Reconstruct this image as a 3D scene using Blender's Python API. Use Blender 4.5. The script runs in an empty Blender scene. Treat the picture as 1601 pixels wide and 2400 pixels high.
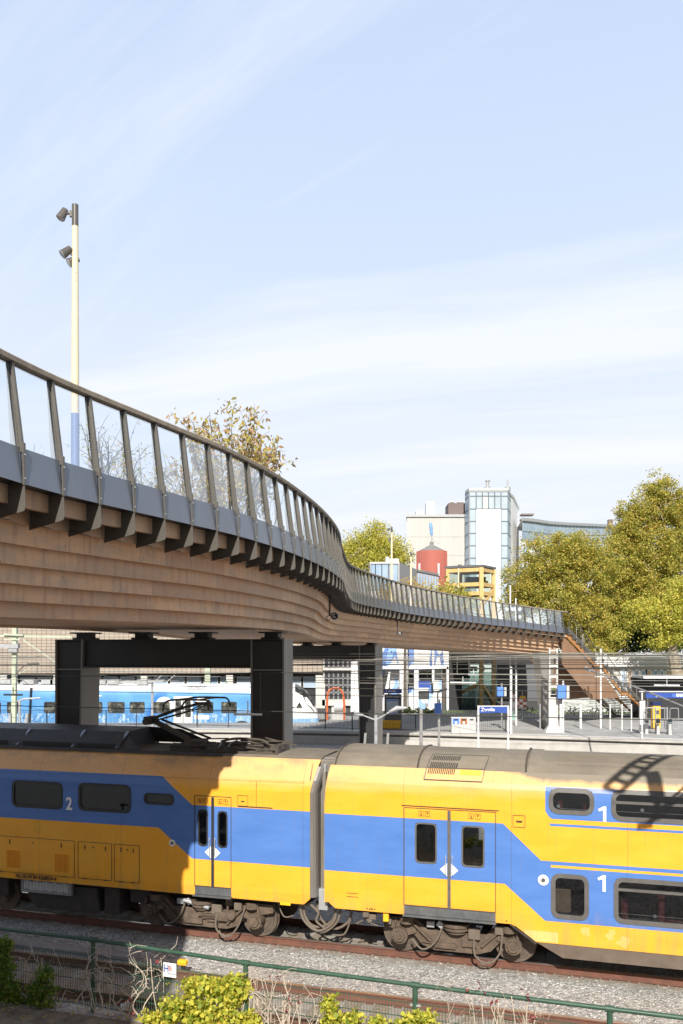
import bpy, math, random
import numpy as np
from mathutils import Vector, Matrix, Quaternion
random.seed(7); RS = np.random.RandomState(11)
C = bpy.context.scene.collection
R = math.radians
PI = math.pi
F = 2000.0; CX = 800.5; HY = 1526.0; H = 7.05      # focal length, centre column and horizon row of the photo; eye height above the rails

def at(px, py, Y): return Vector(((px-CX)*Y/F, Y, H+(HY-py)*Y/F))
def gY(py, z=0.76): return (H-z)*F/(py-HY)

# ------------------------------------------------------------------ materials
def nodes(name):
    m = bpy.data.materials.new(name); m.use_nodes = True
    nt = m.node_tree; nt.nodes.clear()
    return m, nt
class NT:
    def __init__(s, nt): s.nt = nt
    def n(s, t, **kw):
        x = s.nt.nodes.new(t)
        for k, v in kw.items(): setattr(x, k, v)
        return x
    def put(s, sock, v):
        if isinstance(v, (int, float)): sock.default_value = v
        elif isinstance(v, (tuple, list)): sock.default_value = tuple(v)+((1,) if len(v) == 3 and sock.type == 'RGBA' else ())
        else: s.nt.links.new(v, sock)
    def m(s, op, a, b=0.0, c=0.0):
        x = s.n('ShaderNodeMath', operation=op); s.put(x.inputs[0], a); s.put(x.inputs[1], b)
        if op in ('MULTIPLY_ADD',): s.put(x.inputs[2], c)
        return x.outputs[0]
    def mr(s, v, a, b, c=0.0, d=1.0):
        x = s.n('ShaderNodeMapRange'); s.put(x.inputs[0], v)
        for i, q in enumerate((a, b, c, d)): s.put(x.inputs[i+1], q)
        return x.outputs[0]
    def mix(s, f, a, b, mode='MIX'):
        x = s.n('ShaderNodeMix', data_type='RGBA', blend_type=mode); s.put(x.inputs[0], f); s.put(x.inputs[6], a); s.put(x.inputs[7], b)
        return x.outputs[2]
    def coord(s, which='Object'): return s.n('ShaderNodeTexCoord').outputs[which]
    def mapping(s, v, sc=(1, 1, 1), rot=(0, 0, 0), loc=(0, 0, 0)):
        x = s.n('ShaderNodeMapping'); s.put(x.inputs[0], v); x.inputs[1].default_value = loc; x.inputs[2].default_value = rot; x.inputs[3].default_value = sc
        return x.outputs[0]
    def noise(s, v, scale=5, detail=4, rough=.55, out=0):
        x = s.n('ShaderNodeTexNoise'); s.put(x.inputs['Vector'], v); x.inputs['Scale'].default_value = scale
        x.inputs['Detail'].default_value = detail; x.inputs['Roughness'].default_value = rough
        return x.outputs[out]
    def ramp(s, f, stops, interp='LINEAR'):
        x = s.n('ShaderNodeValToRGB'); s.put(x.inputs[0], f); cr = x.color_ramp; cr.interpolation = interp
        while len(cr.elements) < len(stops): cr.elements.new(.5)
        for e, (p, c) in zip(cr.elements, stops): e.position = p; e.color = tuple(c)+(1,)
        return x.outputs[0]
    def sep(s, v):
        x = s.n('ShaderNodeSeparateXYZ'); s.put(x.inputs[0], v); return x.outputs
    def bump(s, h, strength=.3, dist=.02):
        x = s.n('ShaderNodeBump'); x.inputs['Strength'].default_value = strength; x.inputs['Distance'].default_value = dist; s.put(x.inputs['Height'], h)
        return x.outputs[0]
    def out(s, sh):
        o = s.n('ShaderNodeOutputMaterial'); s.nt.links.new(sh, o.inputs[0])
    def pbr(s, col, rough=.6, metal=0.0, normal=None, spec=None, emit=None, es=0):
        p = s.n('ShaderNodeBsdfPrincipled'); s.put(p.inputs['Base Color'], col); s.put(p.inputs['Roughness'], rough); s.put(p.inputs['Metallic'], metal)
        if normal is not None: s.put(p.inputs['Normal'], normal)
        if spec is not None: s.put(p.inputs['Specular IOR Level'], spec)
        return p.outputs[0]

def plain(name, col, rough=.6, metal=0.0, var=.12, scale=3.0, bump=0.0, dirt=None, dirt_amt=.35, streak=False, spec=None):
    m, nt = nodes(name); N = NT(nt); co = N.coord()
    mp = N.mapping(co, (1, 1, .25) if streak else (1, 1, 1))
    f = N.noise(mp, scale, 6, .6)
    f2 = N.mr(f, .3, .7)
    c1 = tuple(x*(1-var) for x in col); c2 = tuple(min(1, x*(1+var)) for x in col)
    c = N.mix(f2, c1, c2)
    if dirt:
        g = N.noise(N.mapping(co, (1, 1, .3) if streak else (1, 1, 1), loc=(5, 3, 1)), scale*.6, 7, .65)
        c = N.mix(N.mr(g, .45, .75, 0, dirt_amt), c, dirt)
    nrm = None
    if bump: nrm = N.bump(N.noise(co, scale*8, 4, .6), bump, .01)
    r = N.mr(f, .3, .7, max(rough-.08, .02), min(rough+.08, 1))
    N.out(N.pbr(c, r, metal, nrm, spec)); return m

M = {}
M['dark_metal'] = plain('painted dark steel', (.105, .097, .084), .36, 0, .12, 2.5, dirt=(.14, .125, .1), dirt_amt=.5)
M['black_and_shaded_steel'] = plain('black and shaded steel', (.03, .03, .032), .5, 0, .2, 1.5, dirt=(.06, .06, .06))  # black parts; on the portal fronts this black stands for shade
M['portal_skylit_grey'] = plain('skylit grey steel', (.24, .225, .20), .5, 0, .1, 1.0, dirt=(.08, .075, .07), streak=True)  # skylight on the portal sides is mixed into this lighter grey
M['fascia'] = plain('fascia panel metal', (.175, .195, .235), .32, .5, .08, 1.2, dirt=(.14, .13, .12), dirt_amt=.5, streak=True)
M['rail_wood'] = plain('weathered handrail wood', (.30, .25, .19), .7, 0, .25, 6, bump=.2, dirt=(.42, .38, .32))
M['white'] = plain('white paint', (.8, .8, .79), .5, 0, .04, 2)
M['white_metal'] = plain('white painted metal', (.75, .75, .74), .4, 0, .06, 3, dirt=(.5, .48, .44), streak=True)
M['galv'] = plain('galvanised steel', (.42, .43, .44), .45, .3, .15, 4)
M['concrete'] = plain('pale concrete', (.46, .44, .41), .85, 0, .12, 1.2, bump=.2, dirt=(.3, .28, .25))
M['concrete_dark'] = plain('grey concrete', (.27, .265, .26), .85, 0, .15, 1.5, bump=.2)
M['corner'] = plain('grimy end panel', (.17, .16, .15), .45, 0, .2, 3, dirt=(.16, .13, .1), dirt_amt=.7, streak=True)
M['skirt'] = plain('brown dusty belly', (.135, .10, .075), .8, 0, .2, 3, dirt=(.2, .16, .12))
M['rubber'] = plain('black rubber', (.02, .02, .021), .7, 0, .2, 5)
M['bellows'] = plain('grey gangway rubber', (.2, .18, .15), .65, 0, .25, 4, streak=True)
M['under'] = plain('brake dust coated steel', (.125, .09, .064), .85, 0, .28, 6, bump=.4, dirt=(.06, .045, .035), dirt_amt=.8)
M['under_dark'] = plain('dark underframe', (.05, .042, .036), .85, 0, .3, 6)
M['wheel'] = plain('rusty steel wheel', (.12, .092, .072), .6, .2, .25, 8)
M['tread'] = plain('polished tread', (.45, .43, .4), .3, .8, .1, 8)
M['roof_black'] = plain('sooty roof', (.05, .05, .055), .6, 0, .3, 2, dirt=(.12, .1, .08))
M['roof_grey'] = plain('dirty grey roof', (.21, .178, .135), .75, 0, .16, 1.2, bump=.1, dirt=(.13, .11, .085), dirt_amt=.7)
M['soot'] = plain('brown sooty equipment', (.07, .058, .046), .8, 0, .35, 6, dirt=(.17, .13, .09))
M['hose'] = plain('hose', (.15, .12, .092), .7, 0, .2, 4)
M['win_frame'] = plain('grey window rubber', (.115, .108, .10), .55, 0, .15, 6)
M['win_frame_dark'] = plain('dark window rubber', (.035, .035, .04), .5, 0, .15, 6)
M['sill'] = plain('steel door step', (.17, .18, .19), .45, .5, .15, 5, dirt=(.3, .27, .22))
M['decal'] = plain('white decal', (.82, .82, .8), .5, 0, .03, 4)
M['ink'] = plain('dark lettering', (.06, .045, .04), .6, 0, .05, 4)
M['interior'] = plain('train interior lining', (.42, .40, .37), .7, 0, .1, 2)
M['interior_dark'] = plain('train interior dark', (.05, .05, .055), .7, 0, .2, 2)
M['seat_red'] = plain('red seat fabric', (.32, .06, .06), .9, 0, .2, 12)
M['beige'] = plain('beige seat back panel', (.55, .38, .25), .7, 0, .05, 3)
M['yellow'] = plain('yellow marker plastic', (.85, .48, .02), .5, 0, .08, 6)
M['green_paint'] = plain('green fence paint', (.035, .085, .055), .45, 0, .2, 5, dirt=(.1, .13, .09))
M['pale_green'] = plain('pale green mast paint', (.45, .50, .38), .6, 0, .1, 3, dirt=(.3, .3, .22))
M['blue'] = plain('station blue', (.035, .085, .36), .45, 0, .06, 2)
M['blue_light'] = plain('cabinet blue', (.10, .24, .72), .45, 0, .06, 2)
M['navy'] = plain('navy panel', (.015, .03, .11), .4, 0, .1, 2)
M['red'] = plain('brick red cladding', (.43, .13, .10), .7, 0, .08, 1, streak=True)
M['copper'] = plain('orange bin panel', (.36, .13, .05), .5, 0, .1, 2)
M['silver'] = plain('silver panel', (.55, .55, .54), .45, .2, .06, 2)
M['timber'] = plain('pale timber', (.62, .42, .17), .65, 0, .12, 4, streak=True)
M['timber_orange'] = plain('varnished timber', (.42, .2, .07), .6, 0, .15, 4)
M['timber_brown'] = plain('brown timber panel', (.27, .155, .09), .7, 0, .1, 2, streak=True)
M['copper_wire'] = plain('tarnished wire', (.09, .085, .075), .5, .4, .1, 3)
M['wire_light'] = plain('bright wire', (.4, .38, .33), .45, .4, .1, 3)
M['cream'] = plain('cream lacquered wood pole', (.80, .66, .44), .4, 0, .05, 3)
M['pole_blue'] = plain('blue painted pole', (.17, .23, .42), .45, 0, .05, 3)
M['bark'] = plain('plane tree bark', (.30, .25, .18), .9, 0, .3, 4, bump=.4, dirt=(.5, .45, .35), dirt_amt=.7)
M['bark_dark'] = plain('dark bark', (.12, .095, .075), .9, 0, .3, 8)
M['twig'] = plain('dry pale twig', (.52, .44, .35), .9, 0, .25, 9)
M['tan_clad'] = None
M['lens'] = plain('lamp lens', (.7, .7, .72), .15, 0, .02, 4)
M['asphalt'] = plain('asphalt', (.07, .068, .065), .9, 0, .2, 3, bump=.2)
M['paving'] = plain('platform paving', (.36, .36, .35), .85, 0, .16, .7, bump=.1, dirt=(.22, .21, .20), dirt_amt=.7)
M['fence_black'] = plain('black fence', (.025, .03, .035), .5, 0, .1, 3)
M['orange'] = plain('orange paint', (.55, .14, .05), .5, 0, .06, 3)
M['rust'] = plain('rusty rail side', (.155, .068, .045), .85, 0, .2, 5, bump=.3, dirt=(.09, .05, .04), dirt_amt=.7)
M['sleeper'] = plain('concrete sleeper', (.30, .275, .24), .9, 0, .15, 6, bump=.3, dirt=(.17, .13, .1), dirt_amt=.6)

def glassy(name, tint, refl, rough=.03, ior=1.45):
    m, nt = nodes(name); N = NT(nt)
    t = N.n('ShaderNodeBsdfTransparent'); N.put(t.inputs[0], tint)
    g = N.n('ShaderNodeBsdfGlossy'); g.inputs['Roughness'].default_value = rough; N.put(g.inputs[0], (.9, .95, 1))
    fr = N.n('ShaderNodeFresnel'); fr.inputs[0].default_value = ior
    f = N.mr(fr.outputs[0], 0, 1, refl, 1.0)
    mx = N.n('ShaderNodeMixShader'); N.put(mx.inputs[0], f); nt.links.new(t.outputs[0], mx.inputs[1]); nt.links.new(g.outputs[0], mx.inputs[2])
    N.out(mx.outputs[0]); return m
M['rail_glass'] = glassy('clear balustrade glass', (.93, .965, .985), .28)
M['train_glass'] = glassy('tinted coach glass', (.33, .35, .36), .08)
M['bldg_glass_t'] = glassy('lobby glass', (.6, .72, .70), .15)

def facade_glass():
    m, nt = nodes('blue reflecting facade glass'); N = NT(nt); co = N.coord()
    f = N.noise(co, .35, 2, .5)
    c = N.mix(N.mr(f, .35, .65), (.25, .36, .49), (.38, .48, .58))
    N.out(N.pbr(c, .25, 0, spec=.35)); return m
M['facade_glass'] = facade_glass()

def wood():
    m, nt = nodes('glued laminated timber'); N = NT(nt); co = N.coord()
    uv = N.n('ShaderNodeUVMap').outputs[0]
    X = N.sep(uv)
    grain = N.noise(N.mapping(uv, (1.2, 40, 1)), 3, 5, .6)
    blotch = N.noise(N.mapping(uv, (.9, 1.6, 1)), 1.6, 6, .65)
    # boards about 1.6 m long in courses
    br = N.n('ShaderNodeTexBrick'); N.put(br.inputs['Vector'], uv); br.offset = .37; br.squash = 1
    br.inputs['Color1'].default_value = (.78, .51, .29, 1); br.inputs['Color2'].default_value = (.48, .29, .165, 1); br.inputs['Mortar'].default_value = (.36, .23, .16, 1)
    br.inputs['Scale'].default_value = 1; br.inputs['Mortar Size'].default_value = .004; br.inputs['Brick Width'].default_value = 2.3; br.inputs['Row Height'].default_value = .5
    c = N.mix(N.mr(grain, .3, .7, 0, .6), br.outputs[0], (.50, .29, .175))
    c = N.mix(N.mr(blotch, .42, .68, 0, .8), c, (.44, .33, .245))
    knots = N.noise(N.mapping(uv, (7, 3.2, 1)), 2.2, 3, .6)
    c = N.mix(N.mr(knots, .66, .72, 0, .8), c, (.13, .075, .05))
    stain = N.noise(N.mapping(uv, (5, .5, 1)), 1.5, 4, .6)
    c = N.mix(N.mr(stain, .5, .75, 0, .6), c, (.24, .15, .12))
    N.out(N.pbr(c, .62, 0, N.bump(grain, .12, .01))); return m
M['wood'] = wood()

def gravel():
    m, nt = nodes('track ballast'); N = NT(nt); co = N.coord()
    v = N.n('ShaderNodeTexVoronoi'); N.put(v.inputs['Vector'], co); v.inputs['Scale'].default_value = 17
    v2 = N.n('ShaderNodeTexVoronoi', feature='DISTANCE_TO_EDGE'); N.put(v2.inputs['Vector'], co); v2.inputs['Scale'].default_value = 17
    rnd = N.sep(v.outputs['Color'])[0]
    c = N.ramp(rnd, [(0, (.24, .235, .22)), (.3, (.42, .415, .395)), (.7, (.54, .53, .50)), (1, (.70, .68, .64))])
    c = N.mix(N.mr(v2.outputs[0], 0, .10, .6, 0), c, (.14, .13, .12))
    big = N.noise(co, .35, 4, .6)
    c = N.mix(N.mr(big, .45, .7, 0, .35), c, (.30, .25, .18))
    # rust and brake dust next to the rails: distance from the rails, measured across the tracks
    q = N.n('ShaderNodeVectorMath', operation='DOT_PRODUCT'); N.put(q.inputs[0], co); q.inputs[1].default_value = (WX[0], WX[1], 0)
    qq = N.m('ADD', q.outputs['Value'], N.m('MULTIPLY', N.m('SUBTRACT', N.noise(co, 2.5, 4, .6), .5), .5))
    d1 = N.m('ABSOLUTE', N.m('SUBTRACT', qq, 20.49)); d2 = N.m('ABSOLUTE', N.m('SUBTRACT', qq, 16.05))
    d = N.m('MINIMUM', d1, d2)
    c = N.mix(N.mr(d, .85, 1.15, .75, 0), c, (.27, .2, .13))
    h = N.m('ADD', N.m('MINIMUM', v2.outputs[0], .25), N.m('MULTIPLY', rnd, .25))
    N.out(N.pbr(c, .9, 0, N.bump(h, 1.0, .05))); return m

TH = math.atan(2000/6700); UX = (math.cos(TH), -math.sin(TH)); WX = (math.sin(TH), math.cos(TH))
M['gravel'] = gravel()

def soil():
    m, nt = nodes('dry soil with litter'); N = NT(nt); co = N.coord()
    f = N.noise(co, 3, 8, .7); g = N.noise(co, 22, 3, .6)
    c = N.ramp(f, [(.3, (.09, .07, .05)), (.5, (.20, .165, .12)), (.7, (.33, .29, .22))])
    c = N.mix(N.mr(g, .58, .68, 0, .6), c, (.30, .13, .08))
    N.out(N.pbr(c, .95, 0, N.bump(f, .6, .05))); return m
M['soil'] = soil()
def grass_m():
    m, nt = nodes('mown grass'); N = NT(nt); co = N.coord()
    f = N.noise(co, 1.3, 8, .7)
    c = N.ramp(f, [(.3, (.07, .12, .025)), (.55, (.16, .22, .04)), (.75, (.28, .3, .07))])
    N.out(N.pbr(c, .95, 0, N.bump(f, .6, .05))); return m
M['grass'] = grass_m()

def leaf(name, stops, trans=.45):
    m, nt = nodes(name); N = NT(nt)
    g = N.n('ShaderNodeNewGeometry').outputs['Random Per Island']
    big = N.noise(N.coord(), .5, 3, .6)
    f = N.m('ADD', N.m('MULTIPLY', g, .7), N.m('MULTIPLY', N.mr(big, .3, .7), .3))
    c = N.ramp(f, stops)
    p = N.pbr(c, .55, 0, spec=.35)
    t = N.n('ShaderNodeBsdfTranslucent'); N.put(t.inputs[0], c)
    mx = N.n('ShaderNodeMixShader'); mx.inputs[0].default_value = trans
    nt.links.new(p, mx.inputs[1]); nt.links.new(t.outputs[0], mx.inputs[2]); N.out(mx.outputs[0]); return m
M['leaf_plane'] = leaf('autumn plane leaves', [(0, (.15, .18, .045)), (.32, (.34, .36, .07)), (.6, (.60, .54, .11)), (.82, (.76, .56, .14)), (1, (.66, .38, .15))])
M['leaf_bright'] = leaf('yellow green plane leaves', [(0, (.24, .28, .06)), (.35, (.48, .49, .08)), (.7, (.74, .67, .13)), (1, (.76, .55, .15))])
M['leaf_brown'] = leaf('brown autumn leaves', [(0, (.40, .30, .20)), (.3, (.58, .34, .17)), (.5, (.48, .44, .10)), (.75, (.66, .50, .11)), (1, (.50, .40, .33))])
M['leaf_ivy'] = leaf('yellow green creeper leaves', [(0, (.10, .17, .025)), (.2, (.26, .34, .04)), (.45, (.58, .58, .08)), (.8, (.80, .70, .11)), (.93, (.68, .46, .12)), (1, (.36, .16, .06))])
M['leaf_green'] = leaf('green creeper leaves', [(0, (.05, .10, .02)), (.4, (.12, .22, .03)), (.75, (.25, .33, .04)), (1, (.40, .30, .06))])
M['leaf_red'] = leaf('red creeper leaves', [(0, (.20, .035, .04)), (.5, (.34, .075, .075)), (1, (.42, .18, .14))])
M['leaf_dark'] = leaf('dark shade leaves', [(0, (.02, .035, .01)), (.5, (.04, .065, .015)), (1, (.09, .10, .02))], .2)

# ------------------------------------------------------------------ mesh builder
class MB:
    def __init__(s): s.v = []; s.f = []; s.mi = []; s.uv = {}
    def add(s, vs, fs, mi=0, uvs=None):
        o = len(s.v); s.v += [tuple(v) for v in vs]
        for k, f in enumerate(fs):
            s.f.append(tuple(i+o for i in f)); s.mi.append(mi)
            if uvs: s.uv[len(s.f)-1] = uvs[k]
        return s
    def box(s, c, d, rz=0, mi=0, rx=0, ry=0):
        M3 = Matrix.Rotation(rz, 3, 'Z') @ Matrix.Rotation(ry, 3, 'Y') @ Matrix.Rotation(rx, 3, 'X')
        vs = []
        for z in (-.5, .5):
            for x, y in ((-.5, -.5), (.5, -.5), (.5, .5), (-.5, .5)):
                vs.append(Vector(c)+M3 @ Vector((x*d[0], y*d[1], z*d[2])))
        return s.add(vs, [(3, 2, 1, 0), (4, 5, 6, 7), (0, 1, 5, 4), (1, 2, 6, 5), (2, 3, 7, 6), (3, 0, 4, 7)], mi)
    def bar(s, a, b, w, h=None, mi=0, up=(0, 0, 1)):
        a = Vector(a); b = Vector(b); h = h or w; d = (b-a)
        if d.length < 1e-6: return s
        d.normalize(); u = Vector(up)
        if abs(d.dot(u)) > .98: u = Vector((1, 0, 0)) if abs(d.x) < .9 else Vector((0, 1, 0))
        sx = d.cross(u).normalized(); uy = sx.cross(d).normalized()
        vs = []
        for p in (a, b):
            for i, j in ((-1, -1), (1, -1), (1, 1), (-1, 1)): vs.append(p+sx*(i*w/2)+uy*(j*h/2))
        return s.add(vs, [(0, 1, 2, 3), (7, 6, 5, 4), (0, 4, 5, 1), (1, 5, 6, 2), (2, 6, 7, 3), (3, 7, 4, 0)], mi)
    def tube(s, pts, r, n=6, mi=0, caps=True):
        pts = [Vector(p) for p in pts]; k = len(pts)
        rs = r if isinstance(r, (list, tuple)) else [r]*k
        vs = []; ref = None
        for i, p in enumerate(pts):
            d = (pts[min(i+1, k-1)]-pts[max(i-1, 0)])
            d = d.normalized() if d.length > 1e-9 else Vector((0, 0, 1))
            if ref is None: ref = Vector((0, 0, 1)) if abs(d.z) < .9 else Vector((1, 0, 0))
            sx = d.cross(ref)
            if sx.length < 1e-3: sx = d.cross(Vector((0, 1, 0)))
            sx.normalize(); uy = sx.cross(d).normalized(); ref = uy
            for j in range(n):
                a = 2*PI*j/n; vs.append(p+(sx*math.cos(a)+uy*math.sin(a))*rs[i])
        fs = []
        for i in range(k-1):
            for j in range(n): fs.append((i*n+j, i*n+(j+1) % n, (i+1)*n+(j+1) % n, (i+1)*n+j))
        if caps: fs.append(tuple(range(n))[::-1]); fs.append(tuple((k-1)*n+j for j in range(n)))
        return s.add(vs, fs, mi)
    def cyl(s, c, r, h, axis='Z', n=16, mi=0, r2=None):
        c = Vector(c); d = {'X': Vector((1, 0, 0)), 'Y': Vector((0, 1, 0)), 'Z': Vector((0, 0, 1))}[axis] if isinstance(axis, str) else Vector(axis).normalized()
        return s.tube([c-d*h/2, c+d*h/2], [r, r if r2 is None else r2], n, mi)
    def prism(s, poly, ax, ay, off, origin=(0, 0, 0), mi=0):
        """poly of (a, b) in the plane origin + a*ax + b*ay, extruded by the vector off"""
        o = Vector(origin); ax = Vector(ax); ay = Vector(ay); off = Vector(off); n = len(poly)
        vs = [o+ax*a+ay*b for a, b in poly]+[o+ax*a+ay*b+off for a, b in poly]
        fs = [tuple(range(n)), tuple(range(2*n-1, n-1, -1))]+[(i, i+n, (i+1) % n+n, (i+1) % n) for i in range(n)]
        return s.add(vs, fs, mi)
    def build(s, name, mats, parent=None, smooth=False, bevel=0):
        me = bpy.data.meshes.new(name); me.from_pydata(s.v, [], s.f)
        if not isinstance(mats, (list, tuple)): mats = [mats]
        for m in mats: me.materials.append(M[m] if isinstance(m, str) else m)
        if len(mats) > 1: me.polygons.foreach_set('material_index', s.mi)
        if s.uv:
            ul = me.uv_layers.new(name='UVMap')
            for fi, us in s.uv.items():
                p = me.polygons[fi]
                for k, li in enumerate(p.loop_indices): ul.data[li].uv = us[k]
        me.validate(); me.update()
        if smooth:
            me.polygons.foreach_set('use_smooth', [True]*len(me.polygons))
        o = bpy.data.objects.new(name, me); C.objects.link(o)
        if parent is not None: o.parent = parent
        if smooth:
            try: me.set_sharp_from_angle(angle=R(38))
            except Exception: pass
        if bevel:
            b = o.modifiers.new('bevel', 'BEVEL'); b.width = bevel; b.segments = 2; b.limit_method = 'ANGLE'
        return o

def tag(o, label=None, cat=None, group=None, kind=None):
    if label: o['label'] = label
    if cat: o['category'] = cat
    if group: o['group'] = group
    if kind: o['kind'] = kind
    return o
def thing(name, label, cat, loc=(0, 0, 0), rz=0, group=None):
    o = bpy.data.objects.new(name, None); C.objects.link(o); o.location = loc; o.rotation_euler = (0, 0, rz)
    o.empty_display_size = .3
    return tag(o, label, cat, group)
def text(name, body, size, loc, rot, mat, parent=None, ext=.004, align='CENTER', bold=0.0, sx=1.0):
    cu = bpy.data.curves.new(name, 'FONT'); cu.body = body; cu.size = size; cu.extrude = ext; cu.align_x = align; cu.align_y = 'CENTER'; cu.offset = bold
    cu.materials.append(M[mat]); o = bpy.data.objects.new(name, cu); C.objects.link(o); o.location = loc; o.rotation_euler = rot; o.scale = (sx, 1, 1)
    bpy.context.view_layer.update(); dg = bpy.context.evaluated_depsgraph_get()
    me = bpy.data.meshes.new_from_object(o.evaluated_get(dg)); me.name = name
    bpy.data.objects.remove(o); o = bpy.data.objects.new(name, me); C.objects.link(o); o.location = loc; o.rotation_euler = rot; o.scale = (sx, 1, 1)
    if not me.materials: me.materials.append(M[mat])
    if parent is not None: o.parent = parent
    return o
def catmull(P, n=12):
    P = [Vector(p) for p in P]; out = []
    for i in range(len(P)-1):
        p0 = P[max(i-1, 0)]; p1 = P[i]; p2 = P[i+1]; p3 = P[min(i+2, len(P)-1)]
        for k in range(n):
            t = k/n
            out.append(.5*((2*p1)+(p2-p0)*t+(2*p0-5*p1+4*p2-p3)*t*t+(3*p1-p0-3*p2+p3)*t**3))
    out.append(P[-1]); return out
def interp(x, tab):
    if x <= tab[0][0]: return tab[0][1]
    for (a, b), (c, d) in zip(tab, tab[1:]):
        if x <= c: return b+(d-b)*(x-a)/(c-a)
    return tab[-1][1]
def qpt(t, q, z=0): return Vector((UX[0]*t+WX[0]*q, UX[1]*t+WX[1]*q, z))    # along the tracks, across the tracks

# ------------------------------------------------------------------ setting
def sheet(name, pts, z, mat, label=None):
    b = MB(); b.add([(x, y, z) for x, y in pts], [tuple(range(len(pts)))]); o = b.build(name, mat); tag(o, kind='structure'); return o
# ballast bed with the camera-side bank: profile across the tracks, swept along them
prof = [(-60, .72), (12.95, .72), (13.4, .66), (14.4, .02), (14.9, -.08), (15.2, -.10), (17.0, -.10), (17.5, -.16), (18.6, -.19), (19.1, -.165), (19.7, -.19), (21.4, -.19), (21.8, -.18), (22.4, -.22), (24, -.24), (95, -.24)]
b = MB(); T0, T1 = -160, 160
n = 2
for i, (q, z) in enumerate(prof):
    b.v += [tuple(qpt(T0, q, z)), tuple(qpt(T1, q, z))]
for i in range(1, len(prof)-1): b.f.append((2*i, 2*i+1, 2*i+3, 2*i+2)); b.mi.append(0)
o = b.build('ballast_ground', 'gravel'); tag(o, kind='structure')
b = MB(); b.add([qpt(T0, -60, .72), qpt(T1, -60, .72), qpt(T1, 12.95, .72), qpt(T0, 12.95, .72)], [(0, 1, 2, 3)]); tag(b.build('bank_ground', 'soil'), kind='structure')
b = MB(); b.add([qpt(T0, -60, .726), qpt(T1, -60, .726), qpt(T1, 12.1, .726), qpt(T0, 12.1, .726)], [(0, 1, 2, 3)]); tag(b.build('path', 'asphalt'), kind='structure')
sheet('ground', [(-900, -400), (900, -400), (900, 1500), (-900, 1500)], -.4, 'asphalt')

# platform with curved edge
edge = [(-90, 71), (-40, 69.4), (-18, 68.4), (-10, 68), (-3, 67.3), (4, 66), (12.7, 63.7), (21, 60.9), (40, 54.4), (80, 41)]
back = [(80, 78), (-90, 86)]
def plat(z0, z1, off, mat, name, kindm='structure'):
    b = MB(); poly = [(x, y+off) for x, y in edge]+[(80, 86), (-90, 86)]
    b.prism(poly, (1, 0, 0), (0, 1, 0), (0, 0, z1-z0), (0, 0, z0)); o = b.build(name, mat); tag(o, kind='structure'); return o
plat(.58, .76, 0, 'concrete', 'platform')
plat(.40, .58, .35, 'concrete_dark', 'platform_recess')
plat(-.4, .40, .12, 'concrete', 'platform_wall')
b = MB()
for (x0, y0), (x1, y1) in zip(edge, edge[1:]):      # pale tactile strip
    b.add([(x0, y0+.9, .764), (x1, y1+.9, .764), (x1, y1+1.25, .764), (x0, y0+1.25, .764)], [(0, 1, 2, 3)])
tag(b.build('platform_strip_pavement', 'white'), kind='structure')
b = MB(); b.add([(x, y+1.8, .764) for x, y in edge]+[(80, 85.9, .764), (-90, 85.9, .764)], [tuple(range(len(edge)+2))]); tag(b.build('platform_pavement', 'paving'), kind='structure')
sheet('street', [(-500, 86), (500, 86), (500, 1400), (-500, 1400)], .55, 'asphalt')
sheet('verge_grass', [(10.5, 87), (32, 87), (32, 93), (10.5, 93)], .62, 'grass')
sheet('garden_grass', [(34, 90), (120, 90), (120, 200), (34, 200)], .6, 'grass')

# railway tracks
def rail_mesh(q, t0, t1, z):
    b = MB()
    sec = [(-.07, -.17), (.07, -.17), (.07, -.15), (.012, -.12), (.012, -.045), (.037, -.03), (.037, 0), (-.037, 0), (-.037, -.03), (-.012, -.045), (-.012, -.12), (-.07, -.15)]
    vs = [qpt(t, q+a, z+c) for t in (t0, t1) for a, c in sec]; k = len(sec)
    for i in range(k):
        b.add([vs[i], vs[(i+1) % k], vs[k+(i+1) % k], vs[k+i]], [(0, 1, 2, 3)], 1 if i == 6 else 0)
    return b
def track(q, t0, t1, z, label, nsl, tsl=(-14, 12), grp='railway tracks'):
    th = thing('railway_track', label, 'railway track', qpt(0, q, z), 0, grp)
    inv = Matrix.Translation(-th.location)
    for s in (-.7525, .7525):
        b = rail_mesh(q+s, t0, t1, z); b.v = [tuple(inv @ Vector(v)) for v in b.v]
        b.build('rail', ['rust', 'tread'], th)
    if nsl:
        d0 = None
        for i in range(nsl):
            t = tsl[0]+i*.6
            if d0 is None:
                b = MB(); b.box((0, 0, -.272), (.26, 2.5, .2)); b.box((0, -.7525, -.165), (.16, .32, .025), mi=1); b.box((0, .7525, -.165), (.16, .32, .025), mi=1)
                o = b.build('sleeper', ['sleeper', 'rust'], th, bevel=.012); d0 = o
            else:
                o = d0.copy(); C.objects.link(o); o.parent = th
            o.location = Vector((UX[0]*t, UX[1]*t, 0)); o.rotation_euler = (0, 0, -TH+random.uniform(-.01, .01))
    return th
track(16.05, -60, 60, .09, 'empty rusty track between the green mesh fence and the yellow and blue train', 42, (-17, 8))
track(20.49, -60, 60, 0, 'track carrying the yellow and blue double-deck train', 50, (-22, 8))
track(25.0, -80, 80, 0, 'track just behind the yellow train, mostly hidden by it', 0)
track(53.0, -80, 80, 0, 'track two lines in front of the station platform edge', 0)
track(58.2, -80, 80, 0, 'farthest track, at the foot of the station platform wall', 0)

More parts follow.
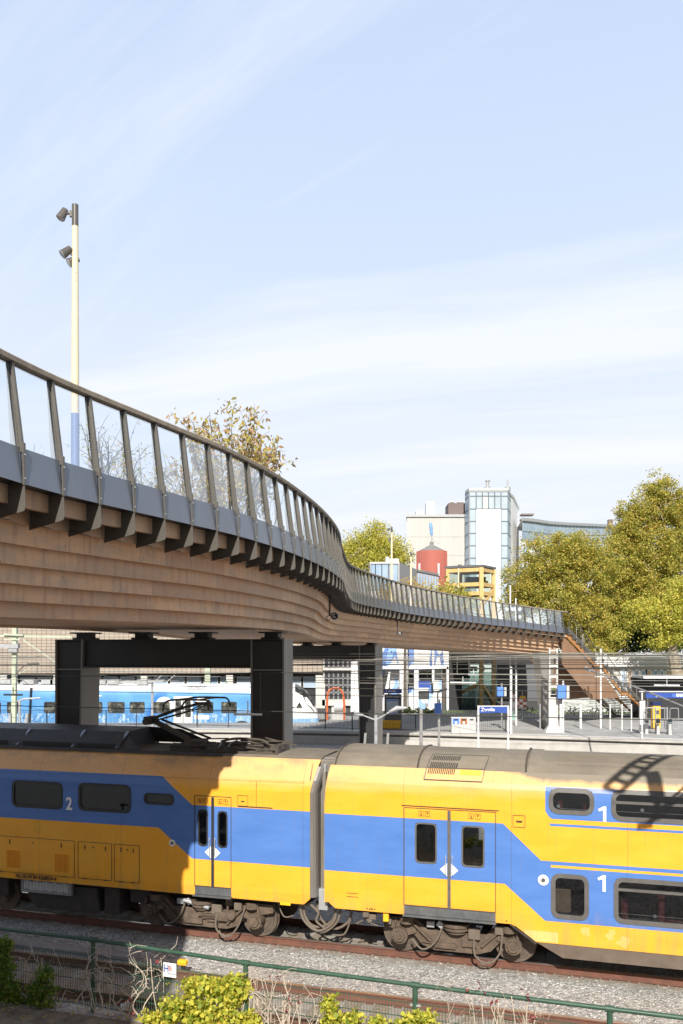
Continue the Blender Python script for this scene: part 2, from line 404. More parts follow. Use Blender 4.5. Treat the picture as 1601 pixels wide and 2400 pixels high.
# ------------------------------------------------------------------ double-deck train
OT = Vector((0, 21.38, 0))
def piece(N, t, a, b, z0, z1): return N.m('ADD', z0, N.m('MULTIPLY', N.mr(t, a, b), z1-z0))
def livery(kind):
    m, nt = nodes('coach livery '+kind); N = NT(nt); co = N.coord(); X = N.sep(co); t, z = X[0], X[2]
    def gt(a, b): return N.m('GREATER_THAN', a, b)
    def lt(a, b): return N.m('LESS_THAN', a, b)
    def AND(*a):
        r = a[0]
        for q in a[1:]: r = N.m('MULTIPLY', r, q)
        return r
    if kind == 'single':
        zt = piece(N, t, -4.26, -3.42, 3.93, 3.26); zb = piece(N, t, -4.34, -3.42, 2.65, 1.94)
        blue = AND(lt(z, zt), gt(z, zb))
    else:
        zt = piece(N, t, 4.14, 4.96, 3.24, 2.48); zb = piece(N, t, 4.18, 5.05, 1.91, 1.17)
        low = AND(lt(z, zt), gt(z, zb)); s2 = AND(gt(t, 5.17), gt(z, 2.345), lt(z, 2.40)); low = N.m('MULTIPLY', low, N.m('SUBTRACT', 1.0, s2))
        # rounded lower corner of the upper blue field
        zl = N.m('ADD', 3.40, N.m('MULTIPLY', N.m('POWER', N.mr(t, 5.05, 5.22, 1, 0), 2.0), .17))
        up = AND(gt(t, 5.05), gt(z, zl), lt(z, 4.09)); s1 = AND(gt(t, 5.15), gt(z, 3.245), lt(z, 3.30))
        blue = N.m('MAXIMUM', low, N.m('MAXIMUM', up, s1))
    blotch = N.noise(N.mapping(co, (.35, 1, 1.2)), 2.2, 5, .6)
    streak = N.noise(N.mapping(co, (2.5, 1, .22)), 2.0, 5, .6)
    yel = N.mix(N.mr(blotch, .35, .65), (.93, .405, .030), (.95, .455, .045))
    yel = N.mix(N.mr(streak, .5, .8, 0, .3), yel, (.62, .36, .07))
    # paint faded and washed pale above the shoulder line
    fade = N.mr(N.m('ADD', z, N.m('MULTIPLY', N.m('SUBTRACT', blotch, .5), .3)), 3.72, 3.98) if kind == 'single' else N.mr(N.m('ADD', z, N.m('MULTIPLY', N.m('SUBTRACT', blotch, .5), .35)), 3.75, 4.05)
    yel = N.mix(N.m('MULTIPLY', fade, .85), yel, (.82, .47, .21))
    bl = N.mix(N.mr(blotch, .35, .65), (.080, .190, .50), (.10, .22, .56))
    c = N.mix(blue, yel, bl)
    if kind == 'double':       # grey brown roof dirt creeping over the eaves, and two rubbed-out patches at the sill
        dn = N.noise(N.mapping(co, (1.2, 1, .5)), 2.6, 6, .65)
        lim = N.m('ADD', 4.40, N.m('MULTIPLY', N.mr(t, 3.9, 4.9), -.24))
        c = N.mix(N.mr(N.m('ADD', z, N.m('MULTIPLY', N.m('SUBTRACT', dn, .5), .22)), lim, N.m('ADD', lim, .10)), c, (.22, .185, .14))
        dk = N.noise(N.mapping(co, (.5, 1, 1.4), rot=(0, .5, 0)), 2.4, 5, .7)
        band = N.m('MULTIPLY', N.mr(z, 3.8, 4.05), N.mr(dk, .5, .75, 0, .55))
        c = N.mix(band, c, (.30, .22, .15))
        patch = AND(gt(t, 4.6), lt(t, 5.32), gt(z, .70), lt(z, .93))
        c = N.mix(N.m('MULTIPLY', patch, .6), c, (.82, .60, .28))
        pb = N.noise(co, 3.5, 2, .5); c = N.mix(N.m('MULTIPLY', AND(gt(t, 5.8), lt(t, 7.2), gt(z, .72), lt(z, 1.1), gt(pb, .58)), .4), c, (.82, .62, .30))
    else:
        dk = N.noise(N.mapping(co, (.7, 1, 1.2)), 2.0, 6, .7)
        c = N.mix(N.m('MULTIPLY', N.mr(z, 4.0, 4.3), N.mr(dk, .45, .7, 0, .7)), c, (.30, .23, .17))
        sq = AND(gt(t, -8.0), lt(t, -7.75), gt(z, 2.3), lt(z, 2.62)); c = N.mix(N.m('MULTIPLY', sq, .5), c, (.75, .40, .02))
        sq = AND(gt(t, -9.4), lt(t, -9.0), gt(z, 2.2), lt(z, 2.5)); c = N.mix(N.m('MULTIPLY', sq, .5), c, (.75, .40, .02))
    run = N.noise(N.mapping(co, (9, 1, .35)), 2.2, 4, .6); c = N.mix(N.m('MULTIPLY', N.mr(run, .56, .74), .22), c, (.26, .19, .12))
    spk = N.noise(co, 26, 3, .6); c = N.mix(N.mr(spk, .66, .74, 0, .35), c, (.22, .16, .11))
    sm = N.m('LESS_THAN', N.m('ABSOLUTE', N.m('SUBTRACT', N.m('FRACT', N.m('DIVIDE', N.m('ADD', t, 50.35), 2.43)), .5)), .0022); c = N.mix(N.m('MULTIPLY', sm, .55), c, (.10, .09, .08))
    low = N.mr(z, 1.0, 1.5, .5, 0); c = N.mix(N.m('MULTIPLY', low, N.mr(streak, .4, .7)), c, (.42, .28, .12))
    N.out(N.pbr(c, N.mr(blotch, .3, .7, .26, .36), 0, N.bump(N.noise(co, 1.1, 2, .5), .10, .05), spec=.45)); return m
M['liv_single'] = livery('single'); M['liv_double'] = livery('double')

def lat_s(z): return interp(z, [(1.0, 1.37), (1.3, 1.40), (3.70, 1.40), (3.86, 1.375), (3.98, 1.335), (4.38, 1.13), (4.45, 1.05), (4.50, .8), (4.52, 0)])
def lat_d(z): return interp(z, [(.38, 1.28), (.68, 1.36), (1.3, 1.40), (3.84, 1.40), (4.0, 1.385), (4.12, 1.34), (4.36, 1.19), (4.5, 1.05), (4.62, .85), (4.70, .5), (4.73, 0)])
def coach_shell(parent, lat, t0, t1, zs, ztop, holes, mat, botfun, name='body', endshift=None, brk=(-.52, .12, .26, 4.30, 4.42, 4.69, 4.86)):
    """both side walls as a grid with real window openings, roof skin on top"""
    ts = sorted(set([t0, t1]+[round(x, 4) for h in holes for x in h[:2]]+[t for t in np.arange(math.ceil(t0), t1, 1.0)]))
    ts = sorted(set([t for t in ts if t0 <= t <= t1]+[q for q in brk if t0 < q < t1]))
    b = MB()
    for side in (-1, 1):
        for i in range(len(ts)-1):
            a, c = ts[i], ts[i+1]; tm = (a+c)/2
            for j in range(len(zs)-1):
                za, zc = zs[j], zs[j+1]; zm = (za+zc)/2
                if any(h[0] < tm < h[1] and h[2] < zm < h[3] for h in holes): continue
                za1, za2 = max(za, botfun(a+1e-5)), max(za, botfun(c-1e-5))
                if za1 >= zc and za2 >= zc: continue
                zz1, zz2 = min(za1, zc), min(za2, zc)
                def ex(t, z): # slanted car end above the shoulder
                    if endshift and abs(t-endshift[0]) < 1e-6: return t+endshift[1]*max(0, (z-3.7))
                    return t
                q = [(ex(a, zz1), side*lat(zz1), zz1), (ex(c, zz2), side*lat(zz2), zz2), (ex(c, zc), side*lat(zc), zc), (ex(a, zc), side*lat(zc), zc)]
                b.add(q, [(0, 1, 2, 3) if side < 0 else (3, 2, 1, 0)])
    return b
def rnd_rect(t0, t1, z0, z1, r, n=5):
    P = []
    for cx, cz, a0 in ((t1-r, z1-r, 0), (t0+r, z1-r, 90), (t0+r, z0+r, 180), (t1-r, z0+r, 270)):
        for k in range(n+1): a = R(a0+90*k/n); P.append((cx+r*math.cos(a), cz+r*math.sin(a)))
    return P
def window(parent, rect, y, fw, r, frame='win_frame', glass='train_glass', tilt=None, name='window', mull=None, lat=None, proud=.012):
    """rounded rubber frame that stands proud of the wall (near side), with the pane as its own sub-part"""
    t0, t1, z0, z1 = rect
    fy = (lambda z: -lat(z)-proud) if lat else (lambda z: y)
    O = rnd_rect(t0-fw*.5, t1+fw*.5, z0-fw*.5, z1+fw*.5, r+fw*.5); I = rnd_rect(t0+fw*.5, t1-fw*.5, z0+fw*.5, z1-fw*.5, max(r-fw*.4, .02))
    b = MB(); n = len(O)
    vs = [(a, fy(c), c) for a, c in O]+[(a, fy(c), c) for a, c in I]+[(a, fy(c)+.05, c) for a, c in I]+[(a, fy(c)+.03, c) for a, c in O]
    fs = []
    for i in range(n):
        j = (i+1) % n
        fs += [(i, j, n+j, n+i), (n+i, n+j, 2*n+j, 2*n+i), (3*n+i, 3*n+j, j, i)]
    b.add(vs, fs)
    if mull:
        for zc in mull: b.bar((t0, fy(zc)+.004, zc), (t1, fy(zc)+.004, zc), .03, .055)
    f = b.build(name, frame, parent)
    g = MB(); g.add([(a, fy(c)+.03, c) for a, c in I], [tuple(range(n))]); g.build('pane', glass, f)
    return f

def bogie(parent, tc, wb, z=0, fancy=0):
    """bogie seen from the near side; wheels and axle boxes are sub-parts"""
    y = -1.02
    b = MB()
    tl, tr = tc-wb/2, tc+wb/2
    P = [(tl-.42, .62), (tl-.40, .86), (tl+.35, .86), (tl+.62, .62), (tr-.62, .62), (tr-.35, .86), (tr+.42, .86), (tr+.44, .66), (tr+.2, .60), (tr-.25, .55), (tr-.5, .26), (tr-.8, .16), (tl+.8, .16), (tl+.5, .26), (tl+.25, .55), (tl-.2, .58)]
    b.prism(P, (1, 0, 0), (0, 0, 1), (0, .16, 0), (0, y-.02, 0))
    b.prism([(a, c*.9+.05) for a, c in P], (1, 0, 0), (0, 0, 1), (0, .12, 0), (0, .9, 0))
    b.box((tc, 0, .45), (.5, 1.9, .3)); b.box((tl+.7, 0, .5), (.16, 1.9, .22)); b.box((tr-.7, 0, .5), (.16, 1.9, .22))
    b.box((tc-.25, y-.05, .30), (.5, .08, .12)); b.box((tc+.30, y-.05, .42), (.34, .06, .2)); b.bar((tl+.5, y-.06, .35), (tc-.4, y-.06, .32), .03)
    b.cyl((tl+.15, y-.03, .82), .17, .16, 'Z', 14); b.cyl((tr-.1, y-.03, .82), .17, .16, 'Z', 14)
    b.bar((tl+.32, y-.06, .74), (tl+.72, y-.06, .38), .09, .05); b.bar((tr-.36, y-.06, .70), (tr-.72, y-.06, .36), .09, .05)
    b.bar((tr+.05, y-.08, .82), (tr+.16, y-.08, .32), .07, .05); b.bar((tl-.1, y-.08, .8), (tl-.2, y-.08, .36), .07, .05)
    fr = b.build('bogie', 'under', parent, bevel=.012)
    for s, t in ((0, tl), (1, tr)):
        for yy in (-.79, .79):
            w = MB(); sg = -1 if yy < 0 else 1
            w.cyl((t, yy, .46), .46, .075, 'Y', 36, 1); w.cyl((t, yy-sg*.06, .46), .49, .03, 'Y', 36, 1)
            w.cyl((t, yy+sg*.042, .46), .385, .02, 'Y', 32, 0); w.cyl((t, yy+sg*.06, .46), .30, .02, 'Y', 28, 0); w.cyl((t, yy+sg*.09, .46), .13, .08, 'Y', 20, 0)
            w.build('wheel', ['wheel', 'wheel'], fr, smooth=True)
        a = MB(); a.cyl((t, y-.04, .46), .185, .26, 'Y', 20); a.cyl((t, y-.19, .46), .12, .07, 'Y', 16); a.cyl((t, y-.23, .46), .05, .04, 'Y', 8)
        for k in range(6): a.cyl((t+.14*math.cos(k*PI/3), y-.18, .46+.14*math.sin(k*PI/3)), .018, .04, 'Y', 6)
        a.bar((t, y+.0, .46), (t+(.36 if s == 0 else -.36), y, .60), .14, .12); a.build('axle_box', 'under', fr, smooth=True)
    sp = MB(); sp.cyl((tc, y+.03, .74), .30, .09, 'Z', 24); sp.cyl((tc, y+.03, .82), .34, .07, 'Z', 24); sp.cyl((tc, y+.03, .66), .24, .08, 'Z', 20); sp.build('air_spring', 'under', fr, smooth=True)
    h = MB()
    h.tube(catmull([(tl+.28, y-.14, .42), (tl+.55, y-.2, .22), (tl+.85, y-.18, .42), (tl+1.0, y-.12, .78)], 6), .022, 6)
    h.tube(catmull([(tc+.42, y-.12, .62), (tc+.45, y-.2, .2), (tc+.75, y-.2, .05), (tc+1.0, y-.16, .3), (tr-.25, y-.1, .8)], 6), .022, 6)
    h.tube(catmull([(tc+.5, y-.14, .16), (tc+.62, y-.22, .02), (tc+.8, y-.2, .12)], 6), .016, 6); h.build('hose', 'hose', fr, smooth=True)
    j = MB(); j.box((tc+.42, y-.10, .66), (.27, .1, .27)); j.build('junction_box', 'hose', fr, bevel=.02); j = MB(); j.box((tc+.98, y-.08, .78), (.2, .1, .2)); j.build('junction_box', 'hose', fr, bevel=.02)
    j = MB(); j.box((tc-.58, y-.08, .78), (.18, .1, .14)); j.box((tc-.35, y-.10, .80), (.15, .1, .14), rx=0, ry=.6); j.build('sensor_box', 'galv', fr, bevel=.015)
    return fr
def line_rect(b, t0, t1, z0, z1, y, w=.010):
    for a, c in (((t0, z0), (t1, z0)), ((t1, z0), (t1, z1)), ((t1, z1), (t0, z1)), ((t0, z1), (t0, z0))):
        b.bar((a[0], y, a[1]), (c[0], y, c[1]), w, .006, up=(0, 1, 0))
def person_pict(b, t, z, y):
    b.bar((t, y, z+.02), (t, y, z-.03), .012); b.bar((t, y, z-.03), (t+.03, y, z-.045), .01); b.bar((t, y, z), (t+.025, y, z+.0), .008)

# ---- left coach
cl = thing('train_coach', 'left train coach with pantograph on its roof, mostly in the shadow of the bridge', 'train', OT, -TH, 'coaches of the double-deck train')
holesL = [(-8.62, -7.14, 2.98, 3.62), (-6.61, -5.15, 2.99, 3.64), (-4.73, -3.94, 3.24, 3.48), (-3.25, -3.01, 2.28, 3.15), (-2.72, -2.49, 2.27, 3.14), (-10.9, -9.4, 2.98, 3.62), (-13.1, -11.6, 2.98, 3.62), (-15.3, -13.8, 2.98, 3.62)]
zsL = sorted(set([1.0, 1.05, 1.29, 3.70, 3.76, 3.86, 3.92, 3.98, 4.18, 4.38]+[h[2] for h in holesL]+[h[3] for h in holesL]))
holesL2 = holesL+[(-3.35, -2.38, 1.0, 1.29)]
b = coach_shell(cl, lat_s, -22, -.36, zsL, 4.38, holesL2, 'liv_single', lambda t: 1.05 if t < -.52 else 1.05+(t+.52)*.9, endshift=(-.36, .22))
b.build('body', 'liv_single', cl)
b = MB(); rp = [(-lat_s(z), z) for z in (4.38, 4.45, 4.50, 4.52)]+[(lat_s(z), z) for z in (4.50, 4.45, 4.38)]
for i in range(len(rp)-1):
    (a, za), (c, zc) = rp[i], rp[i+1]; b.add([(-22, a, za), (-.20, a, za), (-.20, c, zc), (-22, c, zc)], [(0, 1, 2, 3)], 1 if i in (0, 5) else 0)
b.build('roof', ['roof_grey', 'liv_single'], cl)
# car end wall, floor and partitions (closing the shell)
b = MB(); endp = [(-1.37, 1.2), (1.37, 1.2)]+[(lat_s(z), z) for z in (3.7, 3.98, 4.38, 4.5)]+[(-lat_s(z), z) for z in (4.5, 4.38, 3.98, 3.7)]
b.prism(endp, (0, 1, 0), (0, 0, 1), (.03, 0, 0), (-.39, 0, 0)); b.build('end_wall', 'bellows', cl)
b = MB(); b.box((-11, 0, 1.2), (21, 2.6, .1)); b.box((-11, 0, 2.62), (21, 2.6, .06)); b.box((-11, .35, 2.6), (21, .04, 2.9)); b.build('interior', 'interior_dark', cl)
for k, tt in enumerate([-8.2, -7.5, -6.2, -5.6, -10.2, -12.2]):
    s = MB(); s.box((tt, -.75, 3.0), (.12, .5, .62)); s.box((tt+.2, -.75, 2.75), (.45, .5, .12)); s.build('seat', 'interior_dark', cl, bevel=.03)
for tt in (-7.75, -5.95):
    b = MB(); b.box((tt, .2, 3.50), (.75, .2, .10)); b.box((tt+.15, .2, 3.40), (.35, .2, .12)); b.build('luggage_rack', 'beige', cl)
names = [window(cl, h, 0, .07, .13, 'win_frame_dark', lat=lat_s, name='window') for h in holesL[:2]+holesL[5:]]
window(cl, holesL[2], 0, .05, .10, 'win_frame_dark', lat=lat_s)
# doors
def door(parent, t0, t1, z0, z1, holes, fmat, lat, zstep, corner=.03, slab=.003):
    d = MB(); y = -lat(2)-slab
    tm = (t0+t1)/2
    line_rect(d, t0, t1, z0, z1, y-.003, .014)
    df = d.build('door', 'ink', parent)
    s = MB(); s.bar((tm, y-.006, z0), (tm, y-.006, z1-.02), .07, .02, up=(0, 1, 0)); s.build('rubber_seal', 'win_frame_dark' if fmat == 'win_frame_dark' else 'win_frame', df)
    for h in holes: window(df, h, y-.006, .035, .10 if h[1]-h[0] < .35 else .09, fmat, name='door_window')
    s = MB(); s.box(((t0+t1)/2, y+.03, (z0+zstep)/2+.02), (t1-t0, .04, z0-zstep-.03)); s.box(((t0+t1)/2, y-.03, zstep+.01), (t1-t0+.04, .12, .03)); s.build('door_step', 'sill', df)
    dm = MB(); dz = interp(z0, [(1.2, 2.13), (1.3, 2.13)])
    for sg in (-1, 1): dm.add([(tm+sg*.045, y-.012, dz+.15), (tm+sg*.045, y-.012, dz-.15), (tm+sg*.21, y-.012, dz)], [(0, 1, 2) if sg > 0 else (0, 2, 1)])
    dm.build('diamond_sticker', 'decal', df)
    pk = MB()
    for c in (tm-.55*(t1-t0)/2, tm+.55*(t1-t0)/2):
        for k in (-.075, .075):
            line_rect(pk, c+k-.055, c+k+.055, z1-.17, z1-.06, y-.006, .006)
        person_pict(pk, c-.08, z1-.11, y-.008); pk.bar((c+.05, y-.008, z1-.09), (c+.10, y-.008, z1-.09), .008); pk.bar((c+.06, y-.008, z1-.105), (c+.09, y-.008, z1-.105), .008); pk.bar((c+.07, y-.008, z1-.12), (c+.08, y-.008, z1-.12), .008)
    pk.build('pictogram_sticker', 'ink', df)
    hb = MB()
    for sg in (-1, 1): hb.tube([(tm+sg*.075, y-.03, z0+.75), (tm+sg*.075, y-.045, z0+.8), (tm+sg*.075, y-.045, z0+1.15), (tm+sg*.075, y-.03, z0+1.2)], .010, 6)
    hb.build('grab_handle', 'galv', df)
    return df
door(cl, -3.35, -2.38, 1.29, 3.50, [holesL[3], holesL[4]], 'win_frame_dark', lat_s, 1.05)
yL = -1.405
b = MB()
for (a, c, z0, z1) in ((-9.9, -6.76, 1.22, 2.16), (-6.65, -5.67, 1.22, 2.16), (-5.59, -4.88, 1.22, 2.16)): line_rect(b, a, c, z0, z1, yL)
for t in (-8.72, -7.15, -6.45, -5.85, -5.4, -5.05): b.bar((t, yL-.004, 2.08), (t, yL-.004, 1.97), .016)
for t in (-8.0, -6.2, -5.22): b.cyl((t, yL-.004, 2.04), .02, .01, 'Y', 8)
for t in (-9.0, -8.05, -7.1, -6.45, -5.85, -5.4, -5.05): b.box((t, yL-.006, 1.22), (.10, .02, .02))
b.bar((-2.2, yL-.01, 3.30), (-1.3, yL-.01, 3.30), .016); b.bar((-1.72, yL, 3.90), (-1.72, yL, 3.30), .008)
line_rect(b, -2.20, -1.94, 3.31, 3.56, yL-.004, .008); b.bar((-2.11, yL-.005, 3.42), (-2.03, yL-.005, 3.42), .02)
b.bar((-.50, -1.402, 3.95), (-21, -1.402, 3.735), .004)
b.build('panel_line', 'ink', cl)
for (a, c) in ((-8.83, -8.41), (-7.35, -6.93)):
    g = MB(); k = 11
    g.box(((a+c)/2, yL+.01, 1.57), (c-a, .006, .46), mi=1)
    for i in range(k): x = a+(c-a)*(i+.5)/k; g.box((x, yL-.006, 1.57), ((c-a)/k*.42, .022, .45))
    g.build('vent_grille', ['liv_single', 'ink'], cl)
c0 = MB(); c0.cyl((-3.96, yL-.004, 2.29), .085, .012, 'Y', 28, 0); c0.cyl((-3.96, yL-.014, 2.29), .038, .02, 'Y', 20, 1); c0.build('round_lock_marker', ['decal', 'win_frame'], cl)
text('coach_number', 'NL NS 94 84 4268034-4', .15, (-7.92, yL-.006, 1.135), (PI/2, 0, 0), 'ink', cl, sx=.83, bold=.001)
text('class_numeral', '2', .45, (-6.91, yL-.006, 3.10), (PI/2, 0, 0), 'decal', cl, bold=.012, sx=.85)
# roof equipment hood
b = MB()
hp = [(-1.10, 4.44), (-1.12, 4.52), (-1.02, 4.55), (-.98, 4.66), (-.62, 4.93), (.55, 4.97), (1.0, 4.66), (1.1, 4.44)]
vs = [(-22, a, z) for a, z in hp]+[(-5.68, a, z) for a, z in hp]; k = len(hp)
fs = [(i, i+1, k+i+1, k+i) for i in range(k-1)]; b.add(vs, fs); b.add([(-5.68, a, z) for a, z in hp], [tuple(range(k))])
b.add([(-5.68, -.62, 4.93), (-5.68, -1.05, 4.50), (-5.08, -1.05, 4.50)], [(0, 1, 2)]); b.add([(-5.66, -.58, 4.93), (-5.66, -1.02, 4.50), (-5.06, -1.02, 4.50)], [(2, 1, 0)])
b.add([(-5.68, .55, 4.97), (-4.75, .6, 4.93), (-3.9, .9, 4.52), (-5.68, .9, 4.52)], [(0, 1, 2, 3)]); b.box((-5.0, -1.07, 4.48), (4.5, .06, .08))
b.bar((-22, -1.09, 4.47), (-2.9, -1.09, 4.47), .05, .06)
hood = b.build('roof_hood', 'hood' if 'hood' in M else 'roof_black', cl)
v = MB()
for a, c in ((-21.5, -9.1), (-8.6, -7.15), (-6.95, -5.8)): v.box(((a+c)/2, -1.045, 4.60), (c-a, .02, .09))
v.build('roof_vent_slot', 'rubber', hood)
s = MB()
for t in (-8.75, -7.05, -5.75): s.bar((t-.04, -1.04, 4.54), (t+.10, -.63, 4.94), .10, .02)
s.build('hood_rib', 'fascia', hood)
# raised pantograph (knuckle at left, arm up to the right) and folded one behind
pt = MB()
K = (-5.28, -.1, 5.23); base = (-4.15, -.1, 4.72)
pt.bar(base, K, .10, .12); pt.bar((-3.75, .35, 4.72), (-5.15, .25, 5.20), .05)
for dy in (-.22, .22):
    pt.tube([(K[0], K[1]+dy*.6, K[2]), (-4.5, dy, 5.52), (-3.75, dy*1.5, 5.70)], .028, 6); pt.tube([(K[0]+.1, K[1]+dy*.5, K[2]-.04), (-4.2, dy*.8, 5.46), (-3.8, dy, 5.62)], .018, 6)
pt.box(K, (.18, .5, .16)); pt.cyl((K[0]-.02, K[1], K[2]-.05), .09, .55, 'Y', 12)
for y0 in (-.6, .6):
    pt.tube(catmull([(-4.72, y0*.8, 5.48), (-4.6, y0, 5.70), (-4.35, y0, 5.79), (-3.6, y0, 5.80), (-3.38, y0, 5.77), (-3.27, y0*.95, 5.58)], 5), .026, 6)
pt.bar((-4.4, -.6, 5.78), (-4.4, .6, 5.78), .05, .035); pt.bar((-3.75, -.6, 5.79), (-3.75, .6, 5.79), .05, .035); pt.bar((-3.9, -.5, 5.64), (-3.9, .5, 5.64), .04)
pt.bar((-3.6, -.1, 5.5), (-3.6, -.1, 5.78), .045); pt.bar((-3.9, -.3, 5.72), (-3.4, -.3, 5.62), .045)
pt.build('pantograph', 'soot', cl)
pf = MB()
pf.box((-3.9, -.1, 4.58), (1.1, 1.0, .08)); pf.box((-3.95, -.1, 4.66), (.45, .5, .12)); pf.box((-2.9, -.2, 4.57), (.9, 1.2, .06))
rr = random.Random(3)
for i in range(30):
    t = rr.uniform(-4.4, -1.9); y0 = rr.uniform(-.7, .6); z = rr.uniform(4.56, 4.72); L = rr.uniform(.3, 1.0)
    pf.bar((t, y0, z), (min(t+L, -1.4), y0+rr.uniform(-.15, .15), z+rr.uniform(-.08, .05)), rr.uniform(.018, .045))
for y0 in (-.55, .5): pf.tube([(-2.95, y0, 4.66), (-2.25, y0, 4.76), (-1.5, y0*.5, 4.64)], .03, 6)
for t in (-3.1, -2.85): pf.tube([(t, -.62, 4.54), (t+.12, -.62, 4.74), (t+.3, -.62, 4.80)], .020, 6, 1)
pf.tube(catmull([(-3.0, -.62, 4.76), (-2.6, -.6, 4.84), (-1.95, -.55, 4.82), (-1.75, -.55, 4.72)], 5), .035, 6)
pf.box((-1.55, -.3, 4.64), (.22, .6, .10)); pf.box((-1.47, -.3, 4.56), (.08, .8, .16)); pf.bar((-4.3, -.8, 4.54), (-1.4, -.8, 4.52), .05)
for t in (-4.3, -3.6, -2.6, -1.9): pf.cyl((t, -.75, 4.54), .07, .10, 'Z', 10); pf.cyl((t, -.75, 4.58), .09, .02, 'Z', 10)
pf.build('folded_pantograph', ['soot', 'galv'], cl)
# underframe
bogie(cl, -3.30, 2.87)
b = MB()
b.cyl((-9.30, -.79, .46), .46, .10, 'Y', 32); b.cyl((-9.30, -.86, .46), .2, .16, 'Y', 16)
b.bar((-9.2, -1.0, .4), (-9.2, -1.0, 1.0), .08); b.bar((-9.9, -1.0, .8), (-9.1, -1.0, .85), .12); b.build('wheel', 'under', cl, smooth=True)
b = MB(); b.box((-7.75, -1.16, .84), (1.55, .10, .34)); b.build('cooling_box', 'concrete_dark', cl)
g = MB()
for i in range(30):
    x = -8.4+i*.045; g.box((x, -1.215, .86+.02*math.sin(i)), (.018, .012, .22))
g.build('cooling_grille', 'white_metal', cl)
b = MB(); b.prism([(-8.4, .86), (-6.3, .9), (-6.2, .3), (-6.4, .22), (-8.1, .24), (-8.4, .5)], (1, 0, 0), (0, 0, 1), (0, 1.6, 0), (0, -1.1, 0)); b.box((-5.85, -.6, .62), (.45, 1.0, .7)); b.box((-5.0, -.5, .8), (.7, 1.1, .4)); b.box((-12, 0, .75), (6, 2.2, .55)); b.box((-11, 0, 1.0), (21, 2.3, .12)); b.build('underframe_tank', 'under_dark', cl, bevel=.03)
b = MB(); b.tube([(-3.75, -1.2, .84), (-3.05, -1.22, .70)], .05, 10, 0); b.build('damper', 'galv', cl, smooth=True)
b = MB(); b.box((-3.1, -1.08, .52), (.6, .12, .14)); b.box((-2.75, -1.1, .5), (.35, .14, .22)); b.cyl((-2.5, -1.12, .55), .12, .12, 'Y', 14); b.box((-2.55, -1.1, .88), (.18, .1, .2)); b.bar((-2.6, -1.1, .3), (-2.6, -1.1, .9), .05)
for z in (.44, .5, .56): b.bar((-3.3, -1.16, z), (-2.8, -1.16, z), .022)
b.build('brake_gear', 'under', cl, bevel=.01)
b = MB(); b.box((-.98, yL+.01, 1.03), (.26, .02, .06)); b.build('jack_plate', 'yellow', cl)

# ---- right coach
cr = thing('train_coach', 'right double-deck coach in full sun with wide double door and large lower deck windows', 'train', OT, -TH, 'coaches of the double-deck train')
def one(t, z, h, y):
    b = MB(); b.prism([(t+.02, z-h/2), (t+.085, z-h/2), (t+.085, z+h/2), (t+.03, z+h/2), (t-.085, z+h*.30), (t-.06, z+h*.16), (t+.02, z+h*.26)], (1, 0, 0), (0, 0, 1), (0, .004, 0), (0, y, 0)); b.build('class_numeral', 'decal', cr)
holesR = [(5.17, 6.03, 3.56, 4.03), (6.47, 8.25, 3.48, 4.05), (8.65, 10.4, 3.48, 4.05), (10.8, 12.6, 3.48, 4.05), (5.22, 5.92, 1.29, 2.18), (6.52, 8.25, 1.30, 2.19), (8.65, 10.4, 1.30, 2.19), (10.8, 12.6, 1.30, 2.19), (2.18, 2.65, 2.25, 3.14), (3.24, 3.72, 2.24, 3.13)]
zsR = sorted(set([.68, .80, 1.02, 1.26, 3.84, 3.92, 4.0, 4.06, 4.12, 4.24, 4.36]+[h[2] for h in holesR]+[h[3] for h in holesR]))
def botR(t):
    if t < .12: return 1.16
    return interp(t, [(.12, 1.14), (.26, 1.03), (4.30, 1.03), (4.42, .99), (4.86, .68), (30, .68)])
b = coach_shell(cr, lat_d, 0.0, 20, zsR, 4.36, holesR+[(1.91, 3.98, 1.0, 1.26)], 'liv_double', botR, endshift=(0.0, -.0))
for i, v in enumerate(b.v):
    if v[0] < .001: b.v[i] = (max(0, (v[2]-3.6))*.12, v[1], v[2])
b.v = [(v[0] if v[0] > .001 else max(0, (v[2]-3.5))*.16, v[1], v[2]) for v in b.v]
b.build('body', 'liv_double', cr)
b = MB(); zr = [4.36, 4.5, 4.62, 4.70, 4.73]; rp = [(-lat_d(z), z) for z in zr]+[(lat_d(z), z) for z in zr[-2::-1]]
tsr = [(.14, 0), (.20, .0), (2.30, 0), (2.42, -.015), (4.0, -.015), (4.05, -.03), (4.62, -.03), (4.68, 0), (4.9, 0), (4.95, -.035), (20, -.035)]
for i in range(len(rp)-1):
    for (ta, da), (tb, db) in zip(tsr, tsr[1:]):
        (a, za), (c, zc) = rp[i], rp[i+1]
        k1, k2 = (0 if i in (0, 7) else 1), 1
        def P(t, d, a, z): return (t, a, z+d*(0 if z < 4.4 else 1))
        b.add([P(ta, da, a, za), P(tb, db, a, za), P(tb, db, c, zc), P(ta, da, c, zc)], [(0, 1, 2, 3)])
for j in range(7):          # corrugations along the roof
    y0 = -.95+j*.13
    z0 = 4.36+.0
    zz = interp(y0, sorted([(-lat_d(z), z) for z in zr]))
    b.bar((5.3, y0, zz-.03), (20, y0, zz-.03), .03, .02)
roof = b.build('roof', 'roof_grey', cr, smooth=True)
b = MB()
for t in (.17, 2.18, 4.62):
    b.tube([(t+(0.03 if t < 1 else 0), a, z+.012) for a, z in rp], .022, 6)
b.build('roof_seam', 'soot', roof, smooth=True)
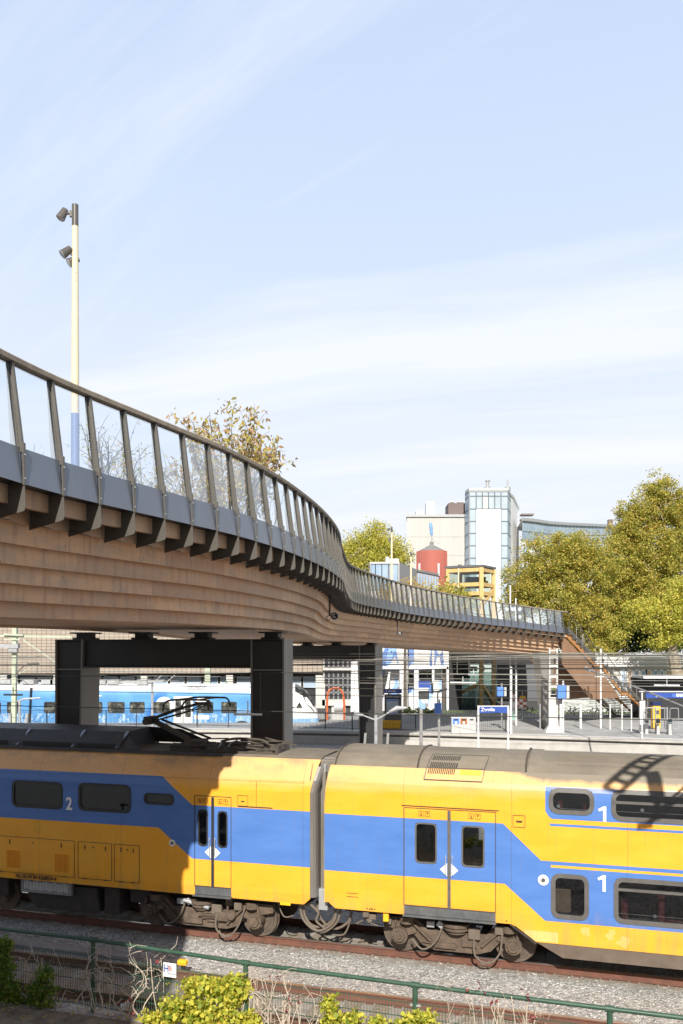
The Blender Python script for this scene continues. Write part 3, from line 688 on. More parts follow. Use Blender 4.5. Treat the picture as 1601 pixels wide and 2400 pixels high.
# roof vent unit
def onroof(t, y0): return (t, y0, interp(y0, sorted([(-lat_d(z), z) for z in [3.84, 4.0, 4.12]+zr])))
b = MB(); yz = [(-1.335, 4.115), (-1.19, 4.37), (-1.05, 4.51), (-.83, 4.64)]
def vz(t, k, off):
    (ya, za) = yz[k]; return (t, ya-off*.7, za+off*.7)
for k in range(3):
    b.add([vz(2.36+.04*k, k, .02), vz(3.68+.03*k, k, .02), vz(3.71+.03*k, k+1, .02), vz(2.40+.04*k, k+1, .02)], [(0, 1, 2, 3)], 0 if k == 0 else 1)
line = [vz(2.36, 0, .03), vz(3.68, 0, .03), vz(3.71, 1, .03), vz(3.75, 2, .03), vz(3.78, 3, .03), vz(2.48, 3, .03), vz(2.44, 2, .03), vz(2.40, 1, .03), vz(2.36, 0, .03)]
b.tube(line, .012, 5, 2); b.bar(vz(2.40, 1, .03), vz(3.71, 1, .03), .02, mi=2); b.bar(vz(3.08, 1, .03), vz(3.15, 3, .03), .02, mi=2)
vent = b.build('roof_vent_unit', ['liv_double', 'roof_grey', 'win_frame'], cr)
g = MB()
def lp(t, f, k): # point on band k
    a = Vector(vz(t, k, .028)); c = Vector(vz(t, k+1, .028)); return a.lerp(c, f)
for i in range(15):
    t = 2.44+i*.042; g.bar(lp(t, .50, 0), lp(t+.015, .93, 0), .020, .008)
    g.bar(lp(t+.04, .1, 1), lp(t+.055, .8, 1), .020, .008); g.bar(lp(t+.07, .15, 2), lp(t+.08, .75, 2), .020, .008)
g.build('vent_slot', 'rubber', vent)
g = MB(); g.add([lp(3.16, .50, 0), lp(3.63, .50, 0), lp(3.65, .90, 0), lp(3.18, .90, 0)], [(0, 1, 2, 3)]); g.build('yellow_mesh_cover', 'yellow', vent)
# end wall, interior
b = MB(); endp = [(-1.37, 1.2), (1.37, 1.2)]+[(lat_d(z), z) for z in (3.7, 4.0, 4.36, 4.62)]+[(-lat_d(z), z) for z in (4.62, 4.36, 4.0, 3.7)]
b.prism(endp, (0, 1, 0), (0, 0, 1), (.03, 0, 0), (.14, 0, 0)); b.build('end_wall', 'bellows', cr)
b = MB(); b.box((2.5, 0, 1.2), (4.4, 2.6, .08)); b.box((12.5, 0, .78), (15.4, 2.6, .08)); b.box((12.5, 0, 2.62), (15.4, 2.6, .22)); b.box((12.5, .2, 2.4), (15.2, .04, 3.2)); b.box((4.6, .3, 2.4), (.05, 1.8, 2.6)); b.box((1.0, 0, 2.4), (.05, 2.6, 2.4)); b.build('interior', 'interior_dark', cr)
b = MB(); b.box((5.40, -.95, 1.52), (.36, .04, .52)); b.build('interior_panel', 'beige', cr, bevel=.04)
for tt, zz in ((5.35, 3.5), (5.9, 3.5), (7.25, 3.45), (9.3, 3.45), (7.45, 1.45), (9.4, 1.45), (6.7, 1.2)):
    s = MB(); s.box((tt, -.85, zz), (.13, .5, .66)); s.box((tt, -.85, zz+.30), (.15, .3, .2)); s.box((tt+.22, -.85, zz-.3), (.45, .5, .12)); s.build('seat', 'seat_red', cr, bevel=.04)
b = MB(); b.tube([(6.5, -1.33, 1.45), (12.5, -1.33, 1.45)], .006, 5); b.tube([(5.2, -1.31, 3.62), (12.5, -1.31, 3.62)], .006, 5)
for t in (5.33, 7.05): b.cyl((t, -1.36, 3.68), .04, .01, 'Y', 14)
b.cyl((7.3, -1.36, 1.46), .035, .01, 'Y', 14); b.build('luggage_rail', 'decal', cr)
for h in holesR[:4]: window(cr, h, 0, .095, .16, lat=lat_d, mull=([3.83] if h[1]-h[0] > 1.2 else None))
for h in holesR[4:8]: window(cr, h, 0, .095, .14, lat=lat_d, mull=([1.98] if h[1]-h[0] > 1.2 else None))
dr = door(cr, 1.91, 3.98, 1.26, 3.48, [holesR[8], holesR[9]], 'win_frame', lat_d, 1.02)
b = MB(); line_rect(b, 4.36, 4.62, 3.18, 3.44, yL-.004, .009); b.bar((4.43, yL-.005, 3.31), (4.56, yL-.005, 3.31), .03); b.bar((1.85, yL-.008, 3.53), (4.05, yL-.008, 3.52), .014)
b.bar((.55, yL-.004, 1.42), (.83, yL-.004, 1.42), .008); b.bar((.55, yL-.004, 1.34), (.83, yL-.004, 1.34), .008)
for t in (1.04, 1.22, 4.22): b.cyl((t, yL-.003, 1.10), .014, .01, 'Y', 8)
b.bar((1.08, yL-.003, 1.08), (1.13, yL-.003, 1.11), .012); b.bar((1.13, yL-.003, 1.11), (1.18, yL-.003, 1.08), .012)
b.build('panel_line', 'ink', cr)
c0 = MB(); c0.cyl((5.01, yL-.004, 2.06), .115, .012, 'Y', 28, 0); c0.cyl((5.01, yL-.014, 2.06), .045, .02, 'Y', 20, 1); c0.build('round_lock_marker', ['decal', 'win_frame'], cr)
one(6.235, 3.565, .33, -lat_d(3.5)-.010)
one(6.225, 2.085, .35, yL-.006)
b = MB(); b.prism([(4.84, .68), (5.42, .38), (20, .38), (20, .68)], (1, 0, 0), (0, 0, 1), (0, 2.6, 0), (0, -1.345, 0)); b.build('belly_skirt', 'skirt', cr)
b = MB(); b.prism([(4.30, 1.03), (4.88, .66), (4.84, .62), (4.28, 1.0)], (1, 0, 0), (0, 0, 1), (0, 2.6, 0), (0, -1.36, 0)); b.box((2.2, 0, 1.05), (4.0, 2.3, .12)); b.box((.9, 0, .9), (1.2, 1.4, .25)); b.build('underframe', 'under_dark', cr)
bogie(cr, 3.05, 2.59)
b = MB(); b.box((.98, -1.25, .92), (.15, .14, .12)); b.box((1.12, -1.2, .86), (.18, .12, .12)); b.cyl((1.05, -1.2, .78), .07, .1, 'Y', 10); b.box((1.5, -1.1, .75), (.1, .1, .12)); b.bar((.7, -1.1, .62), (1.0, -1.15, .82), .04); b.bar((1.05, -1.2, .7), (1.25, -1.22, .66), .03); b.build('coupling_box', 'hose', cr, bevel=.015)
b = MB(); b.box((1.46, -1.28, .90), (.13, .1, .2)); b.build('yellow_valve', 'yellow', cr, bevel=.02)
# gangway between the coaches and hanging jumper cables
b = MB(); b.box((-.10, 0, 2.9), (.44, 2.0, 3.1)); b.box((-.10, -1.04, 2.75), (.10, .2, 2.9)); b.box((-.12, 0, 4.42), (.5, 1.6, .12)); b.build('gangway_bellows', 'bellows', cl, bevel=.03)
b = MB(); cs = [(-.362, -1.385), (-.30, -1.37), (-.24, -1.32), (-.21, -1.24), (-.205, -1.05)]; zz_ = [1.22, 3.7, 3.98, 4.30]
for i in range(4):
    for j in range(3):
        f = lambda i, j: (cs[i][0]+max(0, zz_[j]-3.7)*.22, cs[i][1]*lat_s(zz_[j])/1.4, zz_[j])
        b.add([f(i, j), f(i+1, j), f(i+1, j+1), f(i, j+1)], [(0, 1, 2, 3)])
b.build('corner_panel', 'corner', cl, smooth=True)
b = MB(); b.box((-.08, -.98, 2.9), (.05, .3, 2.9)); b.box((-.10, -1.02, 3.15), (.09, .2, .22)); b.box((-.1, -1.0, 1.15), (.22, .4, .5)); b.build('gangway_frame', 'galv', cl, bevel=.01)
h = MB()
for t0, t1, dz, y0 in ((-.72, .22, .62, -1.1), (-.66, .30, .66, -1.05), (-.78, .16, .58, -.95), (-.35, .55, .60, -.9)):
    h.tube(catmull([(t0, y0, 1.02), (t0+.1, y0-.03, .62), ((t0+t1)/2, y0-.05, 1.0-dz), (t1-.1, y0-.03, .6), (t1, y0, .98)], 6), .032, 8)
h.tube(catmull([(-.45, -1.1, .98), (-.25, -1.1, .8), (-.30, -1.1, .6), (-.1, -1.1, .45)], 6), .03, 8); h.tube(catmull([(.1, -1.1, .3), (.4, -1.1, .35), (.55, -1.1, .7)], 5), .022, 7)
h.tube([(-.95, -1.1, 1.0), (-.6, -1.15, .95), (-.4, -1.15, 1.05)], .02, 6); h.tube(catmull([(-1.35, -1.0, 1.0), (-1.15, -1.05, .62), (-.9, -1.05, .66)], 5), .016, 6)
h.build('jumper_cable', 'hose', cl, smooth=True)

# ------------------------------------------------------------------ footbridge
EDGE = [(-4.7, -9), (-4.6, -3), (-4.65, 2), (-4.95, 6), (-5.2, 9), (-5.12, 11), (-4.51, 13.24), (-3.42, 15.93), (-2.46, 18.3), (-1.68, 20.9), (-1.06, 23.8), (-.50, 27.3), (-.15, 31), (0, 36), (.5, 42.4), (2.3, 49), (4.4, 54.2), (7.3, 59.8), (10.2, 63.9), (13.8, 67.7), (18.9, 71.5)]
RZ = [(13, 4.27), (18, 4.33), (25, 4.37), (33, 4.35), (42, 4.26), (49, 4.27), (54, 4.18), (59.8, 4.08), (63.8, 3.93), (67.6, 3.72), (71.5, 3.30)]
fineO = catmull([(x, y, 0) for x, y in EDGE], 16)
def gsc(y):
    u = max(0, min(1, (y-30)/22.)); return .93+.07*u*u*(3-2*u)
fine = [p*gsc(p.y) for p in fineO]
def SC(x, y, z): g = gsc(y); return (x*g, y*g, H+(z-H)*g, g)
cum = [0]
for a, c in zip(fine, fine[1:]): cum.append(cum[-1]+(c-a).length)
def cp(s):
    s = max(0, min(s, cum[-1])); import bisect
    i = min(max(bisect.bisect_right(cum, s)-1, 0), len(fine)-2); f = (s-cum[i])/max(cum[i+1]-cum[i], 1e-9)
    p = fine[i].lerp(fine[i+1], f)
    i0, i1 = max(i-5, 0), min(i+6, len(fine)-1); v = (fine[i1]-fine[i0]).normalized()
    return p, v, Vector((v.y, -v.x, 0))
def yo(s):
    import bisect
    s = max(0, min(s, cum[-1])); i = min(max(bisect.bisect_right(cum, s)-1, 0), len(fine)-2); f = (s-cum[i])/max(cum[i+1]-cum[i], 1e-9)
    return fineO[i].y+(fineO[i+1].y-fineO[i].y)*f
def rz(s): y = yo(s); return H+interp(y, RZ)*gsc(y)
LT = cum[-1]
s2 = min(range(len(fine)), key=lambda i: (fineO[i]-Vector((-4.51, 13.24, 0))).length); sP2 = cum[s2]
def sec(s, o, z):            # o outward from the outer face (the handrail line lies .23 inside it), z relative to the handrail top
    p, v, nn = cp(s); g = gsc(yo(s)); q = p+nn*(o+.23)*g; q.z = rz(s)+z*g; return q
def sweep(b, pts, s0, s1, ds=.4625, mi=0, closed=False, uvs=True):
    k = max(2, int(round((s1-s0)/ds))+1); ss = [s0+(s1-s0)*i/(k-1) for i in range(k)]
    acc = [0]
    for (o1, z1), (o2, z2) in zip(pts, pts[1:]): acc.append(acc[-1]+math.hypot(o2-o1, z2-z1))
    o = len(b.v)
    for s in ss: b.v += [tuple(sec(s, a, z)) for a, z in pts]
    n = len(pts)
    for i in range(k-1):
        for j in range(n-1 if not closed else n):
            jj = (j+1) % n
            b.f.append((o+i*n+j, o+(i+1)*n+j, o+(i+1)*n+jj, o+i*n+jj)); b.mi.append(mi)
            if uvs:
                u0, u1 = ss[i], ss[i+1]; v0 = j*3.0+.02; v1 = v0+(acc[jj]-acc[j] if jj else .2)
                b.uv[len(b.f)-1] = [(u0, v0), (u1, v0), (u1, v1), (u0, v1)]
br = thing('footbridge', 'curving timber footbridge with glass balustrade and dark metal brackets, winding over the tracks', 'footbridge')
# stepped laminated timber hull
P = [(-.56, -1.93)]
zz, oo = -2.30, -.62
P.append((oo, -1.93)); P.append((oo, zz))
for k in range(5):
    oo -= .14+.01*k; P.append((oo+.115, zz)); P.append((oo, zz+.05)); zz -= (.31, .30, .285, .27, .255)[k]; P.append((oo, zz))
b = MB(); hull_bot = zz
sweep(b, P, 0, LT-.1)
W = 9.2
PL = [(-W-a, z) for a, z in P][::-1]
sweep(b, PL, 0, LT-.1); 
sweep(b, [(P[-1][0], zz), (P[-1][0]-.5, zz), (P[-1][0]-.5, zz+.06), (-W+1.9, zz+.06), (-W+1.9, zz), (-W-P[-1][0], zz)], 0, LT-.1)
hull = b.build('timber_girder', 'wood', br)
b = MB()
poly = [tuple(sec(LT-.12, a, z)) for a, z in P]+[tuple(sec(LT-.12, a, z)) for a, z in PL]
b.add(poly, [tuple(range(len(poly)))]); poly = [tuple(sec(.02, a, z)) for a, z in P]+[tuple(sec(.02, a, z)) for a, z in PL]; b.add(poly, [tuple(range(len(poly)))[::-1]])
b.build('girder_end', 'timber_brown', br)
b = MB(); sweep(b, [(-.10, -1.40), (-.10, -1.84), (-.95, -1.90), (-W+.95, -1.90), (-W+.10, -1.84), (-W+.10, -1.40)], 0, LT, closed=True, uvs=False); b.build('deck', 'black_and_shaded_steel', br)
b = MB(); sweep(b, [(-.27, -1.80), (-.27, -2.13), (-.36, -2.13), (-.36, -1.80)], 0, LT, closed=True); b.build('edge_beam', 'wood', br)
b = MB(); sweep(b, [(-.315, -.075), (-.155, -.075), (-.145, -.01), (-.165, .01), (-.305, .01), (-.325, -.01)], 0, LT, .23, closed=True, uvs=False); b.build('handrail', 'rail_wood', br, smooth=True)
b = MB(); sweep(b, [(-W+.31, -.055), (-W+.16, -.055), (-W+.16, 0), (-W+.31, 0)], 0, LT, closed=True, uvs=False); sweep(b, [(-W+.10, -1.33), (-W+.02, -1.33), (-W+.02, -1.86), (-W+.10, -1.86)], 0, LT, closed=True, uvs=False)
s = 0
while s < LT:
    b.bar(sec(s, -W+.25, -.05), sec(s, -W+.08, -1.35), .04, .08, up=(0, 0, 1)); s += .925
b.build('far_railing', 'dark_metal', br)
s = sP2
while s > .9: s -= .925*gsc(yo(s))
stations = []
while s <= LT-.02: stations.append(s); s += .925*gsc(yo(s))
# one post with its strap and bolts, one bracket, copied along the edge
def local_section(pts, y0, y1, b, mi=0):
    b.prism(pts, (1, 0, 0), (0, 0, 1), (0, y1-y0, 0), (0, y0, 0), mi)
pb = MB()
local_section([(-.305, -.055), (-.25, -.055), (-.075, -1.33), (-.075, -1.42), (-.125, -1.42), (-.13, -1.33)], -.014, .014, pb)
local_section([(-.228, -.055), (-.187, -.055), (-.010, -1.30), (-.010, -1.40), (-.052, -1.40), (-.056, -1.33)], -.022, .022, pb)
local_section([(-.25, -.055), (-.225, -.055), (-.055, -1.33), (-.08, -1.33)], -.006, .006, pb)
sb = MB()
local_section([(-.012, -1.27), (.012, -1.27), (.022, -1.88), (-.004, -1.88)], -.024, .024, sb)
for z in (-1.44, -1.78): sb.cyl((.022, 0, z), .014, .014, (1, 0, 0), 8, 1)
fb = MB()
local_section([(-.02, -1.82), (.012, -1.86), (.026, -2.19), (.012, -2.245), (-.03, -2.262), (-.64, -2.38), (-.64, -1.90), (-.30, -1.86)], -.007, .007, fb)
fb.box((-.42, 0, -2.335), (.42, .09, .012), ry=.19)
post0 = strap0 = fin0 = None
for i, s in enumerate(stations):
    p, v, nn = cp(s); g = gsc(yo(s)); loc = p+nn*.23*g; loc.z = rz(s); ang = math.atan2(nn.y, nn.x)
    if post0 is None:
        post0 = pb.build('baluster_post', 'dark_metal', br); strap0 = sb.build('strap', ['dark_metal', 'galv'], post0); fin0 = fb.build('bracket', 'dark_metal', br, bevel=.003); po, fo = post0, fin0
    else:
        po = post0.copy(); C.objects.link(po); po.parent = br; so = strap0.copy(); C.objects.link(so); so.parent = po
        fo = fin0.copy(); C.objects.link(fo); fo.parent = br
    for o in (po, fo): o.location = loc; o.rotation_euler = (0, 0, ang); o.scale = (g, g, g)
for s, e in zip(stations, stations[1:]):
    m_ = (s+e)/2
    b = MB(); g = .016
    q = [sec(s+g, -.062, -1.33), sec(e-g, -.062, -1.33), sec(e-g, -.004, -1.86), sec(s+g, -.004, -1.86)]
    _, _, nn = cp(m_); q2 = [x-nn*.02 for x in q]
    b.add(q+q2, [(3, 2, 1, 0), (4, 5, 6, 7), (0, 1, 5, 4), (2, 3, 7, 6), (1, 2, 6, 5), (3, 0, 4, 7)]); b.build('fascia_panel', 'fascia', br)
    b = MB(); b.add([sec(s+.015, -.12+.015, -1.34), sec(e-.015, -.12+.015, -1.34), sec(e-.015, -.245, -.05), sec(s+.015, -.245, -.05)], [(0, 1, 2, 3)]); b.build('glass_pane', 'rail_glass', br)

# supports
def portal(sy, name_i):
    s = cum[min(range(len(fine)), key=lambda i: abs(fineO[i].y-sy))]; p, v, nn = cp(s); g = gsc(sy); p = p+nn*.23*g
    fr = bpy.data.objects.new('support_frame', None); C.objects.link(fr); fr.parent = br; fr.location = (p.x, p.y, 0); fr.rotation_euler = (0, 0, math.atan2(nn.y, nn.x)); fr.scale = (g, g, 1)
    for x0, x1, tp in ((-2.48, -1.40, 0), (-8.98, -8.02, .2)):
        c = MB(); D = 1.35
        for yy in (0.0, D-.06):       # webs set back between the flanges
            pass
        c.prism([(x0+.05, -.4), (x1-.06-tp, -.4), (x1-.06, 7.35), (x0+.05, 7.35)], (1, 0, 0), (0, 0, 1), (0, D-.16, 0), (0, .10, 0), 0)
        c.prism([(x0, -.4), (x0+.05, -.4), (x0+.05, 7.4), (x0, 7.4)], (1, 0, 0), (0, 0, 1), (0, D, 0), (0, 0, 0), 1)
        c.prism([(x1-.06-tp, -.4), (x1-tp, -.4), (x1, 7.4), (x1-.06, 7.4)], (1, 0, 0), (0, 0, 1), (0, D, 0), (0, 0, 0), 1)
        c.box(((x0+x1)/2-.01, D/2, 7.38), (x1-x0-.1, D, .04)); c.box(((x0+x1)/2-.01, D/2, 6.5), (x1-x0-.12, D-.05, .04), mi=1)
        c.build('column', ['black_and_shaded_steel', 'portal_skylit_grey'], fr, bevel=.006)  # same paint throughout: flanges coloured as skylit, webs coloured as shaded
    c = MB(); c.box((-5.25, .62, 7.0), (5.54, .9, .78)); c.box((-5.25, .62, 7.385), (5.54, 1.15, .03)); c.box((-5.25, .62, 6.575), (5.54, 1.15, .05)); c.build('beam', 'black_and_shaded_steel', fr)
    for x in (-1.9, -4.2, -6.2, -8.2):
        c = MB(); c.box((x, .62, 7.43), (.62, .7, .05)); c.box((x, .62, 7.52), (.44, .5, .18)); c.box((x, .62, 7.60), (.75, .8, .04)); c.build('bearing', 'black_and_shaded_steel', fr)
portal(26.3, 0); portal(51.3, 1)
c = MB()
c.add([(16.0, 69.0, 6.9), (17.35, 69.6, 6.9), (17.05, 70.0, .7), (16.55, 69.2, .7), (15.6, 69.9, 6.9), (16.9, 70.7, 6.9), (16.9, 70.4, .7), (16.3, 69.7, .7)], [(0, 3, 2, 1), (4, 5, 6, 7), (0, 1, 5, 4), (3, 7, 6, 2), (1, 2, 6, 5), (0, 4, 7, 3)])
c.build('support_pier', 'portal_skylit_grey', br)
# landing deck to the lift tower, behind the end of the bridge
pe, ve, ne = cp(LT)
lp1 = pe+ne*.1; lp2 = pe-ne*9
b = MB(); b.prism([(lp1.x-.3, lp1.y), (19.2, 76), (19.5, 84), (19.0, 97), (11.5, 97), (lp2.x-1, lp2.y)], (1, 0, 0), (0, 1, 0), (0, 0, .35), (0, 0, rz(LT)-1.75)); b.build('landing_deck', 'concrete_dark', br)
# stairs
US = Vector((10.6, 9.0, 0)).normalized(); NS = Vector((US.y, -US.x, 0)); S0 = Vector((18.9, 71.5, 0))
ZS = [(0, 8.75), (4.1, 6.25), (5.0, 6.25), (8.4, 3.6), (9.2, 3.6), (13.9, .76)]
def sp(d, off, z): q = S0+US*d+NS*off; q.z = z; return q
for off in (0.0, -1.6, -4.0):
    b = MB(); top = [(d, z-.15) for d, z in ZS]; bot = [(d, z-.55) for d, z in ZS][::-1]; bot[0] = (13.9, .76)
    b.prism(top+bot, US, (0, 0, 1), NS*(-.12), S0+NS*off); b.build('stringer', 'timber_orange', br)
b = MB(); b.prism([(-.4, 8.15), (.1, 8.1), (4.1, 5.55), (5.0, 5.5), (8.3, 2.85), (3.8, 2.85), (-.4, 5.9)], US, (0, 0, 1), NS*(-.10), S0+NS*(-.16)); b.build('stair_wall', 'timber_brown', br)
b = MB(); b.prism([(-1.2, 8.0), (.1, 8.1), (7.4, 2.85), (2.6, 2.85), (-3.2, 6.8)], US, (0, 0, 1), NS*(-.10), S0+NS*(-1.9)); b.build('stair_wall', 'timber_brown', br)
def zst(d): return interp(d, ZS)
d = .15
k = 0
while d < 13.8:
    z = zst(d); b = MB()
    fl = abs(zst(d+.15)-zst(d-.15)) < .02
    b.box(sp(d+.14, -2.0, z-.03), (.30, 4.3, .05), rz=math.atan2(US.y, US.x)); b.build('step', 'dark_metal', br)
    if not fl and k % 2 == 0:
        b = MB(); b.box(sp(d+.10, .06, z-.16), (.34, .10, .20), rz=math.atan2(US.y, US.x)); b.build('step_bracket', 'dark_metal', br)
    d += .29; k += 1
b = MB()
for off in (.05, -4.05):
    b.tube([sp(-.0, off, 10.3)]+[sp(d, off, z+1.12) for d, z in ZS[1:]], .035, 6)
    b.bar(sp(0, off, 8.9), sp(4.1, off, 6.4), .03, .35); b.bar(sp(5.0, off, 6.4), sp(8.4, off, 3.75), .03, .35); b.bar(sp(9.2, off, 3.75), sp(13.9, off, .9), .03, .35)
b.build('stair_handrail', 'dark_metal', br)
for i in range(15):
    d = .3+i*.95
    for off in (.05, -4.05): b = MB(); b.bar(sp(d, off, zst(d)-.2), sp(d, off, zst(d)+1.1), .045, .03); b.build('stair_post', 'galv' if i % 3 else 'dark_metal', br)
b = MB()
for i in range(56):
    d = 8.6+i*.095
    if d < 13.7: b.bar(sp(d, .05, zst(d)), sp(d, .05, zst(d)+1.08), .012)
for i in range(30):
    d = .2+i*.28; b.bar(sp(d, .05, zst(d)+.1), sp(d, .05, zst(d)+1.05), .010)
b.build('stair_balusters', 'dark_metal', br)
b = MB(); b.box(sp(8.9, .1, 4.0), (.8, .1, .45), rz=math.atan2(US.y, US.x)); b.build('landing_panel', 'dark_metal', br)

# hanging spotlights below the brackets
def hang(X, Y, z1, z0, label):
    X, Y, z1, g = SC(X, Y, z1); z0 = H+(z0-H)*g
    t = thing('hanging_spotlight', label, 'spotlight', (X, Y, z0), 0, 'spotlights hanging under the bridge edge')
    b = MB(); b.bar((0, 0, z1-z0), (0, 0, 0), .07, .06); b.tube([(0, 0, .02), (-.10, 0, -.02), (-.08, 0, -.16), (.02, 0, -.12)], .018, 6); b.build('rod', 'black_and_shaded_steel', t)
    b = MB(); b.cyl((.17, -.03, .0), .125, .16, (0.15, 1, .1), 20, 0); b.build('lamp_housing', 'black_and_shaded_steel', t, smooth=True)
    b = MB(); b.cyl((.158, -.115, -.008), .10, .012, (0.15, 1, .1), 20, 1)
    for k in range(5): a = k*2*PI/5+.3; b.cyl((.157+.055*math.cos(a), -.124, .0+.055*math.sin(a)), .026, .01, (0.15, 1, .1), 10, 0)
    b.build('lens', ['lens', 'rubber'], t)
hang(-.44, 31.6, H+2.5, H+1.30, 'black round spotlight on a thick rod under the sharp bend of the bridge')
hang(3.42, 52.3, H+2.1, H+1.1, 'small spotlight on a thin rod below the far straight part of the bridge')

# lamp poles standing on the bridge deck
def pole(X, Y, zb, zt, r, bl, label, heads, flip=1):
    X, Y, zt, g = SC(X, Y, zt); zb = H+(zb-H)*g; bl *= g; r *= g
    t = thing('lamp_pole', label, 'lamp pole', (X, Y, zb), 0, 'cream lamp poles on the footbridge')
    h = zt-zb
    b = MB(); b.tube([(0, 0, 0), (0, 0, bl)], [r*1.3, r*1.25], 20); b.build('blue_foot', 'pole_blue', t, smooth=True)
    b = MB(); b.tube([(0, 0, bl), (0, 0, h-.42)], [r*1.22, r*.94], 20)
    for z in (h-1.35, h-1.5): b.cyl((.3*r, -r*.98, z), .012, .02, 'Y', 8)
    b.build('pole', 'cream', t, smooth=True)
    b = MB(); b.cyl((0, 0, h-.21), r*1.0, .42, 'Z', 20); b.build('pole_cap', 'dark_metal', t, smooth=True)
    for (dx, dz, tilt, dy) in heads:
        hd = MB(); a = Vector((-math.sin(tilt)*flip, -.35, -math.cos(tilt))).normalized(); c = Vector((dx*flip, dy, h+dz))
        hd.tube([c-a*.105, c+a*.11], [.066, .088], 20, 0); hd.tube([c+a*.11, c+a*.116], [.08, .076], 20, 1)
        hd.tube([c-a*.02, (dx*.45*flip, dy*.5, h+dz+.01), (0, 0, h+dz+.02)], .024, 8); hd.box((dx*.3*flip, dy*.3, h+dz+.01), (.07, .05, .12))
        hd.build('lamp_head', ['dark_metal', 'lens'], t, smooth=True)
PX, PY = -5.64, 18.07
hd3 = [(-.235, -.19, .35, -.02), (-.15, -.95, .75, -.06), (-.05, -1.08, .9, .05)]
pole(-5.64, 18.07, 9.93, 16.5, .068, 2.15, 'tall cream lamp pole with blue foot standing up behind the left balustrade', hd3)
pole(3.82, 65, 9.8, 16.5, .075, .4, 'cream lamp pole in front of the glazed grey stair house', hd3)
pole(6.72, 82.5, 9.0, 16.6, .08, .4, 'cream lamp pole directly left of the red silo', [(.22, -.16, .3, -.02), (-.12, -1.0, .7, -.06)])
pole(12.75, 93, 9.2, 16.5, .075, .4, 'slim cream lamp pole in front of the timber lift tower', [(.26, -.1, .3, -.02), (.16, -1.0, .7, -.06)])

# ------------------------------------------------------------------ foliage helpers
def leaf_mesh(name, cen, size, mat, parent=None, aspect=.75, droop=0.0, seed=1, vary=0.0):
    rs = np.random.RandomState(seed); n = len(cen); cen = np.asarray(cen, float)
    d = rs.normal(size=(n, 3)); d[:, 2] = d[:, 2]*.6-droop; d /= np.linalg.norm(d, axis=1)[:, None]
    r = rs.normal(size=(n, 3)); e = np.cross(d, r); e /= np.linalg.norm(e, axis=1)[:, None]+1e-9
    L = size*(rs.uniform(.6, 1.25, n)+vary*rs.uniform(-1, 1, n)**3*1.3)[:, None]; nn = np.cross(d, e)
    p0 = cen; p2 = cen+d*L; mid = cen+d*L*.5
    p1 = mid+e*L*aspect*.5+nn*L*.12; p3 = mid-e*L*aspect*.5+nn*L*.12
    v = np.stack([p0, p1, p2, p3], 1).reshape(-1, 3)
    me = bpy.data.meshes.new(name); me.vertices.add(4*n); me.vertices.foreach_set('co', v.ravel())
    me.loops.add(4*n); me.loops.foreach_set('vertex_index', np.arange(4*n, dtype=np.int32)); me.polygons.add(n)
    me.polygons.foreach_set('loop_start', np.arange(0, 4*n, 4, dtype=np.int32)); me.polygons.foreach_set('loop_total', np.full(n, 4, dtype=np.int32))
    me.materials.append(M[mat]); me.update(); me.validate()
    o = bpy.data.objects.new(name, me); C.objects.link(o)
    if parent is not None: o.parent = parent
    return o
def crown_pts(blobs, per, spread=.55, shell=.62, seed=3, leaves=18):
    rs = np.random.RandomState(seed); out = []
    for (x, y, z, a, b_, c) in blobs:
        k = int(per*(a*b_*c)**(2/3.))
        u = rs.normal(size=(k, 3)); u /= np.linalg.norm(u, axis=1)[:, None]
        rad = shell+(1.06-shell)*rs.uniform(0, 1, k)**.8
        rad *= 1+.20*np.sin(u[:, 0]*5+x)*np.cos(u[:, 2]*6+z)+.12*np.sin(u[:, 1]*9+u[:, 2]*7)
        P = np.array([x, y, z])+u*rad[:, None]*np.array([a, b_, c])
        P = P[(rs.uniform(size=k) > .10) & (np.sin(P[:, 0]*1.9+P[:, 2]*.7+x)*np.sin(P[:, 2]*2.1+z)+.5*np.sin(P[:, 1]*2.3) > -.36)]
        q = np.repeat(P, leaves, 0)+rs.normal(size=(len(P)*leaves, 3))*spread*np.array([1, 1, .75])
        out.append(q)
    return np.concatenate(out)
def tree(label, cat, base, trunk_r, forks, blobs, per, lsize, mat, seed, bark='bark', group=None, spread=.55, leaves=18, shell=.62, name='plane_tree', aspect=.8):
    t = thing(name, label, cat, base, 0, group)
    B = Vector(base)
    b = MB(); rnd = random.Random(seed)
    for f in forks:
        pts = [Vector(p)-B for p in f[0]]; n = len(pts)
        fine_ = catmull(pts, 5); k = len(fine_); b.tube(fine_, [f[1]+(f[2]-f[1])*i/(k-1) for i in range(k)], 9)
    main_top = [Vector(f[0][-1])-B for f in forks]
    for bl in blobs:
        c = Vector(bl[:3])-B; st = min(main_top, key=lambda p: (p-c).length)
        for q in range(5):
            tgt = c+Vector((rnd.uniform(-.8, .8)*bl[3], rnd.uniform(-.8, .8)*bl[4], rnd.uniform(-.6, .8)*bl[5]))
            mid = st.lerp(tgt, .5)+Vector((rnd.uniform(-.5, .5), rnd.uniform(-.5, .5), rnd.uniform(-.3, .6)))
            b.tube(catmull([st, mid, tgt], 4), [trunk_r*.38*(1-i/8.5) for i in range(9)], 6)
    b.build('trunk', bark, t, smooth=True)
    pts = crown_pts(blobs, per, spread, shell, seed, leaves)-np.array(B)
    leaf_mesh('crown', pts, lsize, mat, t, aspect, seed=seed)
    return t

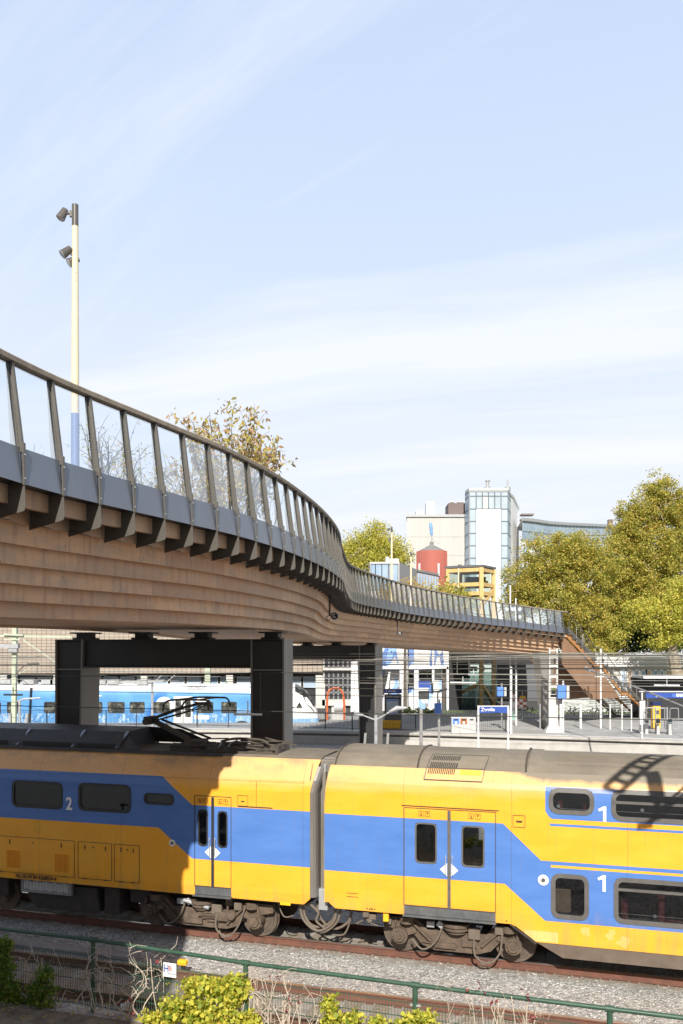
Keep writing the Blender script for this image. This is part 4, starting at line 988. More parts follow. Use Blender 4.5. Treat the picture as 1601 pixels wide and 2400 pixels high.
# big plane trees to the right
def AT(px, py, Y): return tuple(at(px, py, Y))
def blob(px, py, Y, rpx, rpy, ry=None): s = Y/F; c = at(px, py, Y); return (c.x, c.y, c.z, rpx*s, ry if ry else rpx*s, rpy*s)
Y1, Y2, Y3, Y4 = 112, 117, 92, 124
tree('broad plane tree turning yellow, directly behind the end of the footbridge and its stairs', 'tree', (at(1395, 1700, Y1).x, Y1, .5), .5,
     [([(at(1395, 1700, Y1).x, Y1, .5), AT(1372, 1530, Y1), AT(1352, 1440, Y1), AT(1330, 1370, Y1)], .42, .2), ([AT(1372, 1530, Y1), AT(1392, 1430, Y1), AT(1400, 1350, Y1)], .25, .12), ([AT(1352, 1440, Y1), AT(1270, 1400, Y1)], .18, .08)],
     [blob(1290, 1315, Y1, 72, 62), blob(1345, 1300, Y1, 55, 62), blob(1225, 1370, Y1, 48, 58), blob(1395, 1330, Y1, 60, 70), blob(1300, 1400, Y1, 90, 52), blob(1210, 1430, Y1+1, 40, 40), blob(1370, 1430, Y1, 60, 60), blob(1395, 1500, Y1+2, 70, 45)],
     32, .25, 'leaf_plane', 5, leaves=40, spread=.37, shell=.38)
tree('tallest plane tree, its yellow green crown running out of the right edge', 'tree', (at(1575, 1700, Y2).x, Y2, .5), .55,
     [([(at(1575, 1700, Y2).x, Y2, .5), AT(1572, 1520, Y2), AT(1560, 1400, Y2), AT(1530, 1290, Y2), AT(1535, 1200, Y2)], .55, .15), ([AT(1560, 1400, Y2), AT(1500, 1340, Y2), AT(1480, 1280, Y2)], .28, .1)],
     [blob(1452, 1265, Y2, 38, 42), blob(1545, 1150, Y2, 38, 36), blob(1500, 1215, Y2, 52, 52), blob(1580, 1200, Y2, 62, 60), blob(1530, 1290, Y2, 90, 62), blob(1470, 1330, Y2, 60, 58), blob(1610, 1310, Y2, 80, 90), blob(1525, 1390, Y2, 90, 60), blob(1460, 1420, Y2, 60, 60), blob(1640, 1200, Y2, 60, 70), blob(1480, 1240, Y2, 30, 60)],
     32, .25, 'leaf_plane', 8, leaves=40, spread=.37, shell=.38)
tree('bright low plane tree with thick pale trunk at the right picture edge', 'tree', (at(1572, 1712, Y3).x, Y3, .5), .5,
     [([(at(1590, 1712, Y3).x, Y3, .5), AT(1588, 1600, Y3), AT(1575, 1520, Y3), AT(1568, 1470, Y3)], .95, .35)],
     [blob(1540, 1440, Y3, 62, 42), blob(1500, 1430, Y3, 35, 26), blob(1600, 1450, Y3, 60, 55), blob(1555, 1500, Y3, 45, 26), blob(1610, 1390, Y3, 50, 45)],
     36, .23, 'leaf_bright', 12, leaves=36, spread=.36, shell=.38)
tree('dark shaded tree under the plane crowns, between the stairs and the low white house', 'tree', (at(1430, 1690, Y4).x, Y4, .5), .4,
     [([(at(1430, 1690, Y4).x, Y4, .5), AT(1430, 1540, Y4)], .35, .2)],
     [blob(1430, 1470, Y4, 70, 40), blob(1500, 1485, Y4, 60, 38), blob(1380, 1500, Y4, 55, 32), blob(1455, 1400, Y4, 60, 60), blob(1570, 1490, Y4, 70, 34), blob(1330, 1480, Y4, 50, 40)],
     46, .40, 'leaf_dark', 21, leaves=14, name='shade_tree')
Y5 = 125
tree('yellow green tree seen above the bend of the bridge, left of the glazed stair house', 'tree', (at(850, 1690, Y5).x, Y5, .5), .4,
     [([(at(850, 1690, Y5).x, Y5, .5), AT(862, 1400, Y5), AT(880, 1280, Y5)], .45, .12)],
     [blob(882, 1245, Y5, 22, 28), blob(845, 1275, Y5, 34, 26), blob(900, 1285, Y5, 48, 32), blob(820, 1295, Y5, 30, 24), blob(935, 1305, Y5, 32, 28), blob(860, 1320, Y5, 70, 30), blob(780, 1330, Y5, 50, 40)],
     30, .27, 'leaf_bright', 31, leaves=32, spread=.62, shell=.42)
for k, (px, w, hh) in enumerate(((950, 60, 30), (1040, 55, 28))):
    Yk = 90+k*3
    tree(['brownish shrubs seen through the balustrade under the stair house', 'brownish shrubs seen through the balustrade in front of the red silo foot'][k], 'shrub', (at(px, 1690, Yk).x, Yk, .5), .2, [([(at(px, 1690, Yk).x, Yk, .5), AT(px, 1450, Yk)], .2, .1)],
     [blob(px, 1400, Yk, w, hh), blob(px-30, 1425, Yk, w*.7, hh), blob(px+35, 1420, Yk, w*.7, hh)], 40, .28, 'leaf_brown' if k == 0 else 'leaf_plane', 41+k, name='shrub_tree', bark='bark_dark')
# small autumn tree and shrubs planted on the bridge deck
def deck_shrub(label, X, Y, zb, height, width, nst, nleaf, mat, seed, lsz=.13, name='deck_tree', bare=.0, cone=.5):
    X, Y, zb, g_ = SC(X, Y, zb); height *= g_; width *= g_
    t = thing(name, label, 'small tree', (X, Y, zb), 0, 'plants growing on the bridge deck'); rnd = random.Random(seed); b = MB(); tips = []
    for i in range(nst):
        a = rnd.uniform(0, 2*PI); rr_ = rnd.uniform(.15, 1)**.7*width; hh = height*(1-.45*(rr_/width)**2)*rnd.uniform(.8, 1.02)
        p = [Vector((0, 0, 0)), Vector((rr_*.35*math.cos(a), rr_*.35*math.sin(a), hh*.4)), Vector((rr_*.8*math.cos(a), rr_*.8*math.sin(a), hh*.78)), Vector((rr_*math.cos(a), rr_*math.sin(a), hh))]
        cc = catmull(p, 5); b.tube(cc, [.028*(1-.85*i_/len(cc)) for i_ in range(len(cc))], 5)
        for q in range(7):
            k = rnd.randint(6, len(cc)-1); st = cc[k]; e = st+Vector((rnd.uniform(-.5, .5), rnd.uniform(-.5, .5), rnd.uniform(.05, .6))); b.tube([st, st.lerp(e, .5)+Vector((0, 0, .04)), e], [.008, .006, .003], 4)
            for w in range(3): tips.append(st.lerp(e, rnd.uniform(.3, 1)))
        tips += [cc[rnd.randint(7, len(cc)-1)] for _ in range(6)]
    b.build('branches', 'bark_dark', t, smooth=True)
    rs = np.random.RandomState(seed); T = np.array([tuple(x) for x in tips]); pick = T[rs.randint(0, len(T), nleaf)]+rs.normal(size=(nleaf, 3))*.10
    leaf_mesh('crown', pick, lsz, mat, t, .42, droop=.9, seed=seed); return t
deck_shrub('small autumn tree with brown and yellow leaves rising above the bridge handrail', -3.75, 28, 9.85, 5.25, 2.3, 40, 3000, 'leaf_brown', 4, .19)
deck_shrub('almost bare twigs at the right side of the brown autumn tree on the bridge', -3.0, 31.5, 9.85, 3.9, 1.6, 10, 60, 'leaf_brown', 9, .13)
deck_shrub('thin leafy shrub seen through the glass right of the tall cream lamp pole', -5.6, 20.5, 9.9, 2.75, .9, 9, 260, 'leaf_plane', 14, .08)
deck_shrub('sparse shrub behind the glass between the lamp pole shrub and the brown tree', -5.5, 24.0, 9.9, 3.3, 1.2, 14, 650, 'leaf_brown', 17, .10)
deck_shrub('dense twiggy shrub behind the glass below the brown autumn tree', -4.6, 25.5, 9.9, 3.4, 1.3, 16, 900, 'leaf_brown', 19, .11)
deck_shrub('low grassy shrub tips behind the glass at the left picture edge', -6.6, 17.0, 9.9, .9, .8, 12, 160, 'leaf_green', 23, .07)

# ------------------------------------------------------------------ buildings
def P2(px0, py0, px1, py1, Y): a = at(px0, py0, Y); c = at(px1, py1, Y); return a.x, c.x, c.z, a.z
def fbox(b, px0, py0, px1, py1, Y, depth, mi=0):
    x0, x1, z0, z1 = P2(px0, py0, px1, py1, Y); b.box(((x0+x1)/2, Y+depth/2, (z0+z1)/2), (x1-x0, depth, z1-z0), mi=mi); return b
def win(parent, px0, py0, px1, py1, Y, mat='facade_glass', fr='galv', name='window', w=.10):
    x0, x1, z0, z1 = P2(px0, py0, px1, py1, Y)
    b = MB()
    for a, c in (((x0, z0), (x1, z0)), ((x0, z1), (x1, z1)), ((x0, z0), (x0, z1)), ((x1, z0), (x1, z1))): b.bar((a[0], Y-.03, a[1]), (c[0], Y-.03, c[1]), w, .08, up=(0, 1, 0))
    f = b.build(name, fr, parent); g = MB(); g.add([(x0, Y-.02, z0), (x1, Y-.02, z0), (x1, Y-.02, z1), (x0, Y-.02, z1)], [(0, 1, 2, 3)]); g.build('pane', mat, f); return f
M['wall_white'] = plain('weathered white facade', (.56, .55, .52), .8, 0, .07, .12, dirt=(.38, .35, .30), dirt_amt=.5, streak=True)
M['wall_clean'] = plain('clean white facade', (.80, .79, .77), .7, 0, .03, .15)
M['brown_louver'] = plain('brown rooftop louvres', (.20, .16, .15), .8, 0, .1, .6, streak=True)
M['slate'] = plain('grey roof slate', (.22, .215, .21), .75, 0, .15, 1.5)
M['anth'] = plain('anthracite cladding', (.13, .135, .15), .55, .1, .1, 1, streak=True)
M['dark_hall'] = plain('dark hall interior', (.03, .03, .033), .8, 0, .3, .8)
M['pale_glass'] = plain('pale mirrored panel', (.44, .52, .58), .3, 0, .12, .4)
M['mullion'] = plain('grey blue window frame', (.20, .23, .26), .5, 0, .05, 1)
M['figure_blue'] = plain('pale blue figure', (.20, .36, .72), .4, 0, .05, 1)

YB = 165
off = thing('office_building', 'large white office building with glazed corner tower and curved blue window band', 'building', (at(1110, 1600, YB).x, YB, .5)); 
def rel(o): o.location = o.location-off.location
b = MB(); q_ = lambda px, Y: (at(px, 0, Y).x, Y)
z1_ = at(0, 1212, YB).z; b.prism([q_(954, YB), q_(1092, YB), q_(1092, YB+20), q_(958, YB+20)], (1, 0, 0), (0, 1, 0), (0, 0, z1_-.5), (0, 0, .5)); b.prism([q_(952, YB-.25), q_(1093, YB-.25), q_(1093, YB+20), q_(957, YB+20.4)], (1, 0, 0), (0, 1, 0), (0, 0, .5), (0, 0, z1_), 1); rel(b.build('wall', ['wall_white', 'galv'], off))
b = MB()
for px in (967, 983, 999, 1015, 1031, 1047, 1063, 1078): a_ = at(px, 1215, YB-.02); b.bar((a_.x, YB-.02, a_.z), (a_.x, YB-.02, 8), .05, .04)
for py in (1258, 1301, 1344): a_ = at(954, py, YB-.02); c_ = at(1091, py, YB-.02); b.bar(a_, c_, .05, .04)
rel(b.build('panel_joint', 'galv', off))
b = MB()      # corner tower with chamfered edges
x = lambda px: at(px, 0, YB-4).x
zt = at(0, 1150, YB-4).z
tp = [(x(1100), YB-4), (x(1190), YB-4), (x(1208), YB+1), (x(1223), YB+4), (at(1216, 0, YB+18).x, YB+18), (at(1096, 0, YB+18).x, YB+18), (at(1091, 0, YB-1).x, YB-1)]
b.prism(tp, (1, 0, 0), (0, 1, 0), (0, 0, zt-.5), (0, 0, .5)); rel(b.build('tower_wall', 'wall_clean', off))
b = MB(); b.prism([(a+(-.1 if a < x(1150) else .1), c-.12) for a, c in tp], (1, 0, 0), (0, 1, 0), (0, 0, .5), (0, 0, zt)); rel(b.build('tower_roof', 'silver', off))
YT = YB-4
rows = [1152, 1163, 1193, 1222, 1250, 1279, 1308, 1337, 1366, 1395, 1424]
def wrel(f): f.location = f.location-off.location
for i in range(len(rows)-1):
    y0, y1 = rows[i], rows[i+1]
    wrel(win(off, 1101, y0+.6, 1115.5, y1-.6, YT, 'pale_glass', 'mullion', w=.12))
    wrel(win(off, 1175, y0+.6, 1190, y1-.6, YT, 'pale_glass', 'mullion', w=.12))
    if i < 2:
        for a in (1116.5, 1131, 1145.5, 1160): wrel(win(off, a, y0+.6, a+13.5, y1-.6, YT, 'pale_glass' if (a != 1131 or i == 0) else 'silver', 'mullion', w=.12))
    for (pa, pb_) in (((1091, YB-1), (1100, YB-4)), ((1190, YB-4), (1208, YB+1))):
        A_ = Vector((at(pa[0], 0, YB-4 if pa[0] > 1150 else YB-1).x, pa[1], 0)); B_ = Vector((at(pb_[0], 0, YB-4).x, pb_[1], 0)); z1 = at(0, y0+.6, YT).z; z0 = at(0, y1-.6, YT).z
        nn_ = Vector(((B_-A_).y, -(B_-A_).x, 0)).normalized()*.05
        for f0, f1 in ((.03, .97),) if pa[0] < 1150 else ((.03, .48), (.52, .97)):
            q0 = A_.lerp(B_, f0)+nn_; q1 = A_.lerp(B_, f1)+nn_; b = MB()
            for u, v_ in (((q0, z0), (q1, z0)), ((q0, z1), (q1, z1)), ((q0, z0), (q0, z1)), ((q1, z0), (q1, z1))): b.bar((u[0].x, u[0].y, u[1]), (v_[0].x, v_[0].y, v_[1]), .14, .1)
            f = b.build('window', 'mullion', off); g = MB(); g.add([(q0.x, q0.y, z0), (q1.x, q1.y, z0), (q1.x, q1.y, z1), (q0.x, q0.y, z1)], [(0, 1, 2, 3)]); g.build('pane', 'facade_glass', f); rel(f)
for px in (1143, 1190):
    b = MB(); c = at(px, 1150, YB+2); b.cyl((c.x, c.y, c.z+.35), .6, .7, 'Z', 12); b.cyl((c.x, c.y, c.z+1.2), .35 if px < 1160 else .15, 1.8, 'Z', 12); b.cyl((c.x, c.y, c.z+1.9), .5 if px < 1160 else .1, .15, 'Z', 12); rel(b.build('chimney', 'galv', off))
b = MB(); fbox(b, 1051, 1179, 1091, 1209, YB+2, 5, 0)
for i in range(14): c = at(1053+i*2.8, 1194, YB+1.9); b.bar((c.x, c.y, c.z-1.15), (c.x, c.y, c.z+1.15), .05, .05)
rel(b.build('rooftop_louvres', 'brown_louver', off))
b = MB(); fbox(b, 1000, 1176, 1018, 1210, YB+2, 3); fbox(b, 976, 1196, 992, 1211, YB+1, 3); fbox(b, 1003, 1201, 1021, 1211, YB+1, 3, 1); fbox(b, 1056, 1175.5, 1066, 1177, YB+3, 2, 0); fbox(b, 1073, 1175.5, 1088, 1177, YB+3, 2, 0)
rel(b.build('rooftop_unit', ['wall_clean', 'silver'], off))
# curved wing
arc = [(1224, 168, 1216), (1252, 172, 1219), (1285, 178, 1224), (1325, 186, 1227), (1370, 196, 1229), (1415, 208, 1231), (1460, 222, 1233)]
pts = [Vector((at(px, 0, Y).x, Y, at(0, py, Y).z)) for px, Y, py in arc]
b = MB()
for a, c in zip(pts, pts[1:]):
    b.add([(a.x, a.y, .5), (c.x, c.y, .5), (c.x, c.y, c.z), (a.x, a.y, a.z)], [(0, 1, 2, 3)]); b.add([(a.x, a.y, a.z), (c.x, c.y, c.z), (c.x+2, c.y+16, c.z), (a.x+2, a.y+16, a.z)], [(0, 1, 2, 3)])
    b.bar((a.x, a.y-.2, a.z-.1), (c.x, c.y-.2, c.z-.1), .5, .6, mi=1)
rel(b.build('curved_wall', ['wall_clean', 'galv'], off))
for a, c in zip(pts, pts[1:]):
    k = 5
    for i in range(k):
        for (d0, d1) in ((.6, 2.4), (2.5, 4.3)):
            q0 = a.lerp(c, (i+.04)/k); q1 = a.lerp(c, (i+.96)/k); b = MB(); g = MB()
            vs = [(q0.x, q0.y-.06, q0.z-d1), (q1.x, q1.y-.06, q1.z-d1), (q1.x, q1.y-.06, q1.z-d0), (q0.x, q0.y-.06, q0.z-d0)]
            for j in range(4): b.bar(vs[j], vs[(j+1) % 4], .12, .08)
            f = b.build('window', 'mullion', off); g.add([(v[0], v[1]-.01, v[2]) for v in vs], [(0, 1, 2, 3)]); g.build('pane', 'facade_glass', f); rel(f)
b = MB(); c = at(1235, 1207, 175); b.box(c, (2.5, 2, .3)); b.box((c.x, c.y, c.z-1), (2.6, 2, .3)); c = at(1430, 1226, 200); b.box(c, (1, 1, 1.6)); rel(b.build('rooftop_vent', 'brown_louver', off))
for px, py in ((1226, 1285), (1228, 1330)): wrel(win(off, px, py, px+10, py+22, 163.9, 'facade_glass'))

# red silo with slate cone and blue figure on a mast
YS = 106; c = at(1012, 1500, YS)
si = thing('red_silo', 'round red corrugated silo with grey conical roof and a tall blue ornament on its tip', 'silo', (c.x, YS, .5))
rr_ = 35.5*YS/F; zt_ = at(0, 1293, YS).z-.5
b = MB(); b.tube([(0, 0, 0), (0, 0, zt_)], rr_, 40)
for i in range(40):
    a = 2*PI*i/40; b.bar((rr_*math.cos(a), rr_*math.sin(a), 0), (rr_*math.cos(a), rr_*math.sin(a), zt_), .07, .07)
b.build('wall', 'red', si)
zc = at(0, 1276, YS).z-.5
b = MB(); b.tube([(0, 0, zt_-.02), (0, 0, zc)], [rr_*.93, .12], 12); b.cyl((0, 0, zc+.1), .25, .4, 'Z', 10)
for i in range(12): a = 2*PI*i/12; b.bar((rr_*.94*math.cos(a), rr_*.94*math.sin(a), zt_), (0, 0, zc+.02), .05, .05)
b.build('roof', 'slate', si)
z1 = at(0, 1254, YS).z-.5; z2 = at(0, 1224, YS).z-.5
b = MB(); b.cyl((0, 0, (zc+z1)/2), .06, z1-zc+.3, 'Z', 8); b.tube([(0, 0, zc+.7), (.45, 0, zc+.35), (1.0, 0, zc+.0), (1.02, 0, zc+.2)], .03, 6); b.build('mast', 'galv', si)
b = MB(); b.tube(catmull([(0, 0, z1), (-.05, 0, z1+.4), (-.1, 0, z1+.95), (-.16, 0, z2-.2), (-.2, 0, z2)], 5), [.7*q_ for q_ in (.24, .25, .26, .27, .27, .27, .27, .28, .29, .29, .3, .3, .28, .27, .26, .25, .23, .2, .17, .14, .1)], 10); b.build('ornament', 'figure_blue', si, smooth=True)
b = MB(); a0 = at(983, 1335, YS-2); 
for px in (983, 1028): c2 = at(px, 1335, YS-2.2); b.cyl((c2.x-si.location.x, -2.2, c2.z-.5), .13, 1.5, 'Z', 8)
b.build('vent_pipe', 'white_metal', si)

# glazed stair house (grey) and its lower wing
YG = 100; c = at(920, 1500, YG)
gs = thing('stair_house', 'grey glass and metal stair house with a sloping louvred wing, left of the red silo', 'building', (c.x, YG, .5))
def lrel(o, root): o.location = o.location-root.location; return o
b = MB(); fbox(b, 867, 1317, 936, 1321, YG, 6, 0); fbox(b, 867, 1321, 869, 1690, YG, .3, 0); fbox(b, 934, 1321, 936, 1690, YG, .3, 0); fbox(b, 867, 1385, 936, 1700, YG, 6, 0); fbox(b, 905, 1309, 935, 1317, YG+2, 3, 0); b.cyl(at(908, 1312, YG+1), .25, .7, 'Z', 10)
lrel(b.build('frame', 'silver', gs), gs)
for px in (869, 880, 895, 912): lrel(win(gs, px, 1322, px+(11 if px < 880 else 15 if px < 912 else 21), 1384, YG+.05, 'facade_glass', 'anth', w=.08), gs)
b = MB(); x0 = at(936, 0, YG).x; zA = at(0, 1317, YG).z; zB = at(0, 1334, YG).z; zC = at(0, 1346, YG).z; x1 = at(977, 0, YG).x; x2 = at(1030, 0, YG).x
b.prism([(x0, .5), (x1, .5), (x1, zB), (x0, zA)], (1, 0, 0), (0, 0, 1), (0, 6, 0), (0, YG+.3, 0)); 
for i in range(24): X_ = x0+(x1-x0)*i/24; b.bar((X_, YG+.27, zC-4), (X_, YG+.27, zA-(zA-zB)*i/24), .03, .03)
lrel(b.build('louvred_wall', 'anth', gs), gs)
b = MB(); b.prism([(x1, .5), (x2, .5), (x2, zC), (x1, zC+.5)], (1, 0, 0), (0, 0, 1), (0, .3, 0), (0, YG+.8, 0), 0); b.bar((x1, YG+.7, zC+.55), (x2, YG+.7, zC), .15, .25, mi=1)
for i in range(8): X_ = x1+(x2-x1)*i/8; b.bar((X_+.1, YG+.7, zC-4), (X_+.1, YG+.7, zC+.2), .07, .05, mi=2)
lrel(b.build('lower_wing', ['facade_glass', 'anth', 'copper'], gs), gs)

# timber lift tower
YL_ = 96; lt = thing('lift_tower', 'lift tower of pale timber posts and beams with glass walls, right of the red silo', 'lift tower', (at(1110, 0, YL_).x, YL_, .5))
lx = [at(px, 0, YL_).x for px in (1052, 1126, 1163)]
Pq = {'A': Vector((lx[0], YL_+1.2, 0)), 'B': Vector((lx[1], YL_-.6, 0)), 'D': Vector((lx[2]+.1, YL_+2.2, 0))}; Pq['E'] = Pq['A']+Pq['D']-Pq['B']
zT = at(0, 1330, YL_).z
b = MB()
for k_, wd in (('A', .35), ('B', .45), ('D', .42), ('E', .35)): p = Pq[k_]; b.box((p.x, p.y, zT/2+.2), (wd, wd, zT-.5))
for py in (1336, 1370, 1391): 
    z = at(0, py, YL_).z
    for a_, c_ in (('A', 'B'), ('B', 'D'), ('D', 'E'), ('E', 'A')): b.bar(Pq[a_]+Vector((0, 0, z)), Pq[c_]+Vector((0, 0, z)), .30, .42)
for (a_, c_, pa, pb_) in (('B', 'D', 1425, 1375), ('A', 'B', 1640, 1600), ('B', 'D', 1600, 1650), ('B', 'D', 1520, 1460)):
    b.bar(Pq[a_]+Vector((0, 0, at(0, pa, YL_).z)), Pq[c_]+Vector((0, 0, at(0, pb_, YL_).z)), .28, .34)
lrel(b.build('timber_frame', 'timber', lt), lt)
b = MB(); cc_ = (Pq['A']+Pq['D'])/2
b.add([tuple(Pq[k_]+(Pq[k_]-cc_)*.12+Vector((0, 0, zT+z))) for z in (0, .25) for k_ in 'ABDE'], [(0, 1, 2, 3), (7, 6, 5, 4), (0, 4, 5, 1), (1, 5, 6, 2), (2, 6, 7, 3), (3, 7, 4, 0)]); lrel(b.build('roof', 'anth', lt), lt)
b = MB()
for a_, c_ in (('A', 'B'), ('B', 'D')):
    p, q = Pq[a_]+Vector((0, .1, 0)), Pq[c_]+Vector((0, .1, 0)); b.add([(p.x, p.y, .5), (q.x, q.y, .5), (q.x, q.y, zT-.3), (p.x, p.y, zT-.3)], [(0, 1, 2, 3)])
lrel(b.build('glass_wall', 'bldg_glass_t', lt), lt)
b = MB(); b.box((cc_.x+.6, cc_.y+.2, at(0, 1362, YL_).z), (2.2, 1, 1.2)); b.box((cc_.x+1.2, cc_.y-.4, at(0, 1365, YL_).z), (1.4, .5, .5)); b.box((cc_.x-.4, cc_.y+.8, at(0, 1500, YL_).z), (.8, .8, 9)); lrel(b.build('lift_machinery', 'anth', lt), lt)

# station hall behind the blue train: tan tiled facade over a dark window strip
def clad():
    m, nt = nodes('tan tiled cladding'); N = NT(nt); co = N.coord(); X = N.sep(co)
    br_ = N.n('ShaderNodeTexBrick'); cb = N.n('ShaderNodeCombineXYZ'); N.put(cb.inputs[0], X[0]); N.put(cb.inputs[1], X[2]); N.put(br_.inputs['Vector'], cb.outputs[0]); br_.offset = 0
    br_.inputs['Color1'].default_value = (.42, .35, .28, 1); br_.inputs['Color2'].default_value = (.37, .31, .25, 1); br_.inputs['Mortar'].default_value = (.12, .10, .09, 1)
    br_.inputs['Scale'].default_value = 1; br_.inputs['Brick Width'].default_value = .55; br_.inputs['Row Height'].default_value = .36; br_.inputs['Mortar Size'].default_value = .025
    N.out(N.pbr(br_.outputs[0], .8)); return m
M['tan_clad'] = clad()
YH = 97
hall = thing('station_hall', 'long station hall with tan tiled upper wall behind the blue train', 'building', (-22, YH, .5))
b = MB(); fbox(b, -500, 1380, 757, 1578, YH, 14, 0); lrel(b.build('tiled_wall', 'tan_clad', hall), hall)
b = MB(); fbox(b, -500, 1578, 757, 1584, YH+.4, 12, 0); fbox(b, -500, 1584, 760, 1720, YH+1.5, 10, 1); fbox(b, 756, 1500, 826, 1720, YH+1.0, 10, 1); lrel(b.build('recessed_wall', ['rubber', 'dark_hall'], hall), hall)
b = MB()
for px in (-240, -160, -80, 0, 125, 330, 530, 740): fbox(b, px, 1582, px+16, 1720, YH+.3, 1, 0)
fbox(b, 742, 1604, 762, 1720, YH+.2, 1, 0); fbox(b, 756, 1500, 826, 1512, YH+.4, 1, 0); fbox(b, 756, 1566, 826, 1571, YH+.3, 1, 0); fbox(b, 755, 1640, 826, 1654, YH+.2, .6, 0); fbox(b, 755, 1500, 760, 1720, YH+.5, .5, 0)
lrel(b.build('pillar', 'wall_white', hall), hall)
for i in range(22):
    px = -110+i*39; 
    if px < 730: lrel(win(hall, px+3, 1586, px+35, 1612, YH+1.4, 'pale_glass' if i % 3 else 'facade_glass', 'white_metal', w=.06), hall)
for i in range(6):
    for py in (1514, 1532, 1549, 1573, 1590, 1607, 1624, 1656, 1673, 1688): lrel(win(hall, 761+i*11, py, 770+i*11, py+15, YH+.9, 'dark_hall', 'galv', w=.05), hall)
# mural building under the bridge
def mural():
    m, nt = nodes('blue and white mural'); N = NT(nt); co = N.coord(); X = N.sep(co)
    v = N.n('ShaderNodeTexVoronoi'); N.put(v.inputs['Vector'], N.mapping(co, (.62, 1, .24), rot=(0, .35, 0))); v.inputs['Scale'].default_value = 2.4
    r = N.sep(v.outputs['Color'])[0]; zn = X[2]
    c = N.ramp(r, [(0, (.14, .26, .58)), (.2, (.70, .70, .69)), (.34, (.26, .26, .28)), (.44, (.28, .46, .80)), (.62, (.76, .76, .74)), (.74, (.10, .18, .42)), (.84, (.40, .56, .84))], 'CONSTANT')
    v3 = N.n('ShaderNodeTexVoronoi'); N.put(v3.inputs['Vector'], N.mapping(co, (.9, 1, .3), rot=(0, -.4, 0), loc=(3, 0, 1))); v3.inputs['Scale'].default_value = 1.1
    s3 = N.m('GREATER_THAN', N.sep(v3.outputs['Color'])[1], .72); c = N.mix(s3, c, (.74, .74, .72))
    N.out(N.pbr(c, .6)); return m
M['mural'] = mural()
YM = 92
mu = thing('mural_building', 'building with an abstract blue and white painted front, seen under the middle of the bridge', 'building', (at(965, 0, YM).x, YM, .5))
b = MB(); fbox(b, 880, 1440, 1052, 1564, YM, 8, 0); lrel(b.build('painted_upper_wall', 'mural', mu), mu)
b = MB(); fbox(b, 880, 1566, 1052, 1700, YM+1.6, 6, 0); lrel(b.build('painted_lower_wall', 'mural', mu), mu)
b = MB(); fbox(b, 880, 1562, 1052, 1568, YM-.1, 2.2, 0); fbox(b, 937, 1500, 955, 1690, YM-.05, .6, 0); fbox(b, 971, 1500, 981, 1690, YM-.05, .6, 0); fbox(b, 1013, 1490, 1018, 1600, YM-.05, .4, 0); fbox(b, 1047, 1510, 1051, 1690, YM-.1, .5, 0)
b.prism([(at(893, 0, YM).x, .6), (at(905, 0, YM).x, .6), (at(915, 0, YM).x, at(0, 1575, YM).z), (at(911, 0, YM).x, at(0, 1575, YM).z)], (1, 0, 0), (0, 0, 1), (0, .5, 0), (0, YM, 0))
lrel(b.build('white_pillar', 'wall_clean', mu), mu)
for (a, b0, c_, d_) in ((884, 1584, 908, 1630), (955, 1580, 970, 1610), (982, 1574, 1012, 1600)): lrel(win(mu, a, b0, c_, d_, YM+1.4, 'dark_hall', 'galv', w=.08), mu)
b = MB(); fbox(b, 981, 1596, 1008, 1612, YM-.2, .3, 0); b2 = lrel(b.build('blue_awning', 'blue', mu), mu)
# dark passage under the bridge and glazed lobby
dk = thing('dark_passage', 'black walled passage and lobby under the bridge, between the mural building and the lift tower', 'building', (at(1065, 0, 94).x, 94, .5))
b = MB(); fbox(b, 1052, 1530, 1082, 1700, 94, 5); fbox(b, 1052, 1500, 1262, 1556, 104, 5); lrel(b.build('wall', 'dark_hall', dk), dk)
b = MB(); fbox(b, 1165, 1556, 1262, 1660, 112, 4, 0); lrel(b.build('back_wall', 'anth', dk), dk)
for px in (1085, 1102, 1130): b = MB(); fbox(b, px, 1562, px+(6 if px != 1102 else 17), 1573, 101, .3); lrel(b.build('lamp_panel', 'silver', dk), dk)
b = MB(); fbox(b, 1085, 1575, 1166, 1700, 99.5, .1); lrel(b.build('glass_wall', 'bldg_glass_t', dk), dk)
# low white house on the right
YW = 97
wh = thing('white_house', 'low white house with tall windows under the plane trees', 'building', (at(1500, 0, YW).x, YW, .5))
b = MB(); fbox(b, 1400, 1560, 1640, 1700, YW, 10, 0); fbox(b, 1396, 1540, 1640, 1562, YW-.8, 12, 1); lrel(b.build('wall', ['wall_white', 'wall_clean'], wh), wh)
for i, px in enumerate((1455, 1470, 1486, 1502, 1515, 1530, 1545, 1560, 1575, 1590)): lrel(win(wh, px, 1570, px+12, 1614 if i % 4 else 1634, YW-.02, 'beige' if i % 3 == 1 else 'facade_glass', 'white', w=.22), wh)
b = MB(); fbox(b, 1400, 1636, 1640, 1642, YW-1.4, 1.2); lrel(b.build('sill', 'white', wh), wh)
# stone wall below the stairs
def stone():
    m, nt = nodes('layered grey slate wall'); N = NT(nt); co = N.coord(); f = N.noise(N.mapping(co, (.7, .7, 5)), 1.6, 6, .7)
    c = N.ramp(f, [(.38, (.16, .165, .165)), (.48, (.42, .43, .43)), (.56, (.62, .63, .62)), (.66, (.30, .31, .31))]); N.out(N.pbr(c, .8, 0, N.bump(f, .6, .05))); return m
M['stone'] = stone()
b = MB(); fbox(b, 1322, 1636, 1520, 1690, 90, .6); o = b.build('stone_wall', 'stone'); tag(o, 'low wall of layered grey slate behind the parked bicycles', 'wall')

